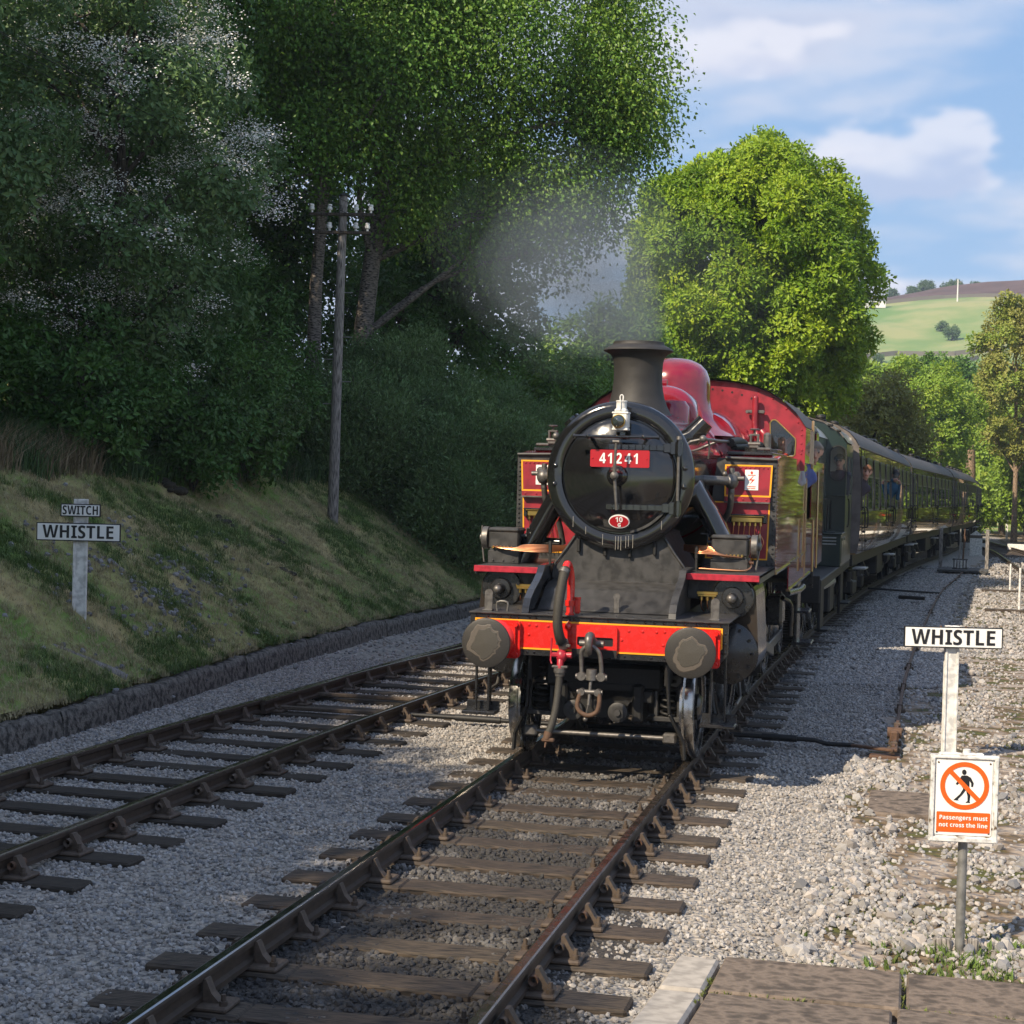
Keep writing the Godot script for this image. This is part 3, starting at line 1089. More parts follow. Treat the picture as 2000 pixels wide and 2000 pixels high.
func make_locomotive() -> void:
	var L := thing("steam_locomotive", "crimson tank engine with a black smokebox numbered 41241 heading the train", "locomotive")
	var F := Vector3(0, 0, 1)
	# frames, buffer beam
	var b := B.new()
	for s: float in [-1.0, 1.0]:
		b.box(Vector3(0.6 * s, 0.98, -6.0), Vector3(0.03, 0.56, 10.9), 0.004)
	b.box(Vector3(0, 0.86, -1.0), Vector3(1.2, 0.3, 0.05), 0.01)
	b.box(Vector3(0, 0.75, -2.0), Vector3(1.0, 0.5, 0.9), 0.02)
	b.box(Vector3(0, 1.2, -6.5), Vector3(1.15, 0.05, 9.0))
	put("main_frame", b, M.under, L)
	b = B.new()
	b.at(face_z(Vector3(0, 0, -0.515)))
	b.prism(v2([[-1.13, 1.27], [-1.13, 1.0], [-1.06, 0.92], [1.06, 0.92], [1.13, 1.0], [1.13, 1.27]]), 0.045)
	var beam := put("buffer_beam", b, M.black, L)
	b = B.new()
	b.at(face_z(Vector3(0, 0, -0.4697)))
	var panel := v2([[-1.085, 1.228], [-1.085, 1.055], [-1.0, 0.972], [1.0, 0.972], [1.085, 1.055], [1.085, 1.228]])
	b.prism(panel, 0.004)
	put("red_panel", b, M.signal_red, beam)
	b = B.new()
	b.at(face_z(Vector3(0, 0, -0.4657)))
	b.outline(panel, 0.014, 0.003)
	put("yellow_lining", b, M.yellow, beam)
	b = B.new()
	for x in [-1.07, -0.97, -0.86, -0.77, -0.70, -0.60, -0.54, -0.36, -0.2, -0.05, 0.1, 0.26, 0.42, 0.5, 0.58, 0.68, 0.76, 0.86, 0.97, 1.07]:
		b.rivet(Vector3(x, 1.25, -0.47), F, 0.0135)
	for x in [-0.61, -0.55, 0.25, 0.48, 0.6]:
		b.rivet(Vector3(x, 0.945, -0.47), F, 0.0125)
	for y in [1.18, 1.09, 1.02]:
		for s: float in [-1.0, 1.0]:
			b.rivet(Vector3(1.108 * s, y, -0.47), F, 0.012)
	put("rivets", b, M.gloss, beam, "stuff")
	b = B.new()
	for q in [[-0.6, 1.185], [-0.535, 1.18], [-0.43, 1.18], [-0.6, 1.1], [0.28, 1.17], [0.4, 1.17], [0.52, 1.17], [0.59, 1.175], [0.22, 1.09], [0.58, 1.06]]:
		b.rivet(Vector3(q[0], q[1], -0.466), F, 0.014)
	put("rivets", b, M.signal_red, beam, "stuff")
	b = B.new()
	b.at(face_z(Vector3(0, 0, -0.466)))
	b.holed(rect(-0.21, 0.935, 0.185, 1.205, 0.03), [rect(-0.165, 1.03, 0.15, 1.105, 0.012, 2)], 0.03)
	var cp := put("coupling_plate", b, M.signal_red, beam)
	b = B.new()
	b.at(face_z(Vector3(0, 0, -0.462)))
	b.prism(rect(-0.165, 1.02, 0.15, 1.115), 0.004)
	put("slot", b, M.print_black, cp)
	b = B.new()
	b.at(face_z(Vector3(0, 0, -0.4355)))
	b.prism(rect(-0.21, 0.935, 0.185, 1.0), 0.003)
	put("oily_patch", b, M.under, cp)
	# hook and screw coupling
	b = B.new()
	b.tube(smooth_path([Vector3(-0.015, 1.06, -0.44), Vector3(-0.015, 1.07, -0.32), Vector3(-0.015, 1.13, -0.25), Vector3(-0.015, 1.11, -0.19), Vector3(-0.015, 1.03, -0.19), Vector3(-0.015, 0.99, -0.24), Vector3(-0.015, 1.02, -0.29)]), [0.04, 0.042, 0.043, 0.045, 0.046, 0.047, 0.047, 0.046, 0.045, 0.044, 0.043, 0.042, 0.041, 0.04, 0.04, 0.039, 0.038, 0.037, 0.036, 0.036, 0.035, 0.034, 0.033, 0.032, 0.031, 0.03, 0.029, 0.028, 0.026, 0.024, 0.022, 0.02, 0.018, 0.016, 0.014, 0.012, 0.01], 10)
	b.cyl(Vector3(-0.12, 1.06, -0.33), Vector3(0.09, 1.06, -0.33), 0.028, 0.028, 12)
	put("draw_hook", b, M.dull_steel, L)
	b = B.new()
	for s: float in [-1.0, 1.0]:
		b.tube(smooth_path([Vector3(0.02 * s - 0.015, 1.05, -0.23), Vector3(0.075 * s - 0.01, 1.0, -0.24), Vector3(0.085 * s, 0.9, -0.25), Vector3(0.085 * s + 0.005, 0.8, -0.25)]), 0.019, 8)
		b.cyl(Vector3(0.085 * s + 0.005, 0.79, -0.28), Vector3(0.085 * s + 0.005, 0.79, -0.22), 0.038, 0.038, 14)
	b.cyl(Vector3(-0.13, 0.785, -0.25), Vector3(0.14, 0.785, -0.25), 0.026, 0.026, 12)
	b.cyl(Vector3(0.005, 0.76, -0.25), Vector3(0.005, 0.85, -0.25), 0.052, 0.045, 14)
	put("shackle", b, M.dull_steel, L)
	b = B.new()
	b.tube([Vector3(0.005, 0.80, -0.24), Vector3(-0.005, 0.55, -0.2)], 0.015, 8)
	b.ball(Vector3(-0.03, 0.43, -0.2), Vector3.ONE * 0.022)
	b.tube([Vector3(-0.005, 0.56, -0.2), Vector3(-0.03, 0.44, -0.2)], 0.008, 6)
	for s: float in [-1.0, 1.0]:
		b.cyl(Vector3(0.07 * s, 0.66, -0.25), Vector3(0.07 * s, 0.66, -0.18), 0.03, 0.03, 12)
	b.cyl(Vector3(-0.11, 0.66, -0.215), Vector3(0.11, 0.66, -0.215), 0.022, 0.022, 10)
	put("coupling_screw", b, M.dull_steel, L)
	b = B.new()
	b.tube(smooth_path([Vector3(0.085, 0.66, -0.2), Vector3(0.09, 0.58, -0.185), Vector3(0.07, 0.50, -0.18), Vector3(0.0, 0.465, -0.18), Vector3(-0.07, 0.49, -0.18), Vector3(-0.1, 0.55, -0.185), Vector3(-0.075, 0.66, -0.2)]), 0.02, 8)
	put("coupling_link", b, M.rust, L)
	# buffers
	for s: float in [-1.0, 1.0]:
		var o := Vector3(0.87 * s, 1.055, 0)
		b = B.new()
		b.at(face_z(o + Vector3(0, 0, -0.468)))
		b.prism(rect(-0.2, -0.165, 0.2, 0.165, 0.03), 0.045)
		b.prism(rect(-0.165, -0.14, 0.165, 0.14, 0.05), 0.03, 0.045)
		b.at(Transform3D())
		b.lathe([Vector2(0.165, -0.4), Vector2(0.15, -0.375), Vector2(0.125, -0.36), Vector2(0.115, -0.26), Vector2(0.12, -0.25), Vector2(0.12, -0.22), Vector2(0.08, -0.218)], o, F, 28)
		for q in [[-0.165, 0.13], [0.165, 0.13], [-0.165, -0.13], [0.165, -0.13]]:
			b.cyl(o + Vector3(q[0], q[1], -0.42), o + Vector3(q[0], q[1], -0.39), 0.024, 0.022, 6)
		var bf := put("buffer", b, M.signal_red, L)
		b = B.new()
		b.cyl(o + Vector3(0, 0, -0.3), o + Vector3(0, 0, -0.03), 0.085, 0.085, 20, false)
		put("buffer_ram", b, M.dull_steel, bf)
		b = B.new()
		b.lathe([Vector2(0.08, -0.06), Vector2(0.16, -0.05), Vector2(0.206, -0.036), Vector2(0.213, -0.026), Vector2(0.209, -0.014), Vector2(0.195, -0.009), Vector2(0.1, -0.002), Vector2(0, 0)], o, F, 48)
		put("buffer_head", b, M.buffer, bf)
		for lay in 2:
			b = B.new()
			var rim := []
			var k := 34
			for i in k:
				var a := TAU * i / k
				var q := 0.116 + 0.04 * wob.get_noise_2d(cos(a) * 16.0 + 40.0 * s, sin(a) * 16.0) + 0.018 * wob.get_noise_2d(cos(a) * 60.0, sin(a) * 60.0 + 7.0 * s)
				if lay == 0:
					q += 0.018 + (0.03 * maxf(0.0, cos(a - (2.7 if s < 0 else 4.4))))
				rim.append(Vector3(cos(a) * q, sin(a) * q * (1.05 if s < 0 else 0.95), 0))
			var zz := 0.0 if lay == 0 else 0.004
			for i in k:
				var p0: Vector3 = rim[i]
				var p1: Vector3 = rim[(i + 1) % k]
				var f := func(p: Vector3, up: float) -> Vector3: return o + Vector3(p.x, p.y, -0.16 * p.length() * p.length() - 0.001 + up)
				b.quad(f.call(p0, zz - 0.004), f.call(p1, zz - 0.004), f.call(p1 * 0.93, zz + 0.003), f.call(p0 * 0.93, zz + 0.003))
				b.quad(f.call(p0 * 0.93, zz + 0.003), f.call(p1 * 0.93, zz + 0.003), f.call(p1 * 0.5, zz + 0.0045), f.call(p0 * 0.5, zz + 0.0045))
				b.tri(f.call(p0 * 0.5, zz + 0.0045), f.call(p1 * 0.5, zz + 0.0045), o + Vector3(0, 0, zz + 0.006))
			put("grease_patch", b, M.old_grease if lay == 0 else M.grease, bf)
	# deck over the beam, gussets, sloping front
	b = B.new()
	b.box(Vector3(0, 1.276, -0.93), Vector3(2.28, 0.014, 0.96), 0.003)
	var deck := put("front_deck", b, M.dark, L)
	b = B.new()
	for i in 9:
		b.rivet(Vector3(-0.6 + 0.15 * i, 1.283, -0.55), Vector3.UP, 0.011)
	for x in [-0.95, -0.78, 0.78, 0.95]:
		b.rivet(Vector3(x, 1.283, -0.8), Vector3.UP, 0.012)
	put("rivets", b, M.black, deck, "stuff")
	for s: float in [-1.0, 1.0]:
		b = B.new()
		var g := [Vector2(0.50, 1.283), Vector2(0.515, 1.33), Vector2(0.58, 1.40), Vector2(0.72, 1.47), Vector2(0.9, 1.53), Vector2(1.05, 1.60), Vector2(1.13, 1.665), Vector2(1.6, 1.67), Vector2(1.6, 1.283)]
		var pg := PackedVector2Array(g)
		b.at(face_x(Vector3(0.645 * s - 0.01, 0, 0)))
		b.prism(pg, 0.02)
		b.at(Transform3D())
		for i in range(0, 7):
			var a := Vector3(0.645 * s, g[i].y, -g[i].x)
			var e := Vector3(0.645 * s, g[i + 1].y, -g[i + 1].x)
			b.bar(a, e, 0.062, 0.014)
		put("frame_gusset", b, M.gloss if s < 0 else M.dark, L)
	b = B.new()
	var prof := [[-1.56, 1.53], [-1.34, 1.51], [-1.2, 1.475], [-1.15, 1.455], [-1.115, 1.42], [-0.93, 1.325], [-0.9, 1.303], [-0.85, 1.29]]
	var rows := []
	for q in prof:
		rows.append(PackedVector3Array([Vector3(-0.62, q[1], q[0]), Vector3(0.62, q[1], q[0])]))
	rows.reverse()
	b.skin(rows)
	var step := put("step_cover", b, M.dark, L)
	b = B.new()
	b.box(Vector3(0, 1.5, -1.5), Vector3(1.2, 0.05, 0.02), 0.004)
	for i in 7:
		b.rivet(Vector3(-0.5 + 0.168 * i, 1.502, -1.49), F, 0.016)
	put("flange", b, M.dark, step)
	b = B.new()
	b.box(Vector3(0.1, 1.36, -0.86), Vector3(0.05, 0.15, 0.012), 0.004)
	b.cyl(Vector3(0.1, 1.43, -0.864), Vector3(0.1, 1.43, -0.856), 0.032, 0.032, 14)
	put("lamp_iron", b, M.dull_steel, L)
	for s: float in [-1.0, 1.0]:
		b = B.new()
		b.box(Vector3(s, 1.36, -0.6), Vector3(0.075, 0.15, 0.016), 0.004)
		b.cyl(Vector3(s, 1.435, -0.606), Vector3(s, 1.435, -0.594), 0.0375, 0.0375, 14)
		b.box(Vector3(s, 1.29, -0.58), Vector3(0.09, 0.014, 0.08), 0.003)
		put("lamp_iron", b, M.dull_steel, L)
	b = B.new()
	b.tube(smooth_path([Vector3(-0.92, 1.28, -0.6), Vector3(-0.92, 1.36, -0.6), Vector3(-0.83, 1.36, -0.6), Vector3(-0.83, 1.28, -0.6)], 3), 0.012, 6)
	put("grab_loop", b, M.dull_steel, L)
	# saddle
	b = B.new()
	var sad := v2([[-0.63, 1.45], [-0.62, 1.55], [-0.59, 1.66], [-0.5, 1.80], [-0.42, 1.95], [-0.42, 2.1], [0.42, 2.1], [0.42, 1.95], [0.5, 1.80], [0.59, 1.66], [0.62, 1.55], [0.63, 1.45]])
	b.at(face_z(Vector3(0, 0, -2.5)))
	b.prism(sad, 0.985)
	var saddle := put("smokebox_saddle", b, M.dark, L)
	b = B.new()
	for s: float in [-1.0, 1.0]:
		b.tube([Vector3(0.42 * s, 1.93, -1.51), Vector3(0.5 * s, 1.81, -1.51), Vector3(0.6 * s, 1.68, -1.51), Vector3(0.625 * s, 1.54, -1.51)], 0.014, 6)
	put("edge_strip", b, M.dark, saddle)
	b = B.new()
	for x in [-0.38, -0.13, 0.1, 0.33]:
		b.box(Vector3(x, 1.80 + 0.12 * absf(x), -1.495), Vector3(0.03, 0.12, 0.05), 0.006)
	put("bracket", b, M.under, saddle)
	# smokebox
	b = B.new()
	var sc := Vector3(0, 2.5, 0)
	b.lathe([Vector2(0.672, -2.9), Vector2(0.672, -1.475), Vector2(0.684, -1.474), Vector2(0.686, -1.45), Vector2(0.676, -1.425), Vector2(0.655, -1.405), Vector2(0.62, -1.398), Vector2(0.56, -1.398), Vector2(0.542, -1.404), Vector2(0.535, -1.418), Vector2(0.533, -1.44), Vector2(0.0, -1.44)], sc, F, 96)
	var sb := put("smokebox", b, M.gloss, L)
	b = B.new()
	for i in 60:
		var a := TAU * i / 60
		b.rivet(sc + Vector3(cos(a) * 0.672, sin(a) * 0.672, -1.52), Vector3(cos(a), sin(a), 0), 0.0075)
		b.rivet(sc + Vector3(cos(a) * 0.672, sin(a) * 0.672, -2.75), Vector3(cos(a), sin(a), 0), 0.0075)
	put("rivets", b, M.black, sb, "stuff")
	b = B.new()
	for q in [[-0.6, 0.08], [-0.605, -0.09], [0.6, 0.08], [0.595, -0.09]]:
		b.lathe([Vector2(0.026, 0), Vector2(0.024, 0.008), Vector2(0.018, 0.016), Vector2(0, 0.02)], sc + Vector3(q[0], q[1], -1.399), F, 12)
	put("stud", b, M.gloss, sb)
	b = B.new()
	b.lathe([Vector2(0.522, -1.425), Vector2(0.522, -1.40), Vector2(0.512, -1.388), Vector2(0.48, -1.372), Vector2(0.40, -1.337), Vector2(0.30, -1.312), Vector2(0.2, -1.298), Vector2(0.1, -1.291), Vector2(0, -1.289)], sc, F, 96)
	var door := put("smokebox_door", b, M.gloss, L)
	var dz := func(x: float, y: float) -> float:
		var r := Vector2(x, y - 2.5).length()
		var pr := [[0.0, -1.289], [0.1, -1.291], [0.2, -1.298], [0.3, -1.312], [0.4, -1.337], [0.48, -1.372], [0.522, -1.40], [0.6, -1.40]]
		for i in 7:
			if r <= pr[i + 1][0]:
				return lerpf(pr[i][1], pr[i + 1][1], (r - pr[i][0]) / (pr[i + 1][0] - pr[i][0]))
		return -1.4
	for q in [[2.76, -0.09], [2.215, -0.10]]:
		b = B.new()
		var pts := []
		for i in 11:
			var x := lerpf(q[1], 0.53, i / 10.0)
			pts.append(Vector3(x, q[0], dz.call(minf(x, 0.46), q[0]) + 0.012 if x < 0.46 else -1.375))
		for i in 10:
			var hh := 0.052 if i < 8 else 0.052 + 0.03 * (i - 7)
			b.bar(pts[i], pts[i + 1] + (pts[i + 1] - pts[i]) * 0.02, 0.02, hh, 0.004, Vector3.UP)
		b.cyl(Vector3(0.545, q[0] - 0.055, -1.365), Vector3(0.545, q[0] + 0.055, -1.365), 0.036, 0.036, 16)
		b.cyl(Vector3(0.545, q[0] - 0.07, -1.365), Vector3(0.545, q[0] + 0.07, -1.365), 0.026, 0.026, 12)
		for i in 3:
			b.rivet(Vector3(q[1] + 0.06 + 0.13 * i, q[0], dz.call(q[1] + 0.06 + 0.13 * i, q[0]) + 0.022), F, 0.012)
		put("hinge_strap", b, M.gloss, door)
	b = B.new()
	b.cyl(Vector3(0.545, 2.13, -1.365), Vector3(0.545, 2.86, -1.365), 0.015, 0.015, 10)
	b.cyl(Vector3(0.545, 2.84, -1.365), Vector3(0.545, 2.87, -1.365), 0.026, 0.022, 10)
	put("hinge_pin", b, M.dull_steel, door)
	b = B.new()
	b.tube([Vector3(-0.385, 2.85, -1.175), Vector3(0.385, 2.85, -1.175)], 0.0135, 10)
	for s: float in [-1.0, 1.0]:
		b.ball(Vector3(0.255 * s, 2.85, -1.175), Vector3.ONE * 0.025, 12, 8)
		b.cyl(Vector3(0.255 * s, 2.85, -1.175), Vector3(0.255 * s, 2.84, -1.36), 0.012, 0.018, 8)
		b.cyl(Vector3(0.377 * s, 2.85, -1.175), Vector3(0.392 * s, 2.85, -1.175), 0.021, 0.021, 10)
	put("handrail", b, M.gloss, door)
	b = B.new()
	b.lathe([Vector2(0.10, -1.30), Vector2(0.095, -1.275), Vector2(0.075, -1.255), Vector2(0.055, -1.235), Vector2(0.042, -1.19), Vector2(0.038, -1.16), Vector2(0, -1.16)], sc, F, 24)
	put("dart_boss", b, M.gloss, door)
	b = B.new()
	b.lathe([Vector2(0, -1.17), Vector2(0.036, -1.165), Vector2(0.036, -1.12), Vector2(0.022, -1.11), Vector2(0.022, -1.095), Vector2(0, -1.09)], sc, F, 16)
	b.tube([sc + Vector3(0, 0.02, -1.13), sc + Vector3(0.01, 0.3, -1.125)], [0.017, 0.011], 8)
	b.cyl(sc + Vector3(-0.02, 0.305, -1.125), sc + Vector3(0.04, 0.305, -1.125), 0.016, 0.016, 10)
	b.tube([sc + Vector3(0, -0.02, -1.15), sc + Vector3(0.025, -0.31, -1.15)], [0.017, 0.012], 8)
	put("dart_handle", b, M.dull_steel, door)
	b = B.new()
	b.at(face_z(Vector3(0.02, 2.655, -1.297)))
	b.prism(rect(-0.272, -0.079, 0.272, 0.079, 0.014), 0.018)
	var np := put("number_plate", b, M.plate_red, door)
	for i in 5:
		letters("digit", "41241"[i], 0.094, M.print_white, np, face_z(Vector3(0.02 + [-0.158, -0.085, -0.008, 0.075, 0.152][i], 2.655, -1.2775)), true, 0.82, 0.006)
	b = B.new()
	for s: float in [-1.0, 1.0]:
		b.rivet(Vector3(0.02 + 0.25 * s, 2.655, -1.279), F, 0.01)
	put("rivets", b, M.plate_red, np, "stuff")
	var shed := Transform3D(Basis(Vector3.RIGHT, 0.30), Vector3(0.02, 2.085, -1.338))
	b = B.new()
	b.at(shed * face_z(Vector3(0, 0, -0.002)))
	b.prism(ring2(0, 0, 0.097, 0.063, 32), 0.014)
	var sp := put("shed_plate", b, M.print_white, door)
	b = B.new()
	b.at(shed * face_z(Vector3(0, 0, 0.012)))
	b.prism(ring2(0, 0, 0.088, 0.054, 32), 0.003)
	put("red_field", b, M.plate_red, sp)
	letters("digits", "10", 0.046, M.print_white, sp, shed * face_z(Vector3(0.002, 0.02, 0.017)), true, 1.0, 0.004)
	letters("letter", "G", 0.034, M.print_white, sp, shed * face_z(Vector3(0.002, -0.032, 0.017)), true, 1.0, 0.004)
	b = B.new()
	b.box(Vector3(0.03, 2.90, -1.27), Vector3(0.06, 0.012, 0.16), 0.003)
	b.box(Vector3(0.03, 2.87, -1.33), Vector3(0.05, 0.09, 0.012), 0.003)
	put("lamp_bracket", b, M.gloss, door)
	b = B.new()
	for q in [[-0.42, 0.10], [-0.3, 0.07], [-0.02, 0.13], [0.005, 0.12], [0.03, 0.13], [0.075, 0.11], [0.1, 0.1], [0.14, 0.12], [-0.14, 0.1], [0.4, 0.08]]:
		var y0 := -sqrt(0.6 * 0.6 - q[0] * q[0]) + 0.045
		b.box(sc + Vector3(q[0], y0 - q[1] * 0.5, -1.3975), Vector3(0.0035, q[1], 0.0015))
	put("ash_streak", b, M.ash, sb, "stuff")
	b = B.new()
	var crescent := []
	for i in 15:
		var a := lerpf(-1.35, -0.42, i / 14.0)
		crescent.append(Vector2(cos(a) * 0.535, sin(a) * 0.535))
	for i in 15:
		var a := lerpf(-0.42, -1.35, i / 14.0)
		var q := 0.535 - 0.075 * sin(PI * minf(1.0, i / 14.0 * 0.8))
		crescent.append(Vector2(cos(a) * q, sin(a) * q))
	b.at(face_z(sc + Vector3(0, 0, -1.4)))
	b.prism(PackedVector2Array(crescent), 0.012)
	put("door_shield", b, M.dark, sb)
	# chimney, boiler, fittings
	b = B.new()
	b.lathe([Vector2(0.36, 3.02), Vector2(0.325, 3.10), Vector2(0.29, 3.17), Vector2(0.262, 3.24), Vector2(0.243, 3.33), Vector2(0.234, 3.42), Vector2(0.234, 3.52), Vector2(0.239, 3.59), Vector2(0.25, 3.635), Vector2(0.275, 3.67), Vector2(0.33, 3.697), Vector2(0.337, 3.703), Vector2(0.334, 3.712), Vector2(0.29, 3.74), Vector2(0.252, 3.757), Vector2(0.247, 3.765), Vector2(0.245, 3.787), Vector2(0.235, 3.79), Vector2(0.205, 3.79), Vector2(0.2, 3.78), Vector2(0.19, 3.4)], Vector3(0, 0, -2.3), Vector3.UP, 64)
	put("chimney", b, M.soot, L)
	b = B.new()
	b.lathe([Vector2(0.70, -4.75), Vector2(0.69, -4.2), Vector2(0.655, -2.88), Vector2(0.6, -2.87)], sc, F, 72)
	b.lathe([Vector2(0.66, -2.99), Vector2(0.671, -2.985), Vector2(0.669, -2.93), Vector2(0.655, -2.925)], sc, F, 72)
	b.lathe([Vector2(0.685, -4.0), Vector2(0.694, -3.995), Vector2(0.692, -3.94), Vector2(0.68, -3.935)], sc, F, 72)
	put("boiler", b, M.crimson, L)
	b = B.new()
	rows = []
	for i in 9:
		var z := lerpf(-4.68, -6.3, i / 8.0)
		var row := PackedVector3Array()
		var in_ := 1.0 if i > 0 else 0.96
		for j in 33:
			var a := PI * j / 32.0
			var q := Vector2(cos(a), sin(a))
			var e := 3.4
			var k := pow(pow(absf(q.x), e) + pow(absf(q.y), e), -1.0 / e)
			row.push_back(Vector3(q.x * k * 0.79 * in_, 2.45 + q.y * k * 0.82 * in_, z))
		rows.append(row)
	rows.reverse()
	b.skin(rows)
	var cap: PackedVector3Array = rows[-1]
	for j in cap.size() - 1:
		b.away([cap[j], cap[j + 1], Vector3(0, 2.45, cap[j].z)], Vector3(0, 2.6, -5.5))
	put("firebox", b, M.crimson, L)
	b = B.new()
	b.lathe([Vector2(0.74, 2.95), Vector2(0.6, 3.03), Vector2(0.49, 3.13), Vector2(0.43, 3.25), Vector2(0.41, 3.36), Vector2(0.405, 3.5), Vector2(0.395, 3.58), Vector2(0.36, 3.67), Vector2(0.30, 3.735), Vector2(0.2, 3.785), Vector2(0.1, 3.803), Vector2(0, 3.807)], Vector3(0, 0, -4.75), Vector3.UP, 64)
	put("dome", b, M.crimson, L)
	b = B.new()
	rows = []
	for i in 9:
		var z: float = [-3.62, -3.61, -3.56, -3.5, -3.36, -3.22, -3.16, -3.11, -3.10][i]
		var shrink: float = [0.72, 0.88, 0.97, 1.0, 1.0, 1.0, 0.97, 0.88, 0.72][i]
		var row := PackedVector3Array()
		for j in 33:
			var a := PI * j / 32.0
			var q := Vector2(cos(a), sin(a))
			var e := 3.0
			var k := pow(pow(absf(q.x), e) + pow(absf(q.y), e), -1.0 / e)
			row.push_back(Vector3(q.x * k * 0.49 * (0.85 + 0.15 * shrink), 2.9 + q.y * k * 0.53 * shrink, z))
		rows.append(row)
	b.skin(rows)
	for e in [0, 8]:
		var cp2: PackedVector3Array = rows[e]
		for j in cp2.size() - 1:
			b.away([cp2[j], cp2[j + 1], Vector3(0, 2.9, cp2[j].z)], Vector3(0, 3.0, -3.36))
	b.cyl(Vector3(0.02, 3.44, -3.3), Vector3(0.14, 3.44, -3.3), 0.05, 0.05, 16)
	b.lathe([Vector2(0.2, 2.98), Vector2(0.19, 3.2), Vector2(0.15, 3.26), Vector2(0, 3.28)], Vector3(0.22, 0, -3.05), Vector3.UP, 24)
	put("top_feed_cover", b, M.crimson, L)
	# boiler handrails with their turned knobs
	for s: float in [-1.0, 1.0]:
		b = B.new()
		b.tube([Vector3(0.70 * s, 2.86, -1.85), Vector3(0.74 * s, 2.86, -2.75), Vector3(0.80 * s, 2.87, -3.6), Vector3(0.86 * s, 2.88, -5.9)], 0.016, 8)
		b.ball(Vector3(0.70 * s, 2.86, -1.86), Vector3.ONE * 0.036, 12, 8)
		b.cyl(Vector3(0.70 * s, 2.86, -1.86), Vector3(0.58 * s, 2.83, -1.86), 0.012, 0.016, 8)
		b.cyl(Vector3(0.74 * s, 2.86, -2.75), Vector3(0.6 * s, 2.8, -2.75), 0.012, 0.016, 8)
		b.tube(smooth_path([Vector3(0.72 * s, 2.86, -2.1), Vector3(0.73 * s, 2.78, -2.12), Vector3(0.72 * s, 2.68, -2.14)]), 0.01, 6)
		put("handrail", b, M.dull_steel, L)
		b = B.new()
		b.cyl(Vector3(0.50 * s, 2.86, -2.35), Vector3(0.66 * s, 3.04, -2.35), 0.11, 0.085, 16)
		put("snifting_valve", b, M.gloss, L)
		b = B.new()
		b.tube(smooth_path([Vector3(0.5 * s, 2.48, -2.25), Vector3(0.78 * s, 2.475, -2.28), Vector3(0.90 * s, 2.475, -2.34)]), 0.045, 12)
		b.ball(Vector3(0.92 * s, 2.47, -2.36), Vector3(0.07, 0.075, 0.07), 12, 8)
		b.box(Vector3(0.94 * s, 2.52, -2.42), Vector3(0.11, 0.09, 0.12), 0.02)
		b.cyl(Vector3(0.92 * s, 2.36, -2.38), Vector3(0.92 * s, 2.6, -2.38), 0.03, 0.026, 10)
		b.cyl(Vector3(0.98 * s, 2.5, -2.36), Vector3(1.04 * s, 2.5, -2.36), 0.022, 0.022, 8)
		b.ball(Vector3(0.86 * s, 2.54, -2.32), Vector3.ONE * 0.026, 10, 6)
		b.tube(smooth_path([Vector3(0.92 * s, 2.37, -2.38), Vector3(0.9 * s, 2.2, -2.45), Vector3(0.82 * s, 2.05, -2.6), Vector3(0.78 * s, 1.8, -2.7)]), 0.03, 8)
		put("steam_valve", b, M.dull_steel, L)
	b = B.new()
	b.tube(smooth_path([Vector3(0.80, 2.86, -3.3), Vector3(0.85, 2.88, -3.8), Vector3(0.88, 2.84, -4.3), Vector3(0.93, 2.87, -4.9), Vector3(0.9, 2.86, -5.7)]), 0.045, 8)
	b.tube(smooth_path([Vector3(0.82, 2.82, -3.4), Vector3(0.92, 2.83, -4.1), Vector3(0.95, 2.82, -4.6)]), 0.035, 8)
	put("lagged_pipe", b, M.under, L)
	# sloping steam pipe casings
	for s: float in [-1.0, 1.0]:
		b = B.new()
		var rws := []
		for q in [[0.44, 2.62, 0.20], [0.60, 2.42, 0.19], [0.76, 2.16, 0.18], [0.92, 1.86, 0.19], [1.04, 1.58, 0.21]]:
			var o := Vector3(q[0] * s, q[1], -2.02)
			var hw: float = q[2]
			var row := PackedVector3Array()
			var nx := Vector3(0.82 * s, 0.57, 0)
			for k in 17:
				var a := TAU * k / 16.0
				var qq := Vector2(cos(a), sin(a))
				var kk := pow(pow(absf(qq.x), 4.0) + pow(absf(qq.y), 4.0), -0.25)
				row.push_back(o + nx * qq.x * kk * 0.095 + Vector3(0, 0, 1) * qq.y * kk * hw)
			rws.append(row)
		if s < 0:
			rws.reverse()
		b.skin(rws, true)
		put("steam_pipe_casing", b, M.gloss, L)
	# platforms beside the smokebox
	for s: float in [-1.0, 1.0]:
		b = B.new()
		b.at(Transform3D(Basis(Vector3(s, 0, 0), Vector3.UP, Vector3(0, 0, 1)), Vector3.ZERO))
		b.box(Vector3(0.98, 1.625, -2.1), Vector3(0.66, 0.03, 1.68), 0.004)
		b.box(Vector3(1.297, 1.60, -2.1), Vector3(0.026, 0.08, 1.66), 0.004)
		b.box(Vector3(0.8, 1.5, -1.45), Vector3(0.3, 0.2, 0.02), 0.004)
		b.prism(v2([[0.66, 1.60], [1.28, 1.60], [0.92, 1.42], [0.66, 1.42]]), 0.02, -1.42)
		var rb := put("running_board", b, M.dark, L)
		b = B.new()
		b.box(Vector3(0.985 * s, 1.612, -1.247), Vector3(0.652, 0.058, 0.02), 0.004)
		put("red_edge", b, M.strip_red, rb)
		b = B.new()
		b.cyl(Vector3(0.79 * s, 1.515, -1.405), Vector3(0.79 * s, 1.515, -1.392), 0.042, 0.042, 20)
		put("lightening_hole", b, M.print_black, rb)
		b = B.new()
		b.box(Vector3(0.84 * s, 1.462, -1.37), Vector3(0.19, 0.028, 0.05), 0.004)
		b.box(Vector3(0.84 * s, 1.44, -1.36), Vector3(0.17, 0.02, 0.05), 0.004)
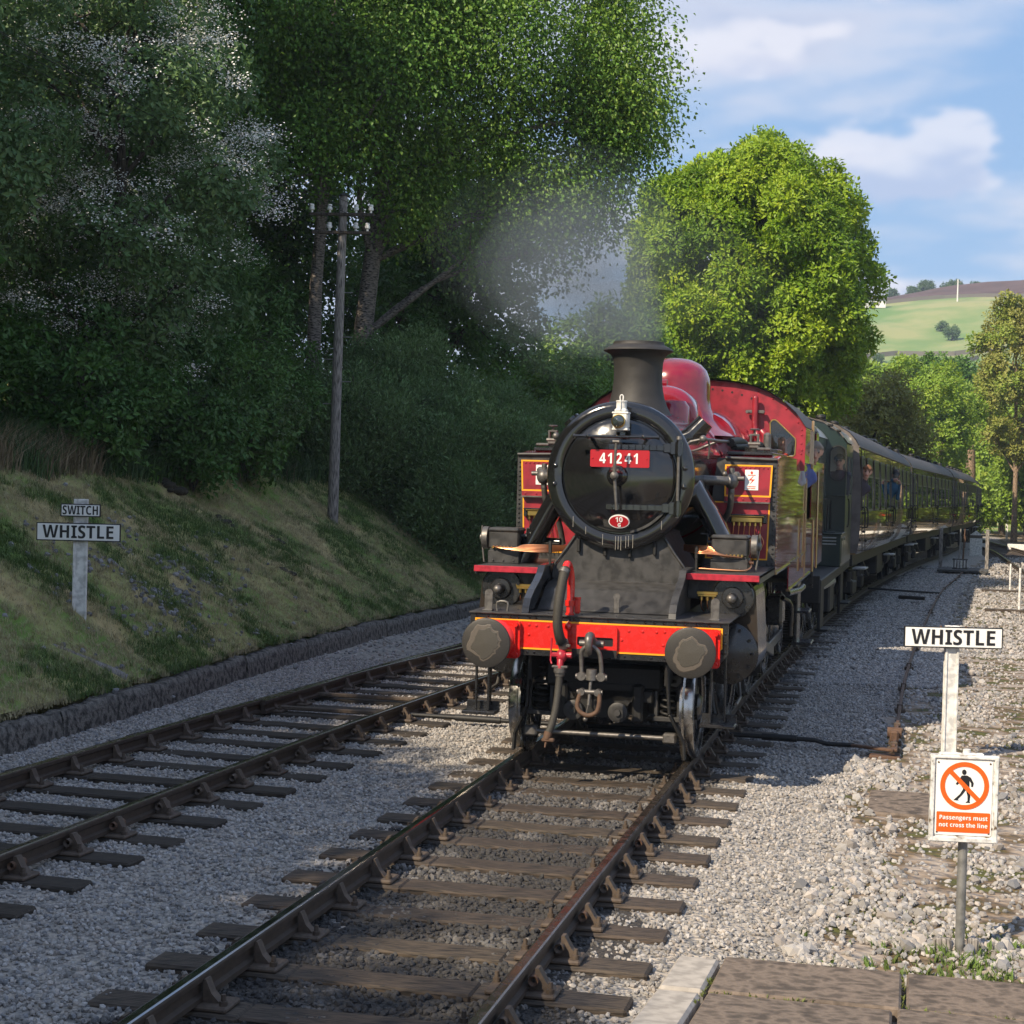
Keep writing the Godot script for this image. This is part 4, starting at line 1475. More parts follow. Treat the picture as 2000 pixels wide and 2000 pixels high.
		for i in 3:
			b.cyl(Vector3((0.785 + 0.055 * i) * s, 1.43, -1.36), Vector3((0.785 + 0.055 * i) * s, 1.395, -1.36), 0.017, 0.017, 6)
		put("oil_distributor", b, M.brass, rb)
		b = B.new()
		for i in 3:
			var x := (0.785 + 0.055 * i) * s
			b.tube(smooth_path([Vector3(x, 1.4, -1.36), Vector3(x, 1.34, -1.37), Vector3(x + 0.02 * s, 1.29, -1.43)]), 0.006, 5)
		put("oil_pipe", b, M.copper, rb)
		# mechanical lubricator with its driving wheel
		var mx := 1.155 * s if s < 0 else 0.985
		var hw := 0.145 if s < 0 else 0.165
		b = B.new()
		b.box(Vector3(mx, 1.86, -1.86), Vector3(hw * 2, 0.16, 0.27), 0.012)
		b.box(Vector3(mx, 1.955, -1.86), Vector3(hw * 2 + 0.02, 0.045, 0.29), 0.018)
		b.box(Vector3(mx, 1.70, -1.86), Vector3(hw * 2 + 0.015, 0.12, 0.26), 0.006)
		b.box(Vector3(mx, 1.77, -1.86), Vector3(hw * 2 - 0.02, 0.06, 0.25), 0.004)
		for i in 3:
			b.rivet(Vector3(mx - 0.1 + 0.1 * i, 1.665, -1.729), F, 0.012)
		b.tube([Vector3(mx - hw * s, 1.9, -1.86), Vector3(mx - (hw + 0.05) * s, 1.9, -1.86)], 0.02, 8)
		b.tube([Vector3(mx - (hw + 0.05) * s, 1.9, -1.86), Vector3(mx - (hw + 0.05) * s, 1.975, -1.86), Vector3(mx - (hw + 0.12) * s, 1.978, -1.86)], 0.009, 6)
		var lub := put("lubricator", b, M.dark, rb)
		b = B.new()
		var wx := mx + (hw + 0.06) * s
		b.lathe([Vector2(0, -0.035), Vector2(0.095, -0.035), Vector2(0.107, -0.03), Vector2(0.107, 0.02), Vector2(0.1, 0.027), Vector2(0.07, 0.027), Vector2(0.06, 0.01), Vector2(0.045, 0.01), Vector2(0.04, 0.05), Vector2(0.02, 0.06), Vector2(0, 0.06)], Vector3(wx, 1.875, -1.86), Vector3(s, 0, 0), 28)
		put("drive_wheel", b, M.dull_steel, lub)
		b = B.new()
		b.tube([Vector3(wx + 0.04 * s, 1.99, -1.86), Vector3(wx + 0.045 * s, 1.88, -1.86), Vector3(wx + 0.01 * s, 1.64, -1.84)], 0.010, 6)
		put("ratchet_arm", b, M.dull_steel, lub)
		b = B.new()
		for i in 6:
			var h := 1.79 + 0.004 * (i % 2)
			var x0 := mx - s * (hw - 0.04 - 0.045 * (5 - i) * 0.8)
			if s < 0:
				b.tube(smooth_path([Vector3(mx - 0.10 + 0.035 * i, 1.80, -1.72), Vector3(mx - 0.02 + 0.03 * i, 1.785, -1.68), Vector3(-0.95, 1.765 + 0.011 * i, -1.66 - 0.01 * i), Vector3(-0.72, 1.765 + 0.012 * i, -1.68 - 0.012 * i), Vector3(-0.52, 1.79 + 0.006 * i, -1.85)]), 0.0068, 5)
			else:
				b.tube(smooth_path([Vector3(mx + 0.12 - 0.03 * i, 1.775, -1.72), Vector3(mx + 0.03 - 0.03 * i, 1.785 + 0.004 * i, -1.68), Vector3(0.82, 1.80 + 0.012 * i, -1.66 - 0.01 * i), Vector3(0.68, 1.805 + 0.013 * i, -1.68 - 0.012 * i), Vector3(0.55, 1.82 + 0.01 * i, -1.85)]), 0.0068, 5)
		put("oil_pipe", b, M.copper, lub)
		b = B.new()
		for i in 5:
			var x := mx - 0.10 + 0.035 * i if s < 0 else mx + 0.12 - 0.035 * i
			b.cyl(Vector3(x, 1.79, -1.73), Vector3(x, 1.79, -1.70), 0.014, 0.011, 6)
		put("union_nut", b, M.brass, lub)
		b = B.new()
		var bx := 0.69 * s
		b.bar(Vector3(bx, 1.64, -1.68), Vector3(bx, 1.87, -1.68), 0.02, 0.02)
		b.box(Vector3(bx, 1.80, -1.68), Vector3(0.03, 0.1, 0.03), 0.004)
		put("pipe_clip", b, M.under, rb)
		if s > 0:
			b = B.new()
			b.tube(smooth_path([Vector3(0.72, 1.665, -1.66), Vector3(0.95, 1.66, -1.65), Vector3(1.14, 1.66, -1.66), Vector3(1.19, 1.70, -1.72), Vector3(1.16, 1.725, -1.8)]), 0.009, 6)
			b.cyl(Vector3(1.14, 1.725, -1.84), Vector3(1.2, 1.725, -1.84), 0.02, 0.02, 8)
			put("oil_pipe", b, M.copper, rb)
		else:
			b = B.new()
			b.tube([Vector3(-1.02, 1.845, -2.05), Vector3(-0.66, 1.845, -2.0)], 0.042, 12)
			put("cross_pipe", b, M.gloss, rb)
	# valve chests and cylinders
	for s: float in [-1.0, 1.0]:
		b = B.new()
		var hull := PackedVector2Array()
		for i in 15:
			var a := lerpf(0.10, PI - 0.1, i / 14.0)
			hull.push_back(Vector2(1.07 * s + cos(a) * 0.205, 1.43 + sin(a) * 0.205))
		for i in 19:
			var a := lerpf(PI + 0.05, TAU - 0.05, i / 18.0)
			hull.push_back(Vector2(1.02 * s + cos(a) * 0.29, 0.93 + sin(a) * 0.29))
		b.at(face_z(Vector3(0, 0, -2.25)))
		b.prism(hull, 0.86)
		var cy := put("cylinder", b, M.casing, L)
		b = B.new()
		var vc := Vector3(1.07 * s, 1.43, 0)
		b.lathe([Vector2(0.19, -1.40), Vector2(0.19, -1.36), Vector2(0.182, -1.35), Vector2(0.1, -1.348), Vector2(0.098, -1.31), Vector2(0.09, -1.30), Vector2(0.05, -1.298), Vector2(0.045, -1.22), Vector2(0.035, -1.2), Vector2(0, -1.195)], vc, F, 32)
		for i in 8:
			var a := TAU * i / 8.0 + 0.3
			b.cyl(vc + Vector3(cos(a) * 0.165, sin(a) * 0.165, -1.36), vc + Vector3(cos(a) * 0.165, sin(a) * 0.165, -1.33), 0.016, 0.016, 6)
		put("valve_cover", b, M.black, cy)
		b = B.new()
		b.ball(vc + Vector3(0, 0, -1.2), Vector3.ONE * 0.042, 14, 8)
		put("valve_spindle", b, M.dull_steel, cy)
		b = B.new()
		var cc := Vector3(1.02 * s, 0.93, 0)
		b.lathe([Vector2(0.285, -1.40), Vector2(0.285, -1.36), Vector2(0.27, -1.345), Vector2(0.2, -1.34), Vector2(0.18, -1.325), Vector2(0, -1.315)], cc, F, 36)
		for i in 12:
			var a := TAU * i / 12.0
			b.cyl(cc + Vector3(cos(a) * 0.245, sin(a) * 0.245, -1.35), cc + Vector3(cos(a) * 0.245, sin(a) * 0.245, -1.32), 0.014, 0.014, 6)
		put("cylinder_cover", b, M.black, cy)
		b = B.new()
		b.tube([cc + Vector3(0.1 * s, -0.28, -1.6), cc + Vector3(0.12 * s, -0.42, -1.55), cc + Vector3(0.12 * s, -0.44, -1.2)], 0.016, 6)
		put("drain_pipe", b, M.dull_steel, cy)
		# rods and guides
		b = B.new()
		b.cyl(Vector3(1.02 * s, 0.93, -2.2), Vector3(1.02 * s, 0.93, -3.0), 0.035, 0.035, 10)
		b.bar(Vector3(1.02 * s, 1.07, -2.2), Vector3(1.02 * s, 1.07, -3.3), 0.08, 0.06)
		b.bar(Vector3(1.02 * s, 0.79, -2.2), Vector3(1.02 * s, 0.79, -3.3), 0.08, 0.06)
		b.box(Vector3(1.02 * s, 0.93, -3.0), Vector3(0.12, 0.26, 0.3), 0.02)
		b.bar(Vector3(1.08 * s, 0.93, -3.0), Vector3(1.08 * s, 0.52, -5.7), 0.05, 0.11, 0.01)
		b.bar(Vector3(1.0 * s, 0.52, -3.6), Vector3(1.0 * s, 0.52, -7.8), 0.05, 0.12, 0.01)
		b.bar(Vector3(1.1 * s, 1.2, -3.2), Vector3(1.1 * s, 0.85, -4.6), 0.04, 0.08, 0.01)
		put("coupling_rod", b, M.dull_steel, L)
		b = B.new()
		b.bar(Vector3(1.20 * s, 1.58, -2.5), Vector3(1.20 * s, 0.62, -2.62), 0.03, 0.05)
		b.bar(Vector3(1.20 * s, 0.62, -2.62), Vector3(0.7 * s, 0.55, -2.7), 0.03, 0.05)
		b.box(Vector3(1.16 * s, 1.1, -2.7), Vector3(0.14, 0.9, 0.05), 0.02)
		put("motion_bracket", b, M.under, L)
		for z in [-3.6, -5.7, -7.8]:
			spoked_wheel(L, "driving_wheel", 0.76 * s, z, 0.762, 15, s)
		spoked_wheel(L, "leading_wheel", 0.755 * s, -1.14, 0.457, 10, s)
		spoked_wheel(L, "trailing_wheel", 0.755 * s, -10.35, 0.457, 10, s)
	# leading truck
	b = B.new()
	b.cyl(Vector3(-0.75, 0.457, -1.14), Vector3(0.75, 0.457, -1.14), 0.085, 0.085, 16)
	b.cyl(Vector3(-0.62, 0.457, -1.14), Vector3(-0.5, 0.457, -1.14), 0.13, 0.13, 16)
	b.cyl(Vector3(0.62, 0.457, -1.14), Vector3(0.5, 0.457, -1.14), 0.13, 0.13, 16)
	b.box(Vector3(0, 0.72, -1.1), Vector3(1.06, 0.22, 0.5), 0.03)
	b.box(Vector3(0, 0.56, -0.86), Vector3(0.9, 0.12, 0.06), 0.015)
	b.box(Vector3(-0.36, 0.5, -0.95), Vector3(0.1, 0.34, 0.35), 0.02)
	b.box(Vector3(0.32, 0.5, -0.95), Vector3(0.1, 0.34, 0.35), 0.02)
	b.prism(v2([[-0.34, 0.66], [0.34, 0.66], [0.18, 0.40], [0.1, 0.36], [-0.1, 0.36], [-0.18, 0.40]]), 0.05, -0.88)
	var truck := put("leading_truck", b, M.under, L)
	b = B.new()
	b.tube([Vector3(-0.62, 0.225, -0.72), Vector3(0.62, 0.225, -0.72)], 0.022, 10)
	for s: float in [-1.0, 1.0]:
		b.box(Vector3(0.62 * s, 0.225, -0.74), Vector3(0.12, 0.09, 0.1), 0.015)
	put("cross_rod", b, M.dull_steel, truck)
	for s: float in [-1.0, 1.0]:
		b = B.new()
		var hx := []
		for i in 85:
			var a := TAU * i / 12.0
			hx.append(Vector3(0.575 * s + cos(a) * 0.062, 0.40 + 0.42 * i / 84.0, -0.92 + sin(a) * 0.062))
		b.tube(hx, 0.014, 6)
		put("coil_spring", b, M.under, truck)
		b = B.new()
		b.box(Vector3(0.47 * s, 0.5, -0.9), Vector3(0.035, 0.3, 0.04), 0.006)
		b.box(Vector3(0.67 * s, 0.5, -0.9), Vector3(0.03, 0.3, 0.04), 0.006)
		b.box(Vector3(0.57 * s, 0.37, -0.9), Vector3(0.26, 0.045, 0.1), 0.008)
		put("spring_hanger", b, M.dark, truck)
		b = B.new()
		b.lathe([Vector2(0.0, 0.0), Vector2(0.085, 0.0), Vector2(0.09, 0.01), Vector2(0.088, 0.07), Vector2(0.06, 0.08), Vector2(0.03, 0.075), Vector2(0.028, 0.1), Vector2(0, 0.1)], Vector3(0.2 * s - 0.05, 0.42, -0.83), F, 20)
		put("damper", b, M.dark, truck)
		b = B.new()
		b.bar(Vector3(0.60 * s, 0.90, -0.56), Vector3(0.63 * s, 0.46, -0.60), 0.022, 0.075, 0.004, F)
		b.bar(Vector3(0.63 * s, 0.46, -0.60), Vector3(0.75 * s, 0.2, -0.67), 0.022, 0.08, 0.004, F)
		b.bar(Vector3(0.75 * s, 0.2, -0.67), Vector3(0.76 * s, 0.055, -0.67), 0.022, 0.075, 0.004, F)
		put("guard_iron", b, M.under, L)
		b = B.new()
		b.bar(Vector3(0.98 * s, 1.27, -0.62), Vector3(0.98 * s, 0.40, -0.62), 0.02, 0.09, 0.004, F)
		b.bar(Vector3(1.10 * s, 1.27, -0.62), Vector3(1.10 * s, 0.40, -0.62), 0.02, 0.03, 0.004, F)
		b.box(Vector3(1.05 * s, 0.385, -0.6), Vector3(0.3, 0.03, 0.2), 0.006)
		b.box(Vector3(1.05 * s, 0.42, -0.69), Vector3(0.3, 0.1, 0.015), 0.004)
		put("footstep", b, M.black, L)
	# vacuum standpipe and hoses
	b = B.new()
	b.tube(smooth_path([Vector3(-0.25, 1.185, -0.455), Vector3(-0.25, 1.22, -0.5), Vector3(-0.25, 1.35, -0.52), Vector3(-0.25, 1.58, -0.53), Vector3(-0.262, 1.69, -0.51), Vector3(-0.272, 1.725, -0.46), Vector3(-0.275, 1.69, -0.41)]), 0.034, 12)
	b.cyl(Vector3(-0.25, 1.36, -0.52), Vector3(-0.25, 1.41, -0.52), 0.046, 0.046, 14)
	b.cyl(Vector3(-0.25, 1.27, -0.51), Vector3(-0.25, 1.3, -0.51), 0.04, 0.04, 14)
	b.box(Vector3(-0.185, 1.36, -0.52), Vector3(0.05, 0.13, 0.05), 0.012)
	b.ball(Vector3(-0.25, 1.185, -0.455), Vector3.ONE * 0.034, 10, 6)
	b.cyl(Vector3(-0.185, 1.42, -0.52), Vector3(-0.185, 1.44, -0.52), 0.03, 0.03, 10)
	put("vacuum_standpipe", b, M.signal_red, L)
	b = B.new()
	var hp := smooth_path([Vector3(-0.275, 1.69, -0.405), Vector3(-0.285, 1.6, -0.35), Vector3(-0.305, 1.4, -0.30), Vector3(-0.31, 1.22, -0.29), Vector3(-0.29, 1.1, -0.31), Vector3(-0.27, 1.05, -0.35)], 24)
	var hr := []
	for i in hp.size():
		hr.append(0.041 + 0.004 * (1.0 if i % 2 == 0 else -0.6))
	b.tube(hp, hr, 14)
	put("vacuum_hose", b, M.rubber, L)
	b = B.new()
	b.cyl(Vector3(-0.272, 1.065, -0.345), Vector3(-0.262, 1.02, -0.37), 0.05, 0.05, 12)
	b.bar(Vector3(-0.33, 1.05, -0.34), Vector3(-0.2, 1.03, -0.33), 0.03, 0.025, 0.005)
	b.cyl(Vector3(-0.28, 1.68, -0.395), Vector3(-0.287, 1.65, -0.375), 0.048, 0.048, 14)
	put("hose_clip", b, M.dull_steel, L)
	b = B.new()
	b.tube([Vector3(-0.29, 1.0, -0.47), Vector3(-0.29, 0.97, -0.38), Vector3(-0.285, 0.9, -0.33), Vector3(-0.285, 0.83, -0.32)], 0.03, 10)
	b.ball(Vector3(-0.28, 0.94, -0.35), Vector3(0.05, 0.06, 0.05), 10, 8)
	b.tube([Vector3(-0.37, 1.09, -0.35), Vector3(-0.375, 0.9, -0.35), Vector3(-0.36, 0.87, -0.33)], 0.008, 6)
	b.cyl(Vector3(-0.24, 0.95, -0.35), Vector3(-0.19, 0.95, -0.35), 0.024, 0.03, 10)
	b.box(Vector3(-0.30, 0.95, -0.33), Vector3(0.13, 0.04, 0.04), 0.01)
	put("steam_heat_cock", b, M.strip_red, L)
	b = B.new()
	b.cyl(Vector3(-0.285, 0.80, -0.32), Vector3(-0.285, 0.84, -0.32), 0.055, 0.055, 8)
	b.box(Vector3(-0.285, 0.85, -0.32), Vector3(0.14, 0.022, 0.05), 0.006)
	b.cyl(Vector3(-0.285, 0.77, -0.32), Vector3(-0.285, 0.80, -0.32), 0.042, 0.045, 12)
	put("pipe_flange", b, M.dull_steel, L)
	b = B.new()
	hp = smooth_path([Vector3(-0.285, 0.79, -0.32), Vector3(-0.29, 0.66, -0.3), Vector3(-0.30, 0.5, -0.26), Vector3(-0.325, 0.36, -0.22), Vector3(-0.35, 0.29, -0.2)], 14)
	hr = []
	for i in hp.size():
		hr.append(0.032 + 0.002 * (1.0 if i % 2 == 0 else -0.6))
	b.tube(hp, hr, 12)
	put("steam_hose", b, M.rubber, L)
	b = B.new()
	b.cyl(Vector3(-0.345, 0.30, -0.205), Vector3(-0.36, 0.24, -0.19), 0.04, 0.034, 8)
	b.box(Vector3(-0.345, 0.235, -0.19), Vector3(0.11, 0.035, 0.05), 0.01)
	b.tube([Vector3(-0.36, 0.24, -0.19), Vector3(-0.37, 0.17, -0.18)], [0.014, 0.008], 6)
	put("hose_coupling", b, M.rust, L)
	make_tanks_and_cab(L)


func make_tanks_and_cab(L: Node3D) -> void:
	var F := Vector3(0, 0, 1)
	var b: B
	for s: float in [-1.0, 1.0]:
		var mir := Transform3D(Basis(Vector3(s, 0, 0), Vector3.UP, Vector3(0, 0, 1)), Vector3.ZERO)
		b = B.new()
		b.at(mir * face_x(Vector3(0.74, 0, 0)))
		b.prism(v2([[2.905, 1.6], [2.905, 2.66], [2.93, 2.70], [3.35, 2.735], [6.2, 2.735], [6.2, 1.6]]), 0.562)
		var tk := put("side_tank", b, M.crimson, L)
		b = B.new()
		b.at(mir * face_x(Vector3(1.302, 0, 0)))
		b.prism(v2([[2.905, 1.585], [2.905, 2.655], [2.93, 2.695], [3.35, 2.73], [7.5, 2.73], [7.5, 2.0], [8.42, 2.0], [8.42, 2.73], [11.3, 2.73], [11.3, 1.3], [8.44, 1.3], [4.75, 1.3], [4.75, 1.585]]), 0.012)
		put("side_sheet", b, M.crimson, tk)
		b = B.new()
		b.at(mir)
		b.box(Vector3(1.318, 2.105, -5.2), Vector3(0.008, 0.03, 4.5), 0.002)
		b.box(Vector3(1.318, 1.59, -6.2), Vector3(0.008, 0.03, 2.9), 0.002)
		b.box(Vector3(1.318, 1.90, -7.42), Vector3(0.01, 1.2, 0.05), 0.003)
		b.bar(Vector3(1.31, 1.575, -2.9), Vector3(1.31, 1.575, -4.75), 0.045, 0.03, 0.005)
		b.bar(Vector3(1.31, 1.29, -4.75), Vector3(1.31, 1.29, -8.44), 0.045, 0.03, 0.005)
		put("beading", b, M.maroon, tk)
		b = B.new()
		b.at(mir)
		for zz in [-3.25, -3.9, -4.6, -5.3, -6.0, -6.7]:
			for i in 9:
				b.rivet(Vector3(1.3145, 1.66 + 0.12 * i, zz), Vector3(1, 0, 0), 0.0065)
		for i in 26:
			b.rivet(Vector3(1.3145, 1.36 + 0.05 * i, -7.34), Vector3(1, 0, 0), 0.009)
			b.rivet(Vector3(1.3145, 1.62 + 0.041 * i, -2.945), Vector3(1, 0, 0), 0.011)
		put("rivets", b, M.maroon, tk, "stuff")
		# black front with its red panels
		b = B.new()
		b.at(mir * face_z(Vector3(0, 0, -2.905)))
		b.prism(v2([[0.72, 2.70], [1.312, 2.70], [1.312, 1.6], [0.60, 1.6]]), 0.012)
		b.at(mir)
		b.tube([Vector3(0.80, 2.70, -2.88), Vector3(1.31, 2.69, -2.88)], 0.017, 8)
		var fr := put("tank_front", b, M.dark, tk)
		b = B.new()
		b.at(mir)
		for i in 21:
			b.rivet(Vector3(1.285, 2.61 - 0.047 * i, -2.893), F, 0.0125)
		for q in [[1.24, 1.66], [1.285, 1.66], [1.24, 1.62], [1.2, 1.64]]:
			b.rivet(Vector3(q[0], q[1], -2.893), F, 0.0125)
		put("rivets", b, M.black, fr, "stuff")
		var low := v2([[0.70, 2.27], [1.25, 2.27], [1.235, 1.70], [0.62, 1.70]])
		b = B.new()
		b.at(mir * face_z(Vector3(0, 0, -2.893)))
		b.prism(low, 0.004)
		put("red_panel", b, M.crimson_old, fr)
		b = B.new()
		b.at(mir * face_z(Vector3(0, 0, -2.889)))
		b.outline(low, 0.014, 0.003)
		put("yellow_lining", b, M.yellow, fr)
		b = B.new()
		var up := v2([[0.80, 2.635], [1.268, 2.635], [1.253, 2.275], [0.80, 2.275]])
		b.at(mir * face_z(Vector3(0, 0, -2.893)))
		b.prism(up, 0.03)
		b.box(Vector3(1.03, 2.29, 0.032), Vector3(0.44, 0.06, 0.02), 0.004)
		var pn := put("hinged_panel", b, M.crimson_old, fr)
		b = B.new()
		b.at(mir)
		b.bar(Vector3(0.80, 2.265, -2.85), Vector3(1.25, 2.265, -2.85), 0.06, 0.014)
		put("lip", b, M.dull_steel, pn)
		b = B.new()
		b.at(mir * face_z(Vector3(0, 0, -2.863)))
		b.outline(v2([[0.80, 2.635], [1.268, 2.635], [1.255, 2.32], [0.80, 2.32]]), 0.016, 0.003)
		put("yellow_lining", b, M.yellow, pn)
		b = B.new()
		b.at(mir)
		for i in 9:
			b.rivet(Vector3(0.87 + 0.044 * i, 2.605, -2.862), F, 0.0105)
		for i in 4:
			b.rivet(Vector3(0.87 + 0.115 * i, 2.293, -2.851), F, 0.011)
		put("rivets", b, M.crimson_old, pn, "stuff")
		# overhead line warning
		var wx := 1.065 if s > 0 else -1.045
		b = B.new()
		b.at(face_z(Vector3(wx, 2.487, -2.862)))
		b.prism(rect(-0.066, -0.1, 0.066, 0.1, 0.004), 0.005)
		var ws := put("warning_plate", b, M.sign_white, pn)
		b = B.new()
		b.at(face_z(Vector3(wx, 2.487, -2.857)))
		b.prism(v2([[-0.009, 0.058], [0.009, 0.058], [0.009, 0.07], [0.016, 0.07], [0, 0.09], [-0.016, 0.07], [-0.009, 0.07]]), 0.002)
		b.prism(v2([[0.012, 0.036], [-0.03, -0.004], [0.006, -0.004], [-0.018, -0.044], [0.032, 0.006], [-0.006, 0.006], [0.018, 0.036]]), 0.002)
		put("flash", b, M.print_red, ws)
		letters("letters", "DANGER", 0.0105, M.print_red, ws, face_z(Vector3(wx, 2.5335, -2.8555)), true, 1.3, 0.002)
		letters("letters", "OVERHEAD", 0.0095, M.print_red, ws, face_z(Vector3(wx, 2.4225, -2.8555)), true, 1.2, 0.002)
		letters("letters", "LIVE WIRES", 0.0095, M.print_red, ws, face_z(Vector3(wx, 2.4035, -2.8555)), true, 1.1, 0.002)
		# brass oil box with its pipes
		b = B.new()
		b.at(mir)
		b.box(Vector3(1.03, 2.13, -2.85), Vector3(0.34, 0.012, 0.09), 0.003)
		b.box(Vector3(1.03, 2.095, -2.85), Vector3(0.30, 0.05, 0.07), 0.005)
		var ob := put("oil_box", b, M.brass, fr)
		b = B.new()
		b.at(mir)
		b.box(Vector3(1.03, 2.142, -2.855), Vector3(0.38, 0.012, 0.11), 0.003)
		b.box(Vector3(0.86, 2.10, -2.86), Vector3(0.035, 0.08, 0.05), 0.008)
		b.box(Vector3(1.205, 2.10, -2.86), Vector3(0.04, 0.08, 0.05), 0.008)
		put("lid", b, M.black, ob)
		b = B.new()
		b.at(mir)
		for i in 6:
			var x := 0.90 + 0.053 * i
			b.cyl(Vector3(x, 2.07, -2.85), Vector3(x, 2.035, -2.85), 0.015, 0.015, 6)
		put("union_nut", b, M.brass, ob)
		b = B.new()
		b.at(mir)
		for i in 6:
			var x := 0.90 + 0.053 * i
			b.tube(smooth_path([Vector3(x, 2.04, -2.85), Vector3(x - 0.004, 1.96, -2.855), Vector3(x - 0.03 + 0.012 * i, 1.86, -2.86), Vector3(x - 0.02 - 0.01 * i, 1.7, -2.86)]), 0.0055, 5)
		put("oil_pipe", b, M.copper, ob)
		# things on the tank top
		b = B.new()
		b.at(mir)
		b.box(Vector3(1.0, 2.752, -4.2), Vector3(0.46, 0.035, 1.9), 0.008)
		b.box(Vector3(1.05, 2.79, -4.3), Vector3(0.34, 0.05, 0.7), 0.01)
		b.cyl(Vector3(1.02, 2.75, -3.55), Vector3(1.02, 2.82, -3.55), 0.1, 0.1, 20)
		put("filler_lid", b, M.black, tk)
		b = B.new()
		b.at(mir)
		b.box(Vector3(1.04, 2.82, -3.3), Vector3(0.10, 0.03, 0.08), 0.008)
		for q in [-1.0, 1.0]:
			b.box(Vector3(1.04 + 0.036 * q, 2.87, -3.3), Vector3(0.022, 0.14, 0.05), 0.006)
		b.box(Vector3(1.04, 2.94, -3.3), Vector3(0.1, 0.022, 0.05), 0.006)
		b.cyl(Vector3(1.04, 2.94, -3.3), Vector3(1.04, 2.995, -3.3), 0.012, 0.012, 8)
		b.lathe([Vector2(0.0, 2.985), Vector2(0.045, 2.988), Vector2(0.05, 2.998), Vector2(0.04, 3.005), Vector2(0, 3.006)], Vector3(1.04, 0, -3.3), Vector3.UP, 16)
		b.cyl(Vector3(0.98, 2.85, -3.28), Vector3(1.1, 2.85, -3.28), 0.02, 0.02, 10)
		b.box(Vector3(1.14, 2.80, -3.3), Vector3(0.14, 0.03, 0.1), 0.01)
		put("filler_clamp", b, M.dull_steel, tk)
		b = B.new()
		b.at(mir)
		b.box(Vector3(1.005, 2.87, -5.2), Vector3(0.085, 0.29, 0.10), 0.025)
		put("ventilator", b, M.dull_steel, tk)
	# cab
	b = B.new()
	b.at(face_z(Vector3(0, 0, -6.22)))
	var arc := PackedVector2Array()
	for q in [[1.36, 2.6], [1.365, 3.1], [1.25, 3.265], [1.08, 3.42], [0.92, 3.515], [0.74, 3.585], [0.5, 3.63], [0.25, 3.648], [0.0, 3.652]]:
		arc.push_back(Vector2(q[0], q[1]))
	for i in range(arc.size() - 2, -1, -1):
		arc.push_back(Vector2(-arc[i].x, arc[i].y))
	var win := v2([[0.955, 2.76], [0.94, 3.16], [0.965, 3.195], [1.005, 3.20], [1.03, 3.185], [1.245, 2.985], [1.255, 2.95], [1.25, 2.79], [1.22, 2.76]])
	var winl := PackedVector2Array()
	for i in range(win.size() - 1, -1, -1):
		winl.push_back(Vector2(-win[i].x, win[i].y))
	b.holed(arc, [win, winl], 0.02)
	var cab := put("cab_front", b, M.crimson_old, L)
	b = B.new()
	b.at(face_z(Vector3(0, 0, -6.2)))
	for s: float in [-1.0, 1.0]:
		b.outline(win if s > 0 else winl, 0.012, 0.008)
	put("window_frame", b, M.brass, cab)
	b = B.new()
	b.at(face_z(Vector3(0, 0, -6.212)))
	b.prism(winl, 0.004)
	put("window_pane", b, M.glass, cab)
	b = B.new()
	b.at(face_z(Vector3(0, 0, -6.212)))
	b.prism(win, 0.004)
	put("window_pane", b, M.glass, cab)
	b = B.new()
	for i in 12:
		var a := i / 11.0
		var x := lerpf(-0.55, 0.72, a)
		var y := 3.585 - 0.11 * pow(absf(x) / 0.72, 2.6)
		b.cyl(Vector3(x, y - 0.035, -6.2), Vector3(x, y - 0.035, -6.196), 0.013, 0.013, 10)
	put("vent_hole", b, M.print_black, cab, "stuff")
	b = B.new()
	for i in arc.size() - 1:
		var a := arc[i].lerp(arc[i + 1], 0.5)
		var k := (Vector2(0, 2.6) - a).normalized() * 0.04
		b.rivet(Vector3(a.x + k.x, a.y + k.y, -6.2), F, 0.014)
	for y in [2.8, 2.92, 3.02, 3.08]:
		b.rivet(Vector3(1.315, y, -6.2), F, 0.013)
	put("rivets", b, M.crimson_old, cab, "stuff")
	b = B.new()
	b.tube(smooth_path([Vector3(0.775, 3.44, -6.1), Vector3(0.775, 3.25, -6.1), Vector3(0.78, 3.08, -6.1), Vector3(0.84, 2.95, -6.05), Vector3(0.87, 2.84, -6.0)]), 0.036, 12)
	b.ball(Vector3(0.775, 3.44, -6.1), Vector3.ONE * 0.036, 12, 6)
	put("ejector_pipe", b, M.crimson_old, L)
	b = B.new()
	b.box(Vector3(0.775, 3.28, -6.13), Vector3(0.22, 0.04, 0.05), 0.008)
	for s: float in [-1.0, 1.0]:
		b.cyl(Vector3(0.775 + 0.09 * s, 3.28, -6.1), Vector3(0.775 + 0.09 * s, 3.28, -6.07), 0.02, 0.02, 6)
	put("pipe_clip", b, M.dull_steel, L)
	b = B.new()
	b.tube(smooth_path([Vector3(0.87, 3.05, -6.0), Vector3(0.92, 2.98, -5.95), Vector3(0.94, 2.86, -5.8), Vector3(0.93, 2.76, -5.5)]), 0.045, 8)
	b.ball(Vector3(0.66, 3.02, -6.0), Vector3(0.06, 0.06, 0.06), 10, 6)
	b.ball(Vector3(0.74, 2.98, -6.0), Vector3(0.05, 0.06, 0.06), 10, 6)
	put("boiler_fitting", b, M.crimson_old, L)
	# roof sheet
	b = B.new()
	var rows := []
	for z in [-8.95, -6.14]:
		var row := PackedVector3Array()
		for i in range(arc.size() - 2, 0, -1):
			row.push_back(Vector3(arc[i].x, arc[i].y + 0.014, z))
		rows.append(row)
	rows.reverse()
	b.skin(rows)
	var rows2 := []
	for r in rows:
		var row := PackedVector3Array()
		for p in r:
			row.push_back(p - Vector3(0, 0.025, 0))
		row.reverse()
		rows2.append(row)
	b.skin(rows2)
	put("cab_roof", b, M.roof, L)
	b = B.new()
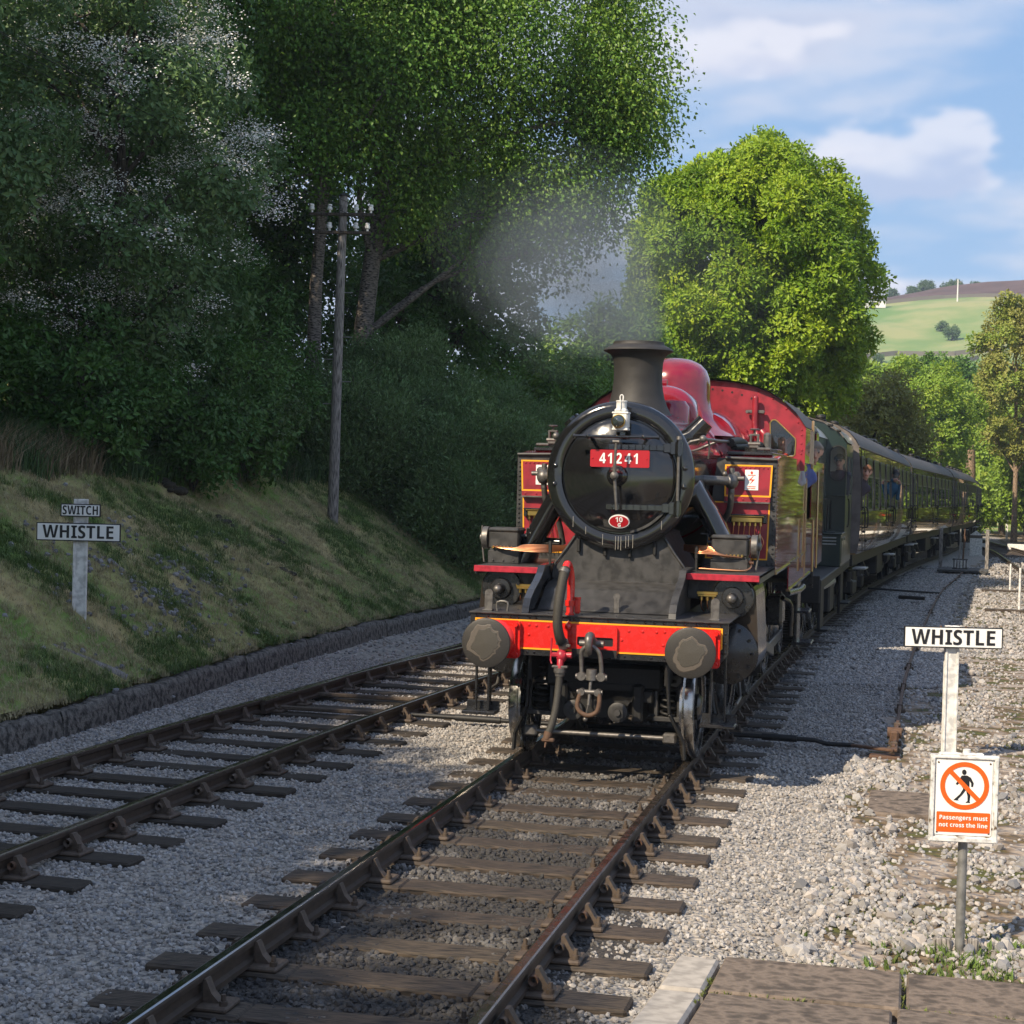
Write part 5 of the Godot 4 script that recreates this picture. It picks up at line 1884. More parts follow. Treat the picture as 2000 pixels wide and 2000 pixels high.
	for s: float in [-1.0, 1.0]:
		b.box(Vector3(1.352 * s, 2.9, -6.86), Vector3(0.02, 0.42, 1.28), 0.004)
		b.box(Vector3(1.352 * s, 2.9, -8.68), Vector3(0.02, 0.42, 0.52), 0.004)
	put("cab_side", b, M.crimson, L)
	b = B.new()
	b.box(Vector3(0, 1.3, -7.6), Vector3(2.6, 0.05, 2.7))
	b.box(Vector3(0, 2.0, -8.93), Vector3(2.6, 1.5, 0.03))
	b.box(Vector3(0, 2.95, -8.93), Vector3(2.66, 0.5, 0.03))
	b.box(Vector3(0, 3.3, -8.93), Vector3(2.2, 0.3, 0.03))
	b.box(Vector3(0, 3.5, -8.93), Vector3(1.6, 0.2, 0.03))
	b.box(Vector3(0, 2.1, -6.6), Vector3(1.3, 1.5, 0.5), 0.1)
	put("cab_interior", b, M.cab_paint, L)
	b = B.new()
	b.box(Vector3(0, 2.0, -10.15), Vector3(2.56, 1.44, 2.3), 0.02)
	put("bunker", b, M.crimson, L)
	b = B.new()
	for s: float in [-1.0, 1.0]:
		b.box(Vector3(1.37 * s, 2.93, -7.48), Vector3(0.035, 0.6, 0.05), 0.008)
		b.tube([Vector3(1.40 * s, 1.35, -7.55), Vector3(1.40 * s, 2.0, -7.55)], 0.014, 8)
		b.tube([Vector3(1.40 * s, 1.35, -8.38), Vector3(1.40 * s, 2.6, -8.38)], 0.014, 8)
	put("door_pillar", b, M.maroon, L)
	b = B.new()
	for s: float in [-1.0, 1.0]:
		b.box(Vector3(1.2 * s, 0.85, -8.0), Vector3(0.05, 0.95, 0.55), 0.01)
		b.box(Vector3(1.28 * s, 0.42, -8.0), Vector3(0.25, 0.035, 0.55), 0.008)
		b.box(Vector3(1.26 * s, 0.82, -8.0), Vector3(0.22, 0.03, 0.55), 0.008)
		b.tube([Vector3(1.3 * s, 1.25, -4.85), Vector3(1.34 * s, 1.2, -6.2), Vector3(1.34 * s, 1.2, -6.9)], 0.035, 10)
		b.box(Vector3(1.05 * s, 0.95, -6.4), Vector3(0.2, 0.35, 0.5), 0.03)
		b.tube(smooth_path([Vector3(1.2 * s, 1.15, -5.5), Vector3(1.28 * s, 1.05, -5.7), Vector3(1.28 * s, 0.7, -5.75)]), 0.03, 8)
	put("cab_footstep", b, M.black, L)
	b = B.new()
	b.box(Vector3(0, 1.1, -11.3), Vector3(2.4, 0.4, 0.05))
	for s: float in [-1.0, 1.0]:
		b.cyl(Vector3(0.87 * s, 1.055, -11.3), Vector3(0.87 * s, 1.055, -11.7), 0.1, 0.1, 14)
		b.cyl(Vector3(0.87 * s, 1.055, -11.7), Vector3(0.87 * s, 1.055, -11.74), 0.2, 0.2, 20)
	put("rear_beam", b, M.black, L)
	# oil lamp on the top bracket: stands there by itself
	var lamp := thing("headlamp", "white oil lamp with a round bullseye lens above the smokebox number", "lamp", Vector3(0.03, 2.907, -1.245))
	b = B.new()
	b.box(Vector3(0, 0.085, 0), Vector3(0.135, 0.17, 0.125), 0.012)
	b.box(Vector3(0, 0.16, 0), Vector3(0.15, 0.018, 0.14), 0.005)
	b.box(Vector3(0.07, 0.09, 0.01), Vector3(0.014, 0.12, 0.06), 0.004)
	b.box(Vector3(0, 0.012, 0), Vector3(0.145, 0.02, 0.135), 0.005)
	b.box(Vector3(0, 0.182, 0), Vector3(0.11, 0.035, 0.11), 0.012)
	put("lamp_case", b, M.white, lamp)
	b = B.new()
	b.cyl(Vector3(0, 0.195, 0), Vector3(0, 0.262, 0), 0.048, 0.048, 20)
	b.cyl(Vector3(0, 0.262, 0), Vector3(0, 0.272, 0), 0.054, 0.05, 20)
	put("lamp_chimney", b, M.white, lamp)
	b = B.new()
	b.tube(smooth_path([Vector3(-0.012, 0.27, 0), Vector3(-0.014, 0.31, 0), Vector3(0, 0.325, 0), Vector3(0.014, 0.31, 0), Vector3(0.012, 0.27, 0)], 4), 0.006, 6)
	b.bar(Vector3(0, 0.18, 0.058), Vector3(0, 0.28, 0.05), 0.012, 0.008, 0.0, Vector3.RIGHT)
	put("handle", b, M.white, lamp)
	b = B.new()
	b.lathe([Vector2(0.058, 0.05), Vector2(0.062, 0.065), Vector2(0.062, 0.09), Vector2(0.056, 0.094), Vector2(0.052, 0.085)], Vector3(-0.012, 0.083, 0), F, 28)
	put("lens_ring", b, M.brass, lamp)
	b = B.new()
	b.lathe([Vector2(0.056, 0.082), Vector2(0.048, 0.1), Vector2(0.03, 0.115), Vector2(0, 0.122)], Vector3(-0.012, 0.083, 0), F, 28)
	put("lens", b, M.lens, lamp)


# ---------------------------------------------------------------- green shunter and coaches
func make_shunter() -> void:
	var z0 := -12.0
	var z1 := -19.1
	var a := Vector3(main_x(z0), slope(z0), z0)
	var e := Vector3(main_x(z1), slope(z1), z1)
	var mid := (a + e) * 0.5
	var L := thing("diesel_shunter", "dark green diesel shunter with a pale hood roof coupled behind the red engine", "locomotive", mid, atan2(-(e.x - a.x), -(e.z - a.z)))
	var b := B.new()
	b.box(Vector3(0, 1.0, 0), Vector3(2.44, 0.16, 7.0), 0.015)
	b.box(Vector3(0, 0.93, 3.5), Vector3(2.4, 0.42, 0.05), 0.01)
	b.box(Vector3(0, 0.8, 0), Vector3(1.6, 0.4, 6.4), 0.02)
	put("footplate", b, M.under, L)
	b = B.new()
	for s: float in [-1.0, 1.0]:
		b.box(Vector3(1.18 * s, 0.62, 3.0), Vector3(0.05, 0.7, 0.6), 0.01)
		b.box(Vector3(1.22 * s, 0.3, 3.0), Vector3(0.2, 0.03, 0.6), 0.006)
		b.box(Vector3(1.1 * s, 0.55, -2.9), Vector3(0.05, 0.9, 0.7), 0.01)
		b.box(Vector3(1.18 * s, 0.3, -2.9), Vector3(0.2, 0.03, 0.7), 0.006)
		b.box(Vector3(1.02 * s, 0.62, 0.4), Vector3(0.3, 0.5, 0.9), 0.03)
		b.bar(Vector3(1.1 * s, 0.95, 1.2), Vector3(1.1 * s, 0.4, -0.6), 0.06, 0.09)
	put("footstep", b, M.under, L)
	b = B.new()
	for s: float in [-1.0, 1.0]:
		b.tube(smooth_path([Vector3(1.12 * s, 0.9, 2.4), Vector3(1.12 * s, 0.86, 1.0), Vector3(1.12 * s, 0.84, -0.4), Vector3(1.05 * s, 0.7, -0.9)]), 0.06, 10)
	put("air_pipe", b, M.galv, L)
	for s: float in [-1.0, 1.0]:
		for z: float in [2.0, -0.1, -2.2]:
			spoked_wheel(L, "wheel", 0.755 * s, z, 0.5, 8, s)
	# hood
	b = B.new()
	b.box(Vector3(0, 2.22, 0.75), Vector3(1.74, 2.28, 4.5), 0.03)
	put("hood", b, M.green, L)
	b = B.new()
	var rows := []
	for z: float in [-1.5, 3.02]:
		var row := PackedVector3Array()
		for i in 13:
			var t := PI * (0.14 + 0.72 * i / 12.0)
			row.push_back(Vector3(cos(t) * 0.99, 3.0 + sin(t) * 0.74, z))
		row.reverse()
		rows.append(row)
	rows.reverse()
	b.skin(rows)
	var cap: PackedVector3Array = rows[0]
	for i in cap.size() - 1:
		b.away([cap[i], cap[i + 1], Vector3(0, 3.1, 3.02)], Vector3(0, 3.2, 0))
	put("hood_roof", b, M.roof_grey, L)
	b = B.new()
	for s: float in [-1.0, 1.0]:
		for i in 26:
			b.box(Vector3(0.885 * s, 2.3 + 0.034 * i, -0.4), Vector3(0.035, 0.014, 1.6), 0.003)
	put("louvre", b, M.green, L, "stuff")
	b = B.new()
	for s: float in [-1.0, 1.0]:
		b.tube(smooth_path([Vector3(0.93 * s, 1.5, -1.2), Vector3(0.95 * s, 2.15, -1.2)], 2), 0.014, 6)
		b.tube([Vector3(0.93 * s, 2.25, 2.8), Vector3(0.93 * s, 2.25, -1.2)], 0.015, 6)
	put("handrail", b, M.under, L)
	# cab
	b = B.new()
	var outl := v2([[1.23, 1.08], [1.23, 3.24], [1.1, 3.43], [0.8, 3.62], [0.4, 3.73], [0, 3.77], [-0.4, 3.73], [-0.8, 3.62], [-1.1, 3.43], [-1.23, 3.24], [-1.23, 1.08]])
	var wr := PackedVector2Array()
	var wl := PackedVector2Array()
	for i in 15:
		var t := PI * i / 14.0
		wr.push_back(Vector2(1.08 + cos(t) * 0.135, 3.06 + sin(t) * 0.135))
	for i in 15:
		var t := PI + PI * i / 14.0
		wr.push_back(Vector2(1.08 + cos(t) * 0.135, 2.72 + sin(t) * 0.135))
	for i in range(wr.size() - 1, -1, -1):
		wl.push_back(Vector2(-wr[i].x, wr[i].y))
	b.at(face_z(Vector3(0, 0, -1.56)))
	b.holed(outl, [wr, wl], 0.04)
	var cab := put("cab_front", b, M.green, L)
	b = B.new()
	b.at(face_z(Vector3(0, 0, -1.52)))
	b.outline(wr, -0.022, 0.016)
	b.outline(wl, -0.022, 0.016)
	put("window_frame", b, M.under, cab)
	for q in [wr, wl]:
		b = B.new()
		b.at(face_z(Vector3(0, 0, -1.545)))
		b.prism(q, 0.005)
		put("window_pane", b, M.glass, cab)
	b = B.new()
	for s: float in [-1.0, 1.0]:
		b.box(Vector3(1.215 * s, 1.7, -2.52), Vector3(0.03, 1.24, 1.92), 0.004)
		b.box(Vector3(1.215 * s, 3.13, -2.52), Vector3(0.03, 0.22, 1.92), 0.004)
		for z: float in [-1.62, -2.5, -3.42]:
			b.box(Vector3(1.215 * s, 2.68, z), Vector3(0.03, 0.74, 0.12), 0.004)
	b.box(Vector3(0, 2.2, -3.48), Vector3(2.4, 2.2, 0.04))
	put("cab_side", b, M.green, L)
	b = B.new()
	b.box(Vector3(0, 1.2, -2.5), Vector3(2.3, 0.06, 1.9))
	b.box(Vector3(0.2, 1.6, -2.9), Vector3(1.2, 0.8, 0.6))
	b.box(Vector3(0, 2.4, -3.45), Vector3(2.38, 2.0, 0.02))
	put("cab_interior", b, M.cream, L)
	for s: float in [-1.0, 1.0]:
		b = B.new()
		b.box(Vector3(1.215 * s, 2.68, -2.06), Vector3(0.006, 0.7, 0.74))
		b.box(Vector3(1.215 * s, 2.68, -2.96), Vector3(0.006, 0.7, 0.8))
		put("side_window", b, M.glass, L)
	b = B.new()
	rows = []
	for z: float in [-1.46, -3.54]:
		var row := PackedVector3Array()
		for i in range(9, 0, -1):
			row.push_back(Vector3(outl[i].x * 1.015, outl[i].y + 0.02, z))
		rows.append(row)
	b.skin(rows)
	put("cab_roof", b, M.green, L)
	b = B.new()
	for s: float in [-1.0, 1.0]:
		b.box(Vector3(0.93 * s, 3.57, -1.5), Vector3(0.1, 0.05, 0.14), 0.015)
		b.box(Vector3(1.08 * s, 3.47, -1.5), Vector3(0.08, 0.05, 0.12), 0.015)
		b.tube(smooth_path([Vector3(1.26 * s, 1.75, -1.62), Vector3(1.29 * s, 1.8, -1.62), Vector3(1.29 * s, 2.2, -1.62), Vector3(1.26 * s, 2.25, -1.62)], 3), 0.014, 6)
		b.tube(smooth_path([Vector3(0.98 * s, 1.72, -1.5), Vector3(0.98 * s, 1.76, -1.46), Vector3(0.98 * s, 2.16, -1.46), Vector3(0.98 * s, 2.2, -1.5)], 3), 0.014, 6)
	put("grab_handle", b, M.under, L)
	# battery boxes on the footplate
	for s: float in [-1.0, 1.0]:
		b = B.new()
		b.box(Vector3(1.05 * s, 1.36, -1.0), Vector3(0.38, 0.56, 1.0), 0.012)
		b.box(Vector3(1.05 * s, 1.65, -1.0), Vector3(0.41, 0.03, 1.03), 0.008)
		b.box(Vector3(1.03 * s, 1.675, -0.8), Vector3(0.18, 0.02, 0.16), 0.006)
		var bx := put("battery_box", b, M.green, L)
		b = B.new()
		for i in 3:
			b.bar(Vector3(0.92 * s, 1.47 + 0.055 * i, -0.488), Vector3(1.16 * s, 1.47 + 0.055 * i, -0.488), 0.03, 0.024, 0.006)
		put("louvre", b, M.roof_grey, bx)
		b = B.new()
		for i in 2:
			b.box(Vector3(1.245 * s, 1.36, -0.76 - 0.46 * i), Vector3(0.012, 0.44, 0.4), 0.004)
			b.box(Vector3(1.255 * s, 1.55, -0.7 - 0.46 * i), Vector3(0.016, 0.05, 0.03), 0.003)
		put("door", b, M.green, bx)
	b = B.new()
	b.box(Vector3(1.17, 2.31, -1.49), Vector3(0.12, 0.02, 0.12), 0.004)
	b.box(Vector3(0.5, 2.31, -1.49), Vector3(1.2, 0.02, 0.08), 0.004)
	put("ledge", b, M.green, L)


func make_coaches() -> void:
	var labels := ["maroon coach next to the green shunter with two passengers leaning out", "second maroon coach of the train, behind the one with leaning passengers", "third maroon coach of the train where it enters the curve", "last maroon coach at the far tail of the train by the trees"]
	var z := -19.45
	for n in 4:
		var back := z - 19.6
		var a := Vector3(main_x(z), slope(z), z)
		var e := Vector3(main_x(back), slope(back), back)
		var dir := (e - a).normalized()
		e = a + dir * 19.66
		make_coach(labels[n], (a + e) * 0.5, atan2(-dir.x, -dir.z), asin(dir.y), n)
		z = back - 0.62


func make_coach(label: String, mid: Vector3, turn: float, pitch: float, n: int) -> void:
	var L := thing("railway_coach", label, "railway coach", mid, turn, "coaches of the train")
	L.rotation.x = pitch
	var half := 9.83
	var sect := [Vector2(1.315, 1.2), Vector2(1.345, 1.35), Vector2(1.37, 1.65), Vector2(1.375, 2.0), Vector2(1.37, 2.4), Vector2(1.352, 2.8), Vector2(1.325, 3.1), Vector2(1.305, 3.3)]
	var b := B.new()
	for s: float in [-1.0, 1.0]:
		b.at(Transform3D(Basis(Vector3(s, 0, 0), Vector3.UP, Vector3(0, 0, 1)), Vector3.ZERO))
		var rows := []
		for q in sect:
			rows.append(PackedVector3Array([Vector3(q.x, q.y, half), Vector3(q.x, q.y, 0), Vector3(q.x, q.y, -half)]))
		b.skin(rows)
	b.at(Transform3D())
	b.box(Vector3(0, 1.21, 0), Vector3(2.6, 0.03, half * 2))
	var body := put("coach_body", b, M.maroon, L)
	b = B.new()
	b.at(Transform3D())
	var endp := PackedVector2Array()
	for q in sect:
		endp.push_back(q)
	for q in [[1.24, 3.41], [1.12, 3.55], [0.88, 3.70], [0.5, 3.81], [0, 3.85]]:
		endp.push_back(Vector2(q[0], q[1]))
	for i in range(endp.size() - 2, -1, -1):
		endp.push_back(Vector2(-endp[i].x, endp[i].y))
	b.prism(endp, 0.03, half - 0.03)
	put("coach_end", b, M.coach_end, L)
	b = B.new()
	b.prism(endp, 0.03, -half)
	put("coach_end", b, M.coach_end, L)
	b = B.new()
	for s: float in [-1.0, 1.0]:
		b.box(Vector3(0, 2.3, (half + 0.16) * s), Vector3(1.1, 2.2, 0.34), 0.06)
		b.cyl(Vector3(0.87, 1.06, half * s), Vector3(0.87, 1.06, (half + 0.28) * s), 0.09, 0.09, 12)
		b.cyl(Vector3(-0.87, 1.06, half * s), Vector3(-0.87, 1.06, (half + 0.28) * s), 0.09, 0.09, 12)
	put("gangway", b, M.under, L)
	b = B.new()
	var rr := []
	for zz: float in [-half - 0.02, 0.0, half + 0.02]:
		var row := PackedVector3Array()
		for q in [[-1.32, 3.28], [-1.25, 3.41], [-1.12, 3.55], [-0.88, 3.70], [-0.5, 3.81], [0, 3.85], [0.5, 3.81], [0.88, 3.70], [1.12, 3.55], [1.25, 3.41], [1.32, 3.28]]:
			row.push_back(Vector3(q[0], q[1] + 0.012, zz))
		rr.append(row)
	rr.reverse()
	b.skin(rr)
	var roof := put("roof", b, M.roof, L)
	b = B.new()
	for i in 7:
		for s: float in [-1.0, 1.0]:
			if rng.randf() < 0.8:
				b.lathe([Vector2(0.13, 0.0), Vector2(0.13, 0.03), Vector2(0.09, 0.08), Vector2(0.11, 0.10), Vector2(0.1, 0.15), Vector2(0, 0.17)], Vector3(0.42 * s, 3.80, -8.4 + 2.8 * i), Vector3.UP, 10)
	put("ventilator", b, M.under, roof, "stuff")
	b = B.new()
	if n == 0:
		b.tube(smooth_path([Vector3(0.45, 3.87, -3.2), Vector3(0.42, 3.92, -5.0), Vector3(0.46, 3.94, -6.5), Vector3(0.4, 3.89, -8.5)]), 0.05, 6)
	for s: float in [-1.0, 1.0]:
		b.box(Vector3(1.315 * s, 3.285, 0), Vector3(0.03, 0.035, half * 2), 0.008)
	put("gutter", b, M.coach_end, roof)
	# windows on both sides, with a row of dark sliding vents above
	for s: float in [-1.0, 1.0]:
		var mir := Transform3D(Basis(Vector3(s, 0, 0), Vector3.UP, Vector3(0, 0, 1)), Vector3.ZERO)
		var tip := Transform3D(Basis(Vector3(0, 0, -1), Vector3(-0.034, 1, 0).normalized(), Vector3(1, 0.034, 0).normalized()), Vector3(1.389, 2.0, 0))
		for k in [-1.0, 1.0]:
			for j in 4:
				var zc: float = k * (1.62 + 1.95 * j)
				b = B.new()
				b.at(mir * tip)
				b.outline(rect(-zc - 0.66, 0.03, -zc + 0.66, 1.12, 0.09, 3), 0.045, 0.014, -0.004)
				b.box(Vector3(-zc, 0.735, 0.006), Vector3(1.26, 0.035, 0.016))
				var w := put("window", b, M.coach_end if s < 0 else M.dull_steel, body)
				b = B.new()
				b.at(mir * tip)
				b.prism(rect(-zc - 0.62, 0.07, -zc + 0.62, 0.72), 0.004, -0.001)
				put("pane", b, M.pane_dark, w)
				b = B.new()
				b.at(mir * tip)
				b.prism(rect(-zc - 0.6, 0.76, -zc + 0.6, 1.08), 0.005, 0.001)
				put("sliding_vent", b, M.print_black, w)
		for zc: float in [9.3, 0.2, -9.3]:
			b = B.new()
			b.at(mir * tip)
			for e in [-0.36, 0.36]:
				b.box(Vector3(-zc + e, 0.25, 0.001), Vector3(0.016, 2.0, 0.012))
			b.box(Vector3(-zc, 1.24, 0.001), Vector3(0.72, 0.016, 0.012))
			for y in [-0.55, 0.0, 0.5]:
				b.box(Vector3(-zc + 0.37, y, 0.012), Vector3(0.09, 0.06, 0.05), 0.012)
			var dr := put("door", b, M.print_black, body)
			b = B.new()
			b.at(mir * tip)
			b.outline(rect(-zc - 0.27, 0.06, -zc + 0.27, 1.12, 0.08, 3), 0.045, 0.014, -0.002)
			put("window_frame", b, M.dull_steel, dr)
			b = B.new()
			b.at(mir * tip)
			var open := n == 0 and s > 0 and zc > -1.0
			b.prism(rect(-zc - 0.23, 0.1, -zc + 0.23, 0.3 if open else 1.08), 0.004, -0.001)
			put("pane", b, M.pane_dark, dr)
			if open:
				b = B.new()
				b.at(mir * tip)
				b.prism(rect(-zc - 0.23, 0.31, -zc + 0.23, 1.08), 0.004, -0.002)
				put("opening", b, M.print_black, dr)
			b = B.new()
			b.at(mir * tip)
			for e in [-0.44, 0.31]:
				b.tube(smooth_path([Vector3(-zc + e, -0.28, 0.0), Vector3(-zc + e, -0.25, 0.06), Vector3(-zc + e, 0.08, 0.06), Vector3(-zc + e, 0.11, 0.0)], 3), 0.016, 5)
			b.box(Vector3(-zc - 0.29, -0.36, 0.03), Vector3(0.12, 0.045, 0.06), 0.012)
			put("handle", b, M.under, dr)
			b = B.new()
			b.at(mir)
			b.box(Vector3(1.36, 0.92, zc), Vector3(0.26, 0.035, 0.75), 0.008)
			put("footboard", b, M.galv, L)
	# underframe
	b = B.new()
	for s: float in [-1.0, 1.0]:
		b.box(Vector3(1.2 * s, 1.08, 0), Vector3(0.09, 0.22, half * 2), 0.01)
		b.bar(Vector3(1.0 * s, 0.95, 4.6), Vector3(1.0 * s, 0.5, 2.6), 0.07, 0.07)
		b.bar(Vector3(1.0 * s, 0.5, 2.6), Vector3(1.0 * s, 0.5, -2.6), 0.07, 0.07)
		b.bar(Vector3(1.0 * s, 0.5, -2.6), Vector3(1.0 * s, 0.95, -4.6), 0.07, 0.07)
		b.box(Vector3(0.95 * s, 0.74, 1.3), Vector3(0.5, 0.5, 1.8), 0.03)
		b.box(Vector3(0.8 * s, 0.7, -1.6), Vector3(0.5, 0.4, 1.0), 0.05)
		b.cyl(Vector3(0.9 * s, 0.72, -3.0), Vector3(0.9 * s, 0.72, -4.2), 0.22, 0.22, 14)
	b.box(Vector3(0, 1.05, 0), Vector3(2.2, 0.1, half * 2))
	b.box(Vector3(0, 0.7, 0), Vector3(1.5, 0.55, half * 1.0))
	put("underframe", b, M.under, L)
	for k: float in [-1.0, 1.0]:
		b = B.new()
		for s: float in [-1.0, 1.0]:
			b.box(Vector3(1.0 * s, 0.62, 7.1 * k), Vector3(0.1, 0.26, 3.2), 0.02)
			b.box(Vector3(1.02 * s, 0.42, 7.1 * k), Vector3(0.14, 0.28, 1.0), 0.03)
			for e in [-1.3, 1.3]:
				b.box(Vector3(1.05 * s, 0.5, 7.1 * k + e), Vector3(0.22, 0.3, 0.3), 0.04)
				b.tube([Vector3(1.06 * s, 0.62, 7.1 * k + e - 0.35), Vector3(1.06 * s, 0.82, 7.1 * k + e - 0.35)], 0.08, 8)
				b.tube([Vector3(1.06 * s, 0.62, 7.1 * k + e + 0.35), Vector3(1.06 * s, 0.82, 7.1 * k + e + 0.35)], 0.08, 8)
		b.box(Vector3(0, 0.7, 7.1 * k), Vector3(2.0, 0.25, 0.7), 0.03)
		var bg := put("bogie", b, M.under, L)
		for s: float in [-1.0, 1.0]:
			for e in [-1.3, 1.3]:
				b = B.new()
				b.lathe([Vector2(0.0, -0.06), Vector2(0.47, -0.06), Vector2(0.485, -0.03), Vector2(0.457, -0.02), Vector2(0.452, 0.06), Vector2(0.38, 0.07), Vector2(0.36, 0.03), Vector2(0.14, 0.04), Vector2(0.12, 0.09), Vector2(0, 0.09)], Vector3(0.755 * s, 0.457, 7.1 * k + e), Vector3(s, 0, 0), 24)
				put("wheel", b, M.under, bg)


# ---------------------------------------------------------------- people
# bones: [from, to, radius, radius, colour, softness group]; meshed as one surface
func body(called: String, label: String, bones: Array, cell: float) -> MeshInstance3D:
	var lo := Vector3(1e9, 1e9, 1e9)
	var hi := -lo
	for q in bones:
		var r := maxf(q[2], q[3]) + cell * 3.0
		lo = lo.min(q[0] - Vector3.ONE * r).min(q[1] - Vector3.ONE * r)
		hi = hi.max(q[0] + Vector3.ONE * r).max(q[1] + Vector3.ONE * r)
	var nx := int((hi.x - lo.x) / cell) + 2
	var ny := int((hi.y - lo.y) / cell) + 2
	var nz := int((hi.z - lo.z) / cell) + 2
	var acc := PackedFloat32Array()
	acc.resize(nx * ny * nz)
	var best := PackedFloat32Array()
	best.resize(acc.size())
	best.fill(9.0)
	var who := PackedInt32Array()
	who.resize(acc.size())
	var k := 1.0 / (cell * 0.9)
	for bi in bones.size():
		var a: Vector3 = bones[bi][0]
		var e: Vector3 = bones[bi][1]
		var ra: float = bones[bi][2]
		var rb: float = bones[bi][3]
		var pad := maxf(ra, rb) + cell * 3.0
		var p0 := ((a.min(e) - Vector3.ONE * pad - lo) / cell).floor()
		var p1 := ((a.max(e) + Vector3.ONE * pad - lo) / cell).ceil()
		var ab := e - a
		var l2 := maxf(ab.length_squared(), 1e-9)
		for iz in range(maxi(0, int(p0.z)), mini(nz, int(p1.z) + 1)):
			for iy in range(maxi(0, int(p0.y)), mini(ny, int(p1.y) + 1)):
				for ix in range(maxi(0, int(p0.x)), mini(nx, int(p1.x) + 1)):
					var p := lo + Vector3(ix, iy, iz) * cell
					var t := clampf((p - a).dot(ab) / l2, 0.0, 1.0)
					var d := p.distance_to(a + ab * t) - lerpf(ra, rb, t)
					if d < cell * 4.0:
						var at := (iz * ny + iy) * nx + ix
						acc[at] += exp(-k * d)
						if d < best[at]:
							best[at] = d
							who[at] = bi
	var vert := PackedVector3Array()
	var cols := PackedColorArray()
	var id := {}
	var step3 := [1, nx, nx * ny]
	# one vertex in each cell that the surface crosses
	for iz in nz - 1:
		for iy in ny - 1:
			for ix in nx - 1:
				var c0 := (iz * ny + iy) * nx + ix
				var ins := 0
				for c in 8:
					if acc[c0 + (c & 1) + ((c >> 1) & 1) * nx + ((c >> 2) & 1) * nx * ny] > 1.0:
						ins += 1
				if ins == 0 or ins == 8:
					continue
				var sum := Vector3.ZERO
				var cnt := 0
				for c in 8:
					for ax in 3:
						if c & (1 << ax):
							continue
						var i0: int = c0 + (c & 1) + ((c >> 1) & 1) * nx + ((c >> 2) & 1) * nx * ny
						var i1: int = i0 + step3[ax]
						var f0 := -log(acc[i0] + 1e-12) / k
						var f1 := -log(acc[i1] + 1e-12) / k
						if (f0 < 0) != (f1 < 0):
							var w := Vector3(c & 1, (c >> 1) & 1, (c >> 2) & 1)
							w[ax] += clampf(f0 / (f0 - f1), 0.0, 1.0)
							sum += w
							cnt += 1
				id[c0] = vert.size()
				vert.push_back(lo + (Vector3(ix, iy, iz) + sum / maxi(cnt, 1)) * cell)
				cols.push_back(bones[who[c0]][4])
	var tris := PackedInt32Array()
	var norm := PackedVector3Array()
	norm.resize(vert.size())
	for iz in range(1, nz - 1):
		for iy in range(1, ny - 1):
			for ix in range(1, nx - 1):
				var c0 := (iz * ny + iy) * nx + ix
				var in0 := acc[c0] > 1.0
				for ax in 3:
					var in1: bool = acc[c0 + step3[ax]] > 1.0
					if in0 == in1:
						continue
					var s1: int = step3[(ax + 1) % 3]
					var s2: int = step3[(ax + 2) % 3]
					var q := [id.get(c0 - s1 - s2, -1), id.get(c0 - s2, -1), id.get(c0, -1), id.get(c0 - s1, -1)]
					if q.has(-1):
						continue
					if not in0:
						q.reverse()
					var kk := (vert[q[1]] - vert[q[0]]).cross(vert[q[2]] - vert[q[0]])
					for v in q:
						norm[v] += kk
					tris.append_array([q[0], q[2], q[1], q[0], q[3], q[2]])
	for i in norm.size():
		norm[i] = norm[i].normalized()
	var arr := []
	arr.resize(Mesh.ARRAY_MAX)
	arr[Mesh.ARRAY_VERTEX] = vert
	arr[Mesh.ARRAY_NORMAL] = norm
	arr[Mesh.ARRAY_COLOR] = cols
	arr[Mesh.ARRAY_INDEX] = tris
	var m := ArrayMesh.new()
	m.add_surface_from_arrays(Mesh.PRIMITIVE_TRIANGLES, arr)
	var o := put(called, m, M.cloth)
	tag(o, label, "person")
	return o


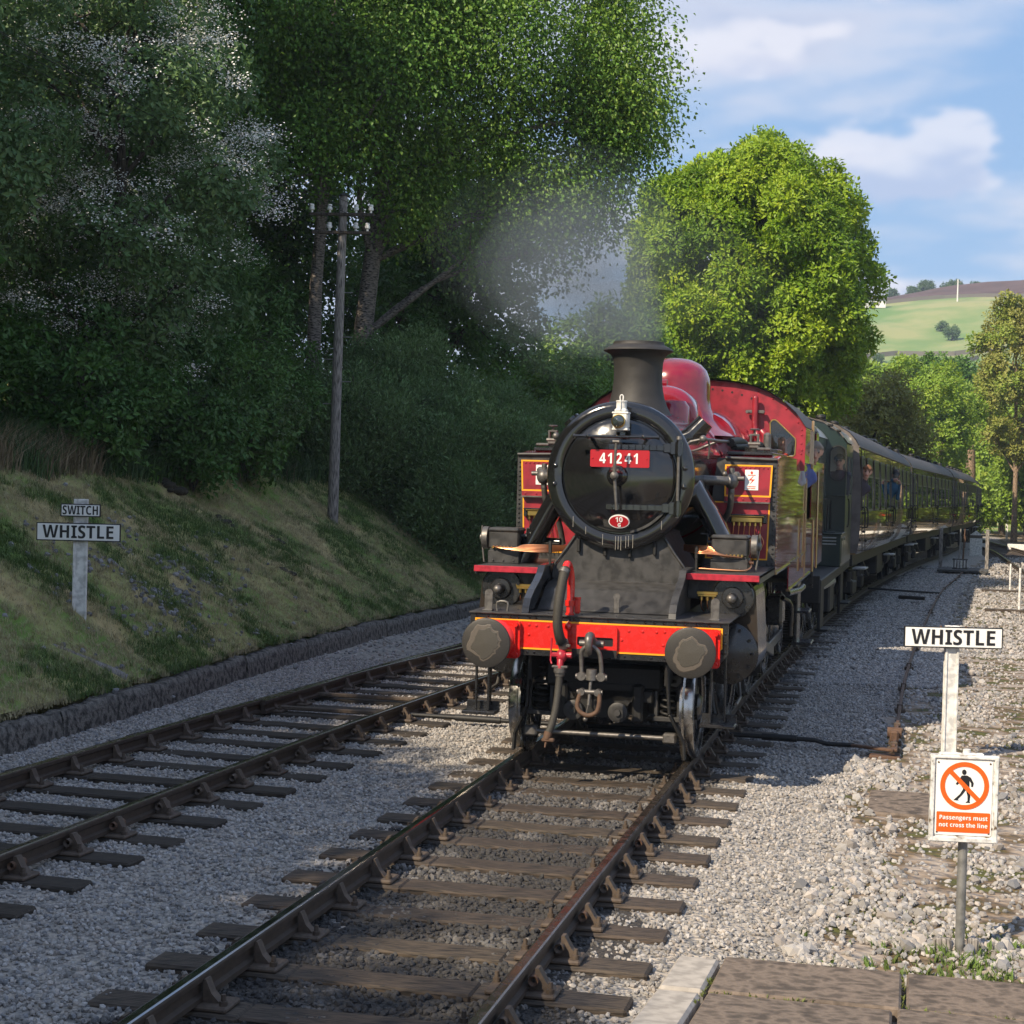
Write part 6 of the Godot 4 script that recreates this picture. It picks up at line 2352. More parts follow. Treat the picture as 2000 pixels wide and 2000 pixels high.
# head, neck, torso and arms in a frame: o is the chin's height on the neck axis, x the person's left, z where they face
func figure(label: String, at: Transform3D, skin: Color, hair: Color, shirt: Color, arms: Array, cap := -1, nod := 0.0, wear := Color(0.02, 0.02, 0.025)) -> MeshInstance3D:
	var bn := []
	var tilt := Basis(Vector3.BACK, nod)
	var P := func(x: float, y: float, z: float) -> Vector3: return at * (tilt * Vector3(x, y, z) if y > 0.0 else Vector3(x, y, z))
	var dark := Color(0.02, 0.014, 0.012)
	bn.append([P.call(0, 0.115, -0.012), P.call(0, 0.15, -0.03), 0.082, 0.088, skin])
	bn.append([P.call(0, 0.035, 0.035), P.call(0, 0.10, 0.025), 0.046, 0.066, skin])
	bn.append([P.call(0, 0.012, 0.052), P.call(0, 0.012, 0.052), 0.026, 0.026, skin * 0.92])
	bn.append([P.call(0, 0.10, 0.088), P.call(0, 0.075, 0.104), 0.010, 0.0155, skin * 1.05])
	bn.append([P.call(-0.02, 0.048, 0.082), P.call(0.02, 0.048, 0.082), 0.0075, 0.0075, skin * Color(0.8, 0.5, 0.5)])
	for s: float in [-1.0, 1.0]:
		bn.append([P.call(0.032 * s, 0.118, 0.074), P.call(0.034 * s, 0.118, 0.074), 0.0105, 0.0105, dark])
		bn.append([P.call(0.018 * s, 0.137, 0.080), P.call(0.045 * s, 0.137, 0.074), 0.009, 0.008, hair if cap < 0 else dark * 2.0])
		bn.append([P.call(0.083 * s, 0.095, -0.012), P.call(0.087 * s, 0.125, -0.02), 0.014, 0.018, skin * 0.95])
	bn.append([P.call(0, 0.02, -0.02), P.call(0, -0.09, -0.035), 0.052, 0.060, skin * 0.9])
	if cap < 0:
		bn.append([P.call(0, 0.165, -0.045), P.call(0, 0.19, -0.01), 0.088, 0.072, hair])
		bn.append([P.call(-0.045, 0.19, 0.045), P.call(0.045, 0.19, 0.045), 0.034, 0.034, hair])
		for s: float in [-1.0, 1.0]:
			bn.append([P.call(0.068 * s, 0.13, -0.05), P.call(0.072 * s, 0.175, 0.0), 0.03, 0.03, hair])
	else:
		bn.append([P.call(0, 0.18, -0.035), P.call(0, 0.185, 0.0), 0.092, 0.088, wear])
		bn.append([P.call(-0.045, 0.175, 0.08), P.call(0.045, 0.175, 0.08), 0.022, 0.022, wear])
		bn.append([P.call(-0.03, 0.168, 0.115), P.call(0.03, 0.168, 0.115), 0.014, 0.014, wear])
	bn.append([P.call(0, -0.08, -0.03), P.call(0, -0.10, -0.03), 0.066, 0.07, shirt * 0.8])
	bn.append([P.call(-0.15, -0.135, -0.035), P.call(0.15, -0.135, -0.035), 0.066, 0.066, shirt])
	bn.append([P.call(0, -0.2, -0.02), P.call(0, -0.5, -0.02), 0.13, 0.12, shirt])
	bn.append([P.call(-0.08, -0.22, -0.02), P.call(-0.075, -0.5, -0.02), 0.11, 0.1, shirt])
	bn.append([P.call(0.08, -0.22, -0.02), P.call(0.075, -0.5, -0.02), 0.11, 0.1, shirt])
	for a in arms:
		# shoulder side, elbow, wrist, fingertip direction (all in the person's frame)
		var sh := Vector3(0.185 * a[0], -0.145, -0.03)
		var el: Vector3 = a[1]
		var wr: Vector3 = a[2]
		var fd: Vector3 = a[3]
		bn.append([at * sh, at * el, 0.058, 0.045, shirt])
		var bare: Color = skin if a.size() > 4 and a[4] else shirt
		bn.append([at * el, at * wr, 0.043, 0.030, bare])
		var pm := wr + fd * 0.06
		bn.append([at * wr, at * pm, 0.028, 0.034, skin])
		var across := fd.cross(Vector3.UP if absf(fd.y) < 0.8 else Vector3.RIGHT).normalized()
		var bend := across.cross(fd)
		for i in 4:
			var k := pm + across * (i - 1.5) * 0.019
			var len := 0.042 - 0.004 * absf(i - 1.4)
			bn.append([at * k, at * (k + fd * len), 0.0095, 0.009, skin])
			bn.append([at * (k + fd * len), at * (k + fd * len * 1.5 - bend * 0.03), 0.009, 0.0075, skin])
		bn.append([at * (wr + fd * 0.03 + across * 0.03), at * (pm + across * 0.055 - bend * 0.015), 0.012, 0.009, skin])
	return body("person", label, bn, 0.0105)


func make_people() -> void:
	var face := func(o: Vector3, yaw: float, lean := 0.0, roll := 0.0) -> Transform3D: return Transform3D(Basis(Vector3.UP, yaw) * Basis(Vector3.RIGHT, lean) * Basis(Vector3.BACK, roll), o)
	figure("person in a dark cap looking out through the front cab window of the red engine", face.call(Vector3(1.075, 2.855, -6.52), 0.06), Color(0.42, 0.25, 0.19), Color(0.03, 0.02, 0.015), Color(0.30, 0.31, 0.33), [[1.0, Vector3(0.24, -0.38, 0.0), Vector3(0.12, -0.5, 0.18), Vector3(-0.5, 0, 0.8)], [-1.0, Vector3(-0.25, -0.38, 0.0), Vector3(-0.2, -0.5, 0.18), Vector3(0, 0, 1)]], 1)
	var sc := B.new()
	sc.ball(Vector3(1.075, 2.775, -6.5), Vector3(0.075, 0.05, 0.085), 12, 8)
	tag(put("neckerchief", sc, M.print_red), "red neckerchief knotted at the neck of the capped driver", "neckerchief")
	figure("person with grey hair in a blue shirt leaning from the engine's cab side", face.call(Vector3(1.36, 2.735, -7.98), 0.1, 0.1, -0.95), Color(0.50, 0.30, 0.23), Color(0.24, 0.20, 0.17), Color(0.085, 0.11, 0.30), [[1.0, Vector3(0.20, -0.40, 0.10), Vector3(0.02, -0.46, 0.20), Vector3(-1, 0, 0.1), true]], -1, 0.85)
	figure("person with dark hair behind the rounded window of the green shunter", face.call(Vector3(1.255, 2.715, -17.62), -0.15, 0.05), Color(0.45, 0.27, 0.20), Color(0.018, 0.014, 0.012), Color(0.035, 0.035, 0.045), [])
	figure("person with ginger hair leaning out of the coach's first door", face.call(Vector3(1.675, 2.545, -19.72), 0.1, 0.1, -0.7), Color(0.56, 0.33, 0.26), Color(0.14, 0.06, 0.03), Color(0.04, 0.035, 0.045), [[1.0, Vector3(0.14, -0.33, 0.06), Vector3(0.02, -0.31, 0.22), Vector3(0.3, -0.4, 0.6), true]], -1, 0.55)
	figure("person in a dark cap and blue jacket leaning from the coach's middle door", face.call(Vector3(2.12, 2.50, -28.95), 0.15, 0.2, -0.5), Color(0.42, 0.25, 0.2), Color(0.03, 0.02, 0.02), Color(0.025, 0.10, 0.19), [[1.0, Vector3(0.26, -0.34, 0.10), Vector3(0.10, 0.0, 0.20), Vector3(-0.6, 0.6, 0.1)], [-1.0, Vector3(-0.28, -0.30, 0.10), Vector3(-0.10, 0.0, 0.19), Vector3(0.6, 0.6, 0.1)]], 1, 0.4)
	var cam := thing("hand_camera", "small black camera held to the eye by the person in the blue jacket", "camera", Vector3(2.14, 2.60, -28.58), 0.15)
	var b := B.new()
	b.box(Vector3(0, 0, 0), Vector3(0.13, 0.085, 0.06), 0.01)
	b.box(Vector3(0, 0.05, 0), Vector3(0.05, 0.03, 0.05), 0.008)
	put("camera_body", b, M.black, cam)
	b = B.new()
	b.cyl(Vector3(0, 0, 0.03), Vector3(0, 0, 0.11), 0.034, 0.036, 16)
	put("lens_barrel", b, M.black, cam)


# ---------------------------------------------------------------- signs and lineside things
func board(parent: Node3D, words: String, m: Vector3, w: float, h: float, cap_h: float, wide: float, shift := 0.0) -> void:
	var b := B.new()
	b.box(m, Vector3(w, h, 0.022), 0.004)
	var p := put("name_board", b, M.print_black, parent)
	b = B.new()
	b.box(m + Vector3(0, 0, 0.011), Vector3(w - 0.024, h - 0.024, 0.006), 0.001)
	put("white_face", b, M.sign_white, p)
	letters("letters", words, cap_h, M.print_black, p, Transform3D(Basis(), m + Vector3(shift, 0, 0.0165)), true, wide, 0.004)
	b = B.new()
	for x in [-0.12, 0.12]:
		b.cyl(m + Vector3(x, h * 0.5 - 0.004, 0.0), m + Vector3(x, h * 0.5 + 0.008, 0.0), 0.014, 0.012, 8)
	put("bolt", b, M.rust, p)


func make_signs() -> void:
	var yaw := 0.22
	var w := thing("whistle_post", "WHISTLE board on a white post in the gravel by the train", "sign", Vector3(3.03, -0.24, -2.9), yaw)
	var b := B.new()
	b.box(Vector3(0, 0.66, -0.035), Vector3(0.135, 1.42, 0.022), 0.004)
	b.box(Vector3(0, 0.66, -0.065), Vector3(0.03, 1.42, 0.06), 0.003)
	b.box(Vector3(0.0, 0.66, -0.1), Vector3(0.12, 1.42, 0.02), 0.004)
	b.box(Vector3(-0.055, 0.66, -0.02), Vector3(0.022, 1.42, 0.02), 0.004)
	b.box(Vector3(0.055, 0.66, -0.02), Vector3(0.022, 1.42, 0.02), 0.004)
	put("post", b, M.white, w)
	board(w, "WHISTLE", Vector3(-0.005, 1.265, 0.02), 0.945, 0.205, 0.140, 0.98)
	w = thing("whistle_post", "SWITCH and WHISTLE boards on a white post standing on the grassy bank", "sign", Vector3(-6.49, bank_y(-6.49, -3.48) - 0.06, -3.48), yaw)
	b = B.new()
	b.box(Vector3(0, 0.615, -0.035), Vector3(0.16, 1.5, 0.022), 0.004)
	b.box(Vector3(-0.068, 0.615, -0.02), Vector3(0.026, 1.5, 0.02), 0.004)
	b.box(Vector3(0.068, 0.615, -0.02), Vector3(0.026, 1.5, 0.02), 0.004)
	b.box(Vector3(0, 0.615, -0.07), Vector3(0.03, 1.5, 0.06), 0.003)
	put("post", b, M.white, w)
	var base: float = w.position.y
	board(w, "WHISTLE", Vector3(-0.01, 1.71 - base, 0.02), 0.95, 0.205, 0.140, 0.98)
	board(w, "SWITCH", Vector3(0.01, 1.955 - base, 0.02), 0.45, 0.145, 0.098, 0.80)
	# notice for passengers
	w = thing("warning_sign", "orange and white notice of a crossed-out walking figure on a grey pole", "sign", Vector3(2.972, -0.22, 3.87), 0.13)
	b = B.new()
	b.cyl(Vector3(0, 0, -0.05), Vector3(0.0, 1.10, -0.05), 0.0275, 0.0275, 20)
	put("pole", b, M.galv, w)
	b = B.new()
	b.box(Vector3(-0.012, 0.93, 0), Vector3(0.375, 0.47, 0.03), 0.004)
	b.box(Vector3(-0.19, 0.93, 0.006), Vector3(0.025, 0.48, 0.05), 0.005)
	b.box(Vector3(0.165, 0.93, 0.006), Vector3(0.025, 0.48, 0.05), 0.005)
	b.box(Vector3(-0.012, 1.172, 0.004), Vector3(0.385, 0.022, 0.05), 0.006)
	b.box(Vector3(-0.012, 0.70, 0.004), Vector3(0.385, 0.03, 0.05), 0.005)
	b.box(Vector3(-0.03, 1.187, 0.0), Vector3(0.25, 0.016, 0.045), 0.006)
	b.cyl(Vector3(0, 1.17, -0.01), Vector3(0, 1.215, -0.01), 0.024, 0.022, 12)
	put("wooden_backing", b, M.paint_flaky, w)
	b = B.new()
	b.at(face_z(Vector3(-0.012, 0.94, 0.016)))
	b.prism(rect(-0.16, -0.215, 0.155, 0.215, 0.008, 3), 0.004)
	var plate := put("notice_plate", b, M.sign_white, w)
	b = B.new()
	b.at(face_z(Vector3(-0.012, 0.94, 0.0205)))
	var rx := 0.1365
	for i in 48:
		var a0 := TAU * i / 48
		var a1 := TAU * (i + 1) / 48
		b.prism(PackedVector2Array([Vector2(cos(a0) * rx, 0.07 + sin(a0) * rx), Vector2(cos(a1) * rx, 0.07 + sin(a1) * rx), Vector2(cos(a1) * 0.11, 0.07 + sin(a1) * 0.11), Vector2(cos(a0) * 0.11, 0.07 + sin(a0) * 0.11)]), 0.003)
	b.prism(v2([[-0.092, 0.144], [-0.074, 0.162], [0.092, -0.004], [0.074, -0.022]]), 0.0045)
	put("prohibition_ring", b, M.orange, plate)
	b = B.new()
	b.at(face_z(Vector3(-0.012, 0.94, 0.0205)))
	b.prism(ring2(-0.004, 0.148, 0.0125, 0.0155, 16), 0.002)
	b.prism(v2([[-0.018, 0.128], [0.012, 0.130], [0.034, 0.118], [0.05, 0.088], [0.047, 0.066], [0.037, 0.066], [0.036, 0.086], [0.026, 0.1], [0.027, 0.06], [0.022, 0.052], [-0.006, 0.052], [-0.016, 0.066], [-0.012, 0.095], [-0.022, 0.092], [-0.042, 0.074], [-0.05, 0.08], [-0.03, 0.106]]), 0.002)
	b.prism(v2([[-0.006, 0.054], [0.012, 0.054], [-0.012, 0.018], [-0.036, -0.008], [-0.03, -0.014], [-0.06, -0.014], [-0.05, -0.004], [-0.024, 0.022]]), 0.0021)
	b.prism(v2([[0.006, 0.054], [0.024, 0.054], [0.033, 0.012], [0.030, -0.018], [0.034, -0.026], [0.008, -0.026], [0.019, -0.016], [0.018, 0.012]]), 0.0022)
	put("walking_figure", b, M.print_black, plate)
	b = B.new()
	b.at(face_z(Vector3(-0.012, 0.94, 0.0205)))
	b.prism(rect(-0.152, -0.198, 0.148, -0.082, 0.006, 3), 0.002)
	put("orange_panel", b, M.orange, plate)
	letters("letters", "Passengers must", 0.0235, M.print_white, plate, face_z(Vector3(-0.014, 0.826, 0.0245)), true, 1.02, 0.002)
	letters("letters", "not cross the line", 0.0235, M.print_white, plate, face_z(Vector3(-0.014, 0.784, 0.0245)), true, 1.0, 0.002)
	b = B.new()
	for q in [[-0.16, 1.14], [0.13, 1.14], [-0.16, 0.74], [0.13, 0.74]]:
		b.rivet(Vector3(q[0], q[1], 0.0205), Vector3(0, 0, 1), 0.006)
	put("screw", b, M.rust, plate)
	b = B.new()
	b.box(Vector3(-0.1, 0.05, -0.05), Vector3(0.1, 0.12, 0.05), 0.01)
	b.box(Vector3(0.07, 0.06, -0.02), Vector3(0.06, 0.14, 0.04), 0.01)
	tag(put("timber_wedge", b, M.timber), "old wooden pegs in the weeds at the notice pole's foot", "wooden peg").position = Vector3(2.97, -0.22, 3.87)


func make_lineside() -> void:
	# telegraph pole on the bank
	var px := -8.12
	var pz := -16.5
	var p := thing("telegraph_pole", "weathered grey telegraph pole with two crossarms at the edge of the wood", "telegraph pole", Vector3(px, bank_y(px, pz) - 0.2, pz))
	var h := 7.62 - (bank_y(px, pz) - 0.2)
	var b := B.new()
	b.tube([Vector3(0, 0, 0), Vector3(0.03, h * 0.5, 0), Vector3(0.08, h, 0)], [0.105, 0.092, 0.076], 14)
	put("mast", b, M.timber, p)
	b = B.new()
	b.lathe([Vector2(0.0, h + 0.07), Vector2(0.1, h + 0.01), Vector2(0.1, h - 0.01), Vector2(0.0, h)], Vector3(0.08, 0, 0), Vector3.UP, 14)
	put("cap", b, M.under, p)
	var turn := Basis(Vector3.UP, 0.18)
	for k in 2:
		var y := h - 0.36 - 0.34 * k
		var arm := B.new()
		arm.at(Transform3D(turn, Vector3(0.075, y, 0.09)))
		var w := 0.62 if k == 0 else 0.56
		arm.box(Vector3.ZERO, Vector3(w * 2, 0.06, 0.06), 0.01)
		var am := put("crossarm", arm, M.bark, p)
		for x: float in ([-0.56, -0.22, 0.28, 0.56] if k == 0 else [-0.22, 0.28, 0.5]):
			var i := B.new()
			i.at(Transform3D(turn, Vector3(0.075, y, 0.09)) * Transform3D(Basis(), Vector3(x, 0.03, 0)))
			i.lathe([Vector2(0.022, 0.0), Vector2(0.022, 0.045), Vector2(0.047, 0.05), Vector2(0.05, 0.09), Vector2(0.038, 0.105), Vector2(0.044, 0.12), Vector2(0.04, 0.155), Vector2(0.0, 0.165)], Vector3.ZERO, Vector3.UP, 12)
			put("insulator", i, M.porcelain, am)
	b = B.new()
	for i in 6:
		var y := 2.4 + 0.42 * i
		var s := -1.0 if i % 2 == 0 else 1.0
		b.tube([Vector3(0.03 + 0.08 * s, y, 0), Vector3(0.03 + 0.27 * s, y, 0)], 0.011, 5)
	put("climbing_step", b, M.galv, p)
	# its wires run back into the wood
	var wr := thing("telegraph_wires", "thin sagging wires running from the telegraph pole into the trees", "wires")
	for i in 5:
		var pts := []
		var a := Vector3(px + 0.08 + (-0.56 + 0.28 * i), 7.62 - 0.2 - (0.34 if i > 3 else 0.0), pz + 0.1)
		var e := Vector3(-11.5 + 0.28 * i, 9.4, 4.0)
		for j in 19:
			var t := j / 18.0
			pts.append(a.lerp(e, t) - Vector3(0, 1.2 * t * (1.0 - t), 0))
		b = B.new()
		b.tube(pts, 0.006, 4, false)
		put("wire", b, M.under, wr)
	# point rodding beside the main line
	var rd := thing("point_rodding", "rusty point rod running along the gravel beside the train to the ground frame", "rod")
	b = B.new()
	var path := smooth_path([Vector3(2.50, -0.10, -3.1), Vector3(2.52, -0.10, -4.6), Vector3(2.58, -0.13, -9.7), Vector3(2.83, -0.24, -18.5), Vector3(3.35, -0.41, -32.0), Vector3(3.87, -0.5, -39.7), Vector3(4.2, -0.52, -44.3)], 5)
	for i in path.size() - 1:
		b.bar(path[i], path[i + 1], 0.035, 0.035, 0.004)
	put("rod", b, M.rust, rd)
	for i in 14:
		var q: Vector3 = path[mini(i * 2 + 1, path.size() - 1)]
		b = B.new()
		b.box(Vector3(q.x, q.y - 0.045, q.z), Vector3(0.13, 0.05, 0.09), 0.01)
		b.box(Vector3(q.x, q.y + 0.005, q.z), Vector3(0.07, 0.055, 0.04), 0.008)
		put("roller_stool", b, M.chair, rd)
	b = B.new()
	b.box(Vector3(2.5, -0.06, -3.6), Vector3(0.09, 0.12, 0.2), 0.02)
	b.cyl(Vector3(2.43, -0.03, -3.6), Vector3(2.57, -0.03, -3.6), 0.055, 0.055, 12)
	put("adjuster", b, M.rust, rd)
	b = B.new()
	b.bar(Vector3(2.51, -0.11, -2.95), Vector3(2.1, -0.12, -3.2), 0.07, 0.03, 0.008)
	b.bar(Vector3(2.51, -0.11, -2.95), Vector3(2.51, -0.11, -3.4), 0.06, 0.03, 0.008)
	b.box(Vector3(2.42, -0.19, -3.05), Vector3(0.3, 0.04, 0.2), 0.01)
	put("crank", b, M.rust, rd)
	b = B.new()
	b.tube([Vector3(2.12, -0.12, -3.2), Vector3(1.85, -0.13, -3.25), Vector3(1.72, -0.10, -3.26), Vector3(0.5, -0.10, -3.32), Vector3(-1.3, -0.12, -3.4), Vector3(-1.9, -0.12, -3.44), Vector3(-2.75, -0.12, -3.46)], 0.024, 8)
	b.cyl(Vector3(1.55, -0.10, -3.265), Vector3(1.2, -0.10, -3.285), 0.036, 0.036, 10)
	b.cyl(Vector3(-1.55, -0.12, -3.42), Vector3(-2.05, -0.12, -3.44), 0.036, 0.036, 10)
	put("cross_rod", b, M.under, rd)
	b = B.new()
	b.tube([Vector3(3.35, -0.42, -31.6), Vector3(2.6, -0.40, -31.6), Vector3(1.4, -0.36, -31.6)], 0.03, 6)
	b.tube([Vector3(2.9, -0.3, -27.6), Vector3(2.3, -0.3, -27.8)], 0.05, 6)
	put("cross_rod", b, M.under, rd)
	# buried slab
	b = B.new()
	b.box(Vector3(2.62, -0.20, -0.56), Vector3(0.58, 0.08, 1.02), 0.015)
	tag(put("concrete_slab", b, M.slab), "flat brown slab sunk in the moss beside the notice", "slab")
	# ground frame on its timber stage
	var gz := -45.6
	var gx := 4.25
	var gy := slope(gz) - 0.16
	var g := thing("ground_frame", "small black lever frame on a dark timber stage between two weathered posts", "lever frame", Vector3(gx, gy, gz), -0.05)
	for i in 6:
		b = B.new()
		b.box(Vector3(0, 0.1, -0.75 + 0.3 * i), Vector3(1.66, 0.07, 0.285), 0.008)
		put("plank", b, M.plank, g)
	b = B.new()
	b.box(Vector3(-0.7, 0.02, 0), Vector3(0.14, 0.12, 1.8), 0.01)
	b.box(Vector3(0.7, 0.02, 0), Vector3(0.14, 0.12, 1.8), 0.01)
	put("bearer", b, M.plank, g)
	for s: float in [-1.0, 1.0]:
		b = B.new()
		b.box(Vector3(0.77 * s, 0.72, -0.55), Vector3(0.12, 1.45, 0.12), 0.012)
		b.lathe([Vector2(0.085, 1.445), Vector2(0.0, 1.5)], Vector3(0.77 * s, 0, -0.55), Vector3.UP, 4)
		put("post", b, M.timber, g)
	b = B.new()
	for x: float in [-0.2, -0.1, 0.0, 0.1, 0.2]:
		b.box(Vector3(x - 0.1, 0.3, 0.22), Vector3(0.025, 0.34, 0.03), 0.004)
		b.box(Vector3(x - 0.1, 0.3, -0.18), Vector3(0.025, 0.34, 0.03), 0.004)
	for z: float in [-0.18, 0.22]:
		b.box(Vector3(-0.1, 0.46, z), Vector3(0.5, 0.03, 0.04), 0.005)
		b.box(Vector3(-0.1, 0.15, z), Vector3(0.5, 0.04, 0.05), 0.005)
	put("frame", b, M.black, g)
	b = B.new()
	b.cyl(Vector3(-0.12, 0.16, 0.02), Vector3(-0.12, 0.42, 0.02), 0.11, 0.10, 14)
	put("lock_drum", b, M.white, g)
	for k in 2:
		b = B.new()
		b.tube([Vector3(-0.13 + 0.12 * k, 0.45, 0.0), Vector3(-0.12 + 0.13 * k, 1.0, -0.05), Vector3(-0.11 + 0.14 * k, 1.5, -0.12)], [0.035, 0.022, 0.02], 8)
		b.tube([Vector3(-0.08 + 0.12 * k, 0.85, -0.02), Vector3(-0.07 + 0.13 * k, 1.25, -0.07)], 0.012, 6)
		put("lever", b, M.galv if k == 0 else M.rust, g)
	# white post with a yellow-banded head, and the white beam behind
	var wp := thing("marker_post", "stout white wooden post with a pointed yellow-stained top", "post", Vector3(5.34, slope(-65.9) - 0.25, -65.9))
	b = B.new()
	b.at(face_z(Vector3(0, 0, -0.12)))
	b.prism(v2([[-0.27, 0], [0.27, 0], [0.27, 1.0], [0, 1.2], [-0.27, 1.0]]), 0.24)
	put("post", b, M.white, wp)
	b = B.new()
	b.box(Vector3(0, 0.93, 0), Vector3(0.546, 0.14, 0.246))
	put("band", b, M.old_grease, wp)
	var bm := thing("barrier_beam", "long low white beam across the loop behind the ground frame", "barrier", Vector3(0, 0, 0))
	for q in [[3.9, 6.15], [7.25, 9.6]]:
		b = B.new()
		b.bar(Vector3(q[0], -0.78, -76.0), Vector3(q[1], -0.78, -75.2), 0.16, 0.30, 0.02)
		put("beam", b, M.white, bm)
	# slim white rods standing in the gravel
	for i in 2:
		var o := [Vector3(5.22, 0, -34.5), Vector3(4.97, 0, -25.8)][i] as Vector3
		o.y = slope(o.z) - 0.2
		var t := thing("white_rod", ["slim white rod on a timber, farther of the two near the loop", "slim white rod on a timber, nearer of the two near the loop"][i], "post", o, 0.0, "white rods by the loop")
		b = B.new()
		b.cyl(Vector3(0, 0, 0), Vector3(0, [0.80, 1.02][i], 0), 0.03, 0.028, 10)
		put("rod", b, M.white, t)
		b = B.new()
		b.cyl(Vector3(0, [0.80, 1.02][i], 0), Vector3(0, [0.9, 1.12][i], 0), 0.012, 0.01, 6)
		put("tip", b, M.under, t)
		b = B.new()
		b.box(Vector3(-0.1, 0.02, 0), Vector3(1.3, 0.1, 0.24), 0.012)
		put("timber", b, M.sleeper, t)
	# distant white board and buffer stop
	var fs := thing("white_board", "tiny white board on a white stake beyond the train's tail", "sign", Vector3(8.55, slope(-103.0) - 0.3, -103.0))
	b = B.new()
	b.box(Vector3(0, 0.75, 0), Vector3(0.13, 1.5, 0.1), 0.01)
	put("stake", b, M.white, fs)
	b = B.new()
	b.box(Vector3(-0.02, 1.62, 0.06), Vector3(0.5, 0.34, 0.04), 0.01)
	put("panel", b, M.sign_white, fs)
	var bs := thing("buffer_stop", "red beam with a grey end on dark posts at the far trees' foot", "buffer stop", Vector3(10.0, slope(-108.0) - 0.25, -108.0), 0.0)
	b = B.new()
	b.box(Vector3(0.45, 1.36, 0), Vector3(1.5, 0.42, 0.25), 0.02)
	put("beam", b, M.signal_red, bs)
	b = B.new()
	b.box(Vector3(-0.56, 1.36, 0), Vector3(0.52, 0.425, 0.252), 0.02)
	put("beam_end", b, M.roof_grey, bs)
	b = B.new()
	for x: float in [0.0, 1.3]:
		b.box(Vector3(x, 0.6, -0.15), Vector3(0.16, 1.3, 0.2), 0.02)
		b.bar(Vector3(x, 1.2, -0.2), Vector3(x, 0.1, -1.4), 0.14, 0.16)
	put("post", b, M.under, bs)
	# mole hills on the bank
	var mo := [[-8.95, -11.16, 0.26], [-8.15, -11.4, 0.16], [-7.7, -12.6, 0.12], [-9.9, -8.6, 0.2], [-6.9, -11.0, 0.12]]
	var mh := ["largest dark heap of dug earth on the bank, under the bushes", "small earth heap in the grass right of the largest one", "small earth heap nearest the telegraph pole", "earth heap at the bank top left of the largest one", "lowest small earth heap, midway down the bank"]
	for i in mo.size():
		var q: Array = mo[i]
		var e := B.new()
		for k in 16:
			var d: Vector3 = Vector3(rng.randfn(), 0, rng.randfn() * 0.7) * q[2] * 0.5
			var s: float = q[2] * rng.randf_range(0.2, 0.5)
			e.ball(d + Vector3(0, s * 0.25 - d.x * 0.5, 0), Vector3(s, s * 0.6, s), 7, 5)
		var me := put("earth_heap", e, M.earth)
		me.position = Vector3(q[0], bank_y(q[0], q[1]), q[1])
		tag(me, mh[i], "earth heap", "earth heaps on the bank")
	# old timber on the bank
	var lg := thing("log", "short grey log lying on the bank below the switch board", "log", Vector3(-5.98, bank_y(-5.98, -2.7) + 0.03, -2.7), 0.5)
	b = B.new()
	b.tube([Vector3(-0.5, 0.12, 0), Vector3(-0.2, 0.0, 0.02), Vector3(0.3, -0.22, 0), Vector3(0.42, -0.28, 0.0)], [0.05, 0.06, 0.065, 0.06], 9)
	put("stem", b, M.timber, lg)
	var rc := thing("railway_coach", "red coach standing in the siding away to the side of the line", "railway coach", Vector3(14.6, slope(-125) - 0.1, -128.0), -0.06, "coaches in the far siding")
	b = B.new()
	b.box(Vector3(0, 2.3, 0), Vector3(2.7, 2.2, 19.6), 0.05)
	put("coach_body", b, M.crimson, rc)
	b = B.new()
	b.box(Vector3(0, 3.5, 0), Vector3(2.5, 0.4, 19.6), 0.15)
	put("roof", b, M.roof, rc)
	b = B.new()
	for i in 8:
		b.box(Vector3(0, 2.65, -8 + 2.3 * i), Vector3(2.72, 0.8, 1.3))
	put("window", b, M.pane_dark, rc, "stuff")
	b = B.new()
	b.box(Vector3(0, 0.8, 0), Vector3(2.2, 0.7, 19.0))
	put("underframe", b, M.under, rc)


# ---------------------------------------------------------------- trees
func clump_mesh(n: int, spread: float, ll: float, lw: float, salt: int, hang := 0.0) -> ArrayMesh:
	var g := RandomNumberGenerator.new()
	g.seed = salt
	var b := B.new()
	for i in n:
		var d := Vector3(g.randfn(), g.randfn() * 0.8, g.randfn()).limit_length(2.0) * spread * 0.5
		var out := (d.normalized() + Vector3(g.randfn(), g.randfn(), g.randfn()) * 0.6 + Vector3.DOWN * hang).normalized()
		var s := out.cross(Vector3(g.randfn(), g.randfn(), g.randfn())).normalized()
		var up := s.cross(out)
		var l := ll * g.randf_range(0.7, 1.25)
		var w := lw * g.randf_range(0.75, 1.2)
		var k := g.randf_range(0.72, 1.25)
		b.tint = Color(k * g.randf_range(0.85, 1.15), k, k * g.randf_range(0.8, 1.2))
		var a := d
		var m := d + out * l * 0.45
		var t := d + out * l - up * l * 0.12
		b.tri(a, m + s * w * 0.5 + up * w * 0.14, t)
		b.tri(a, t, m - s * w * 0.5 + up * w * 0.14)
	return b.mesh()


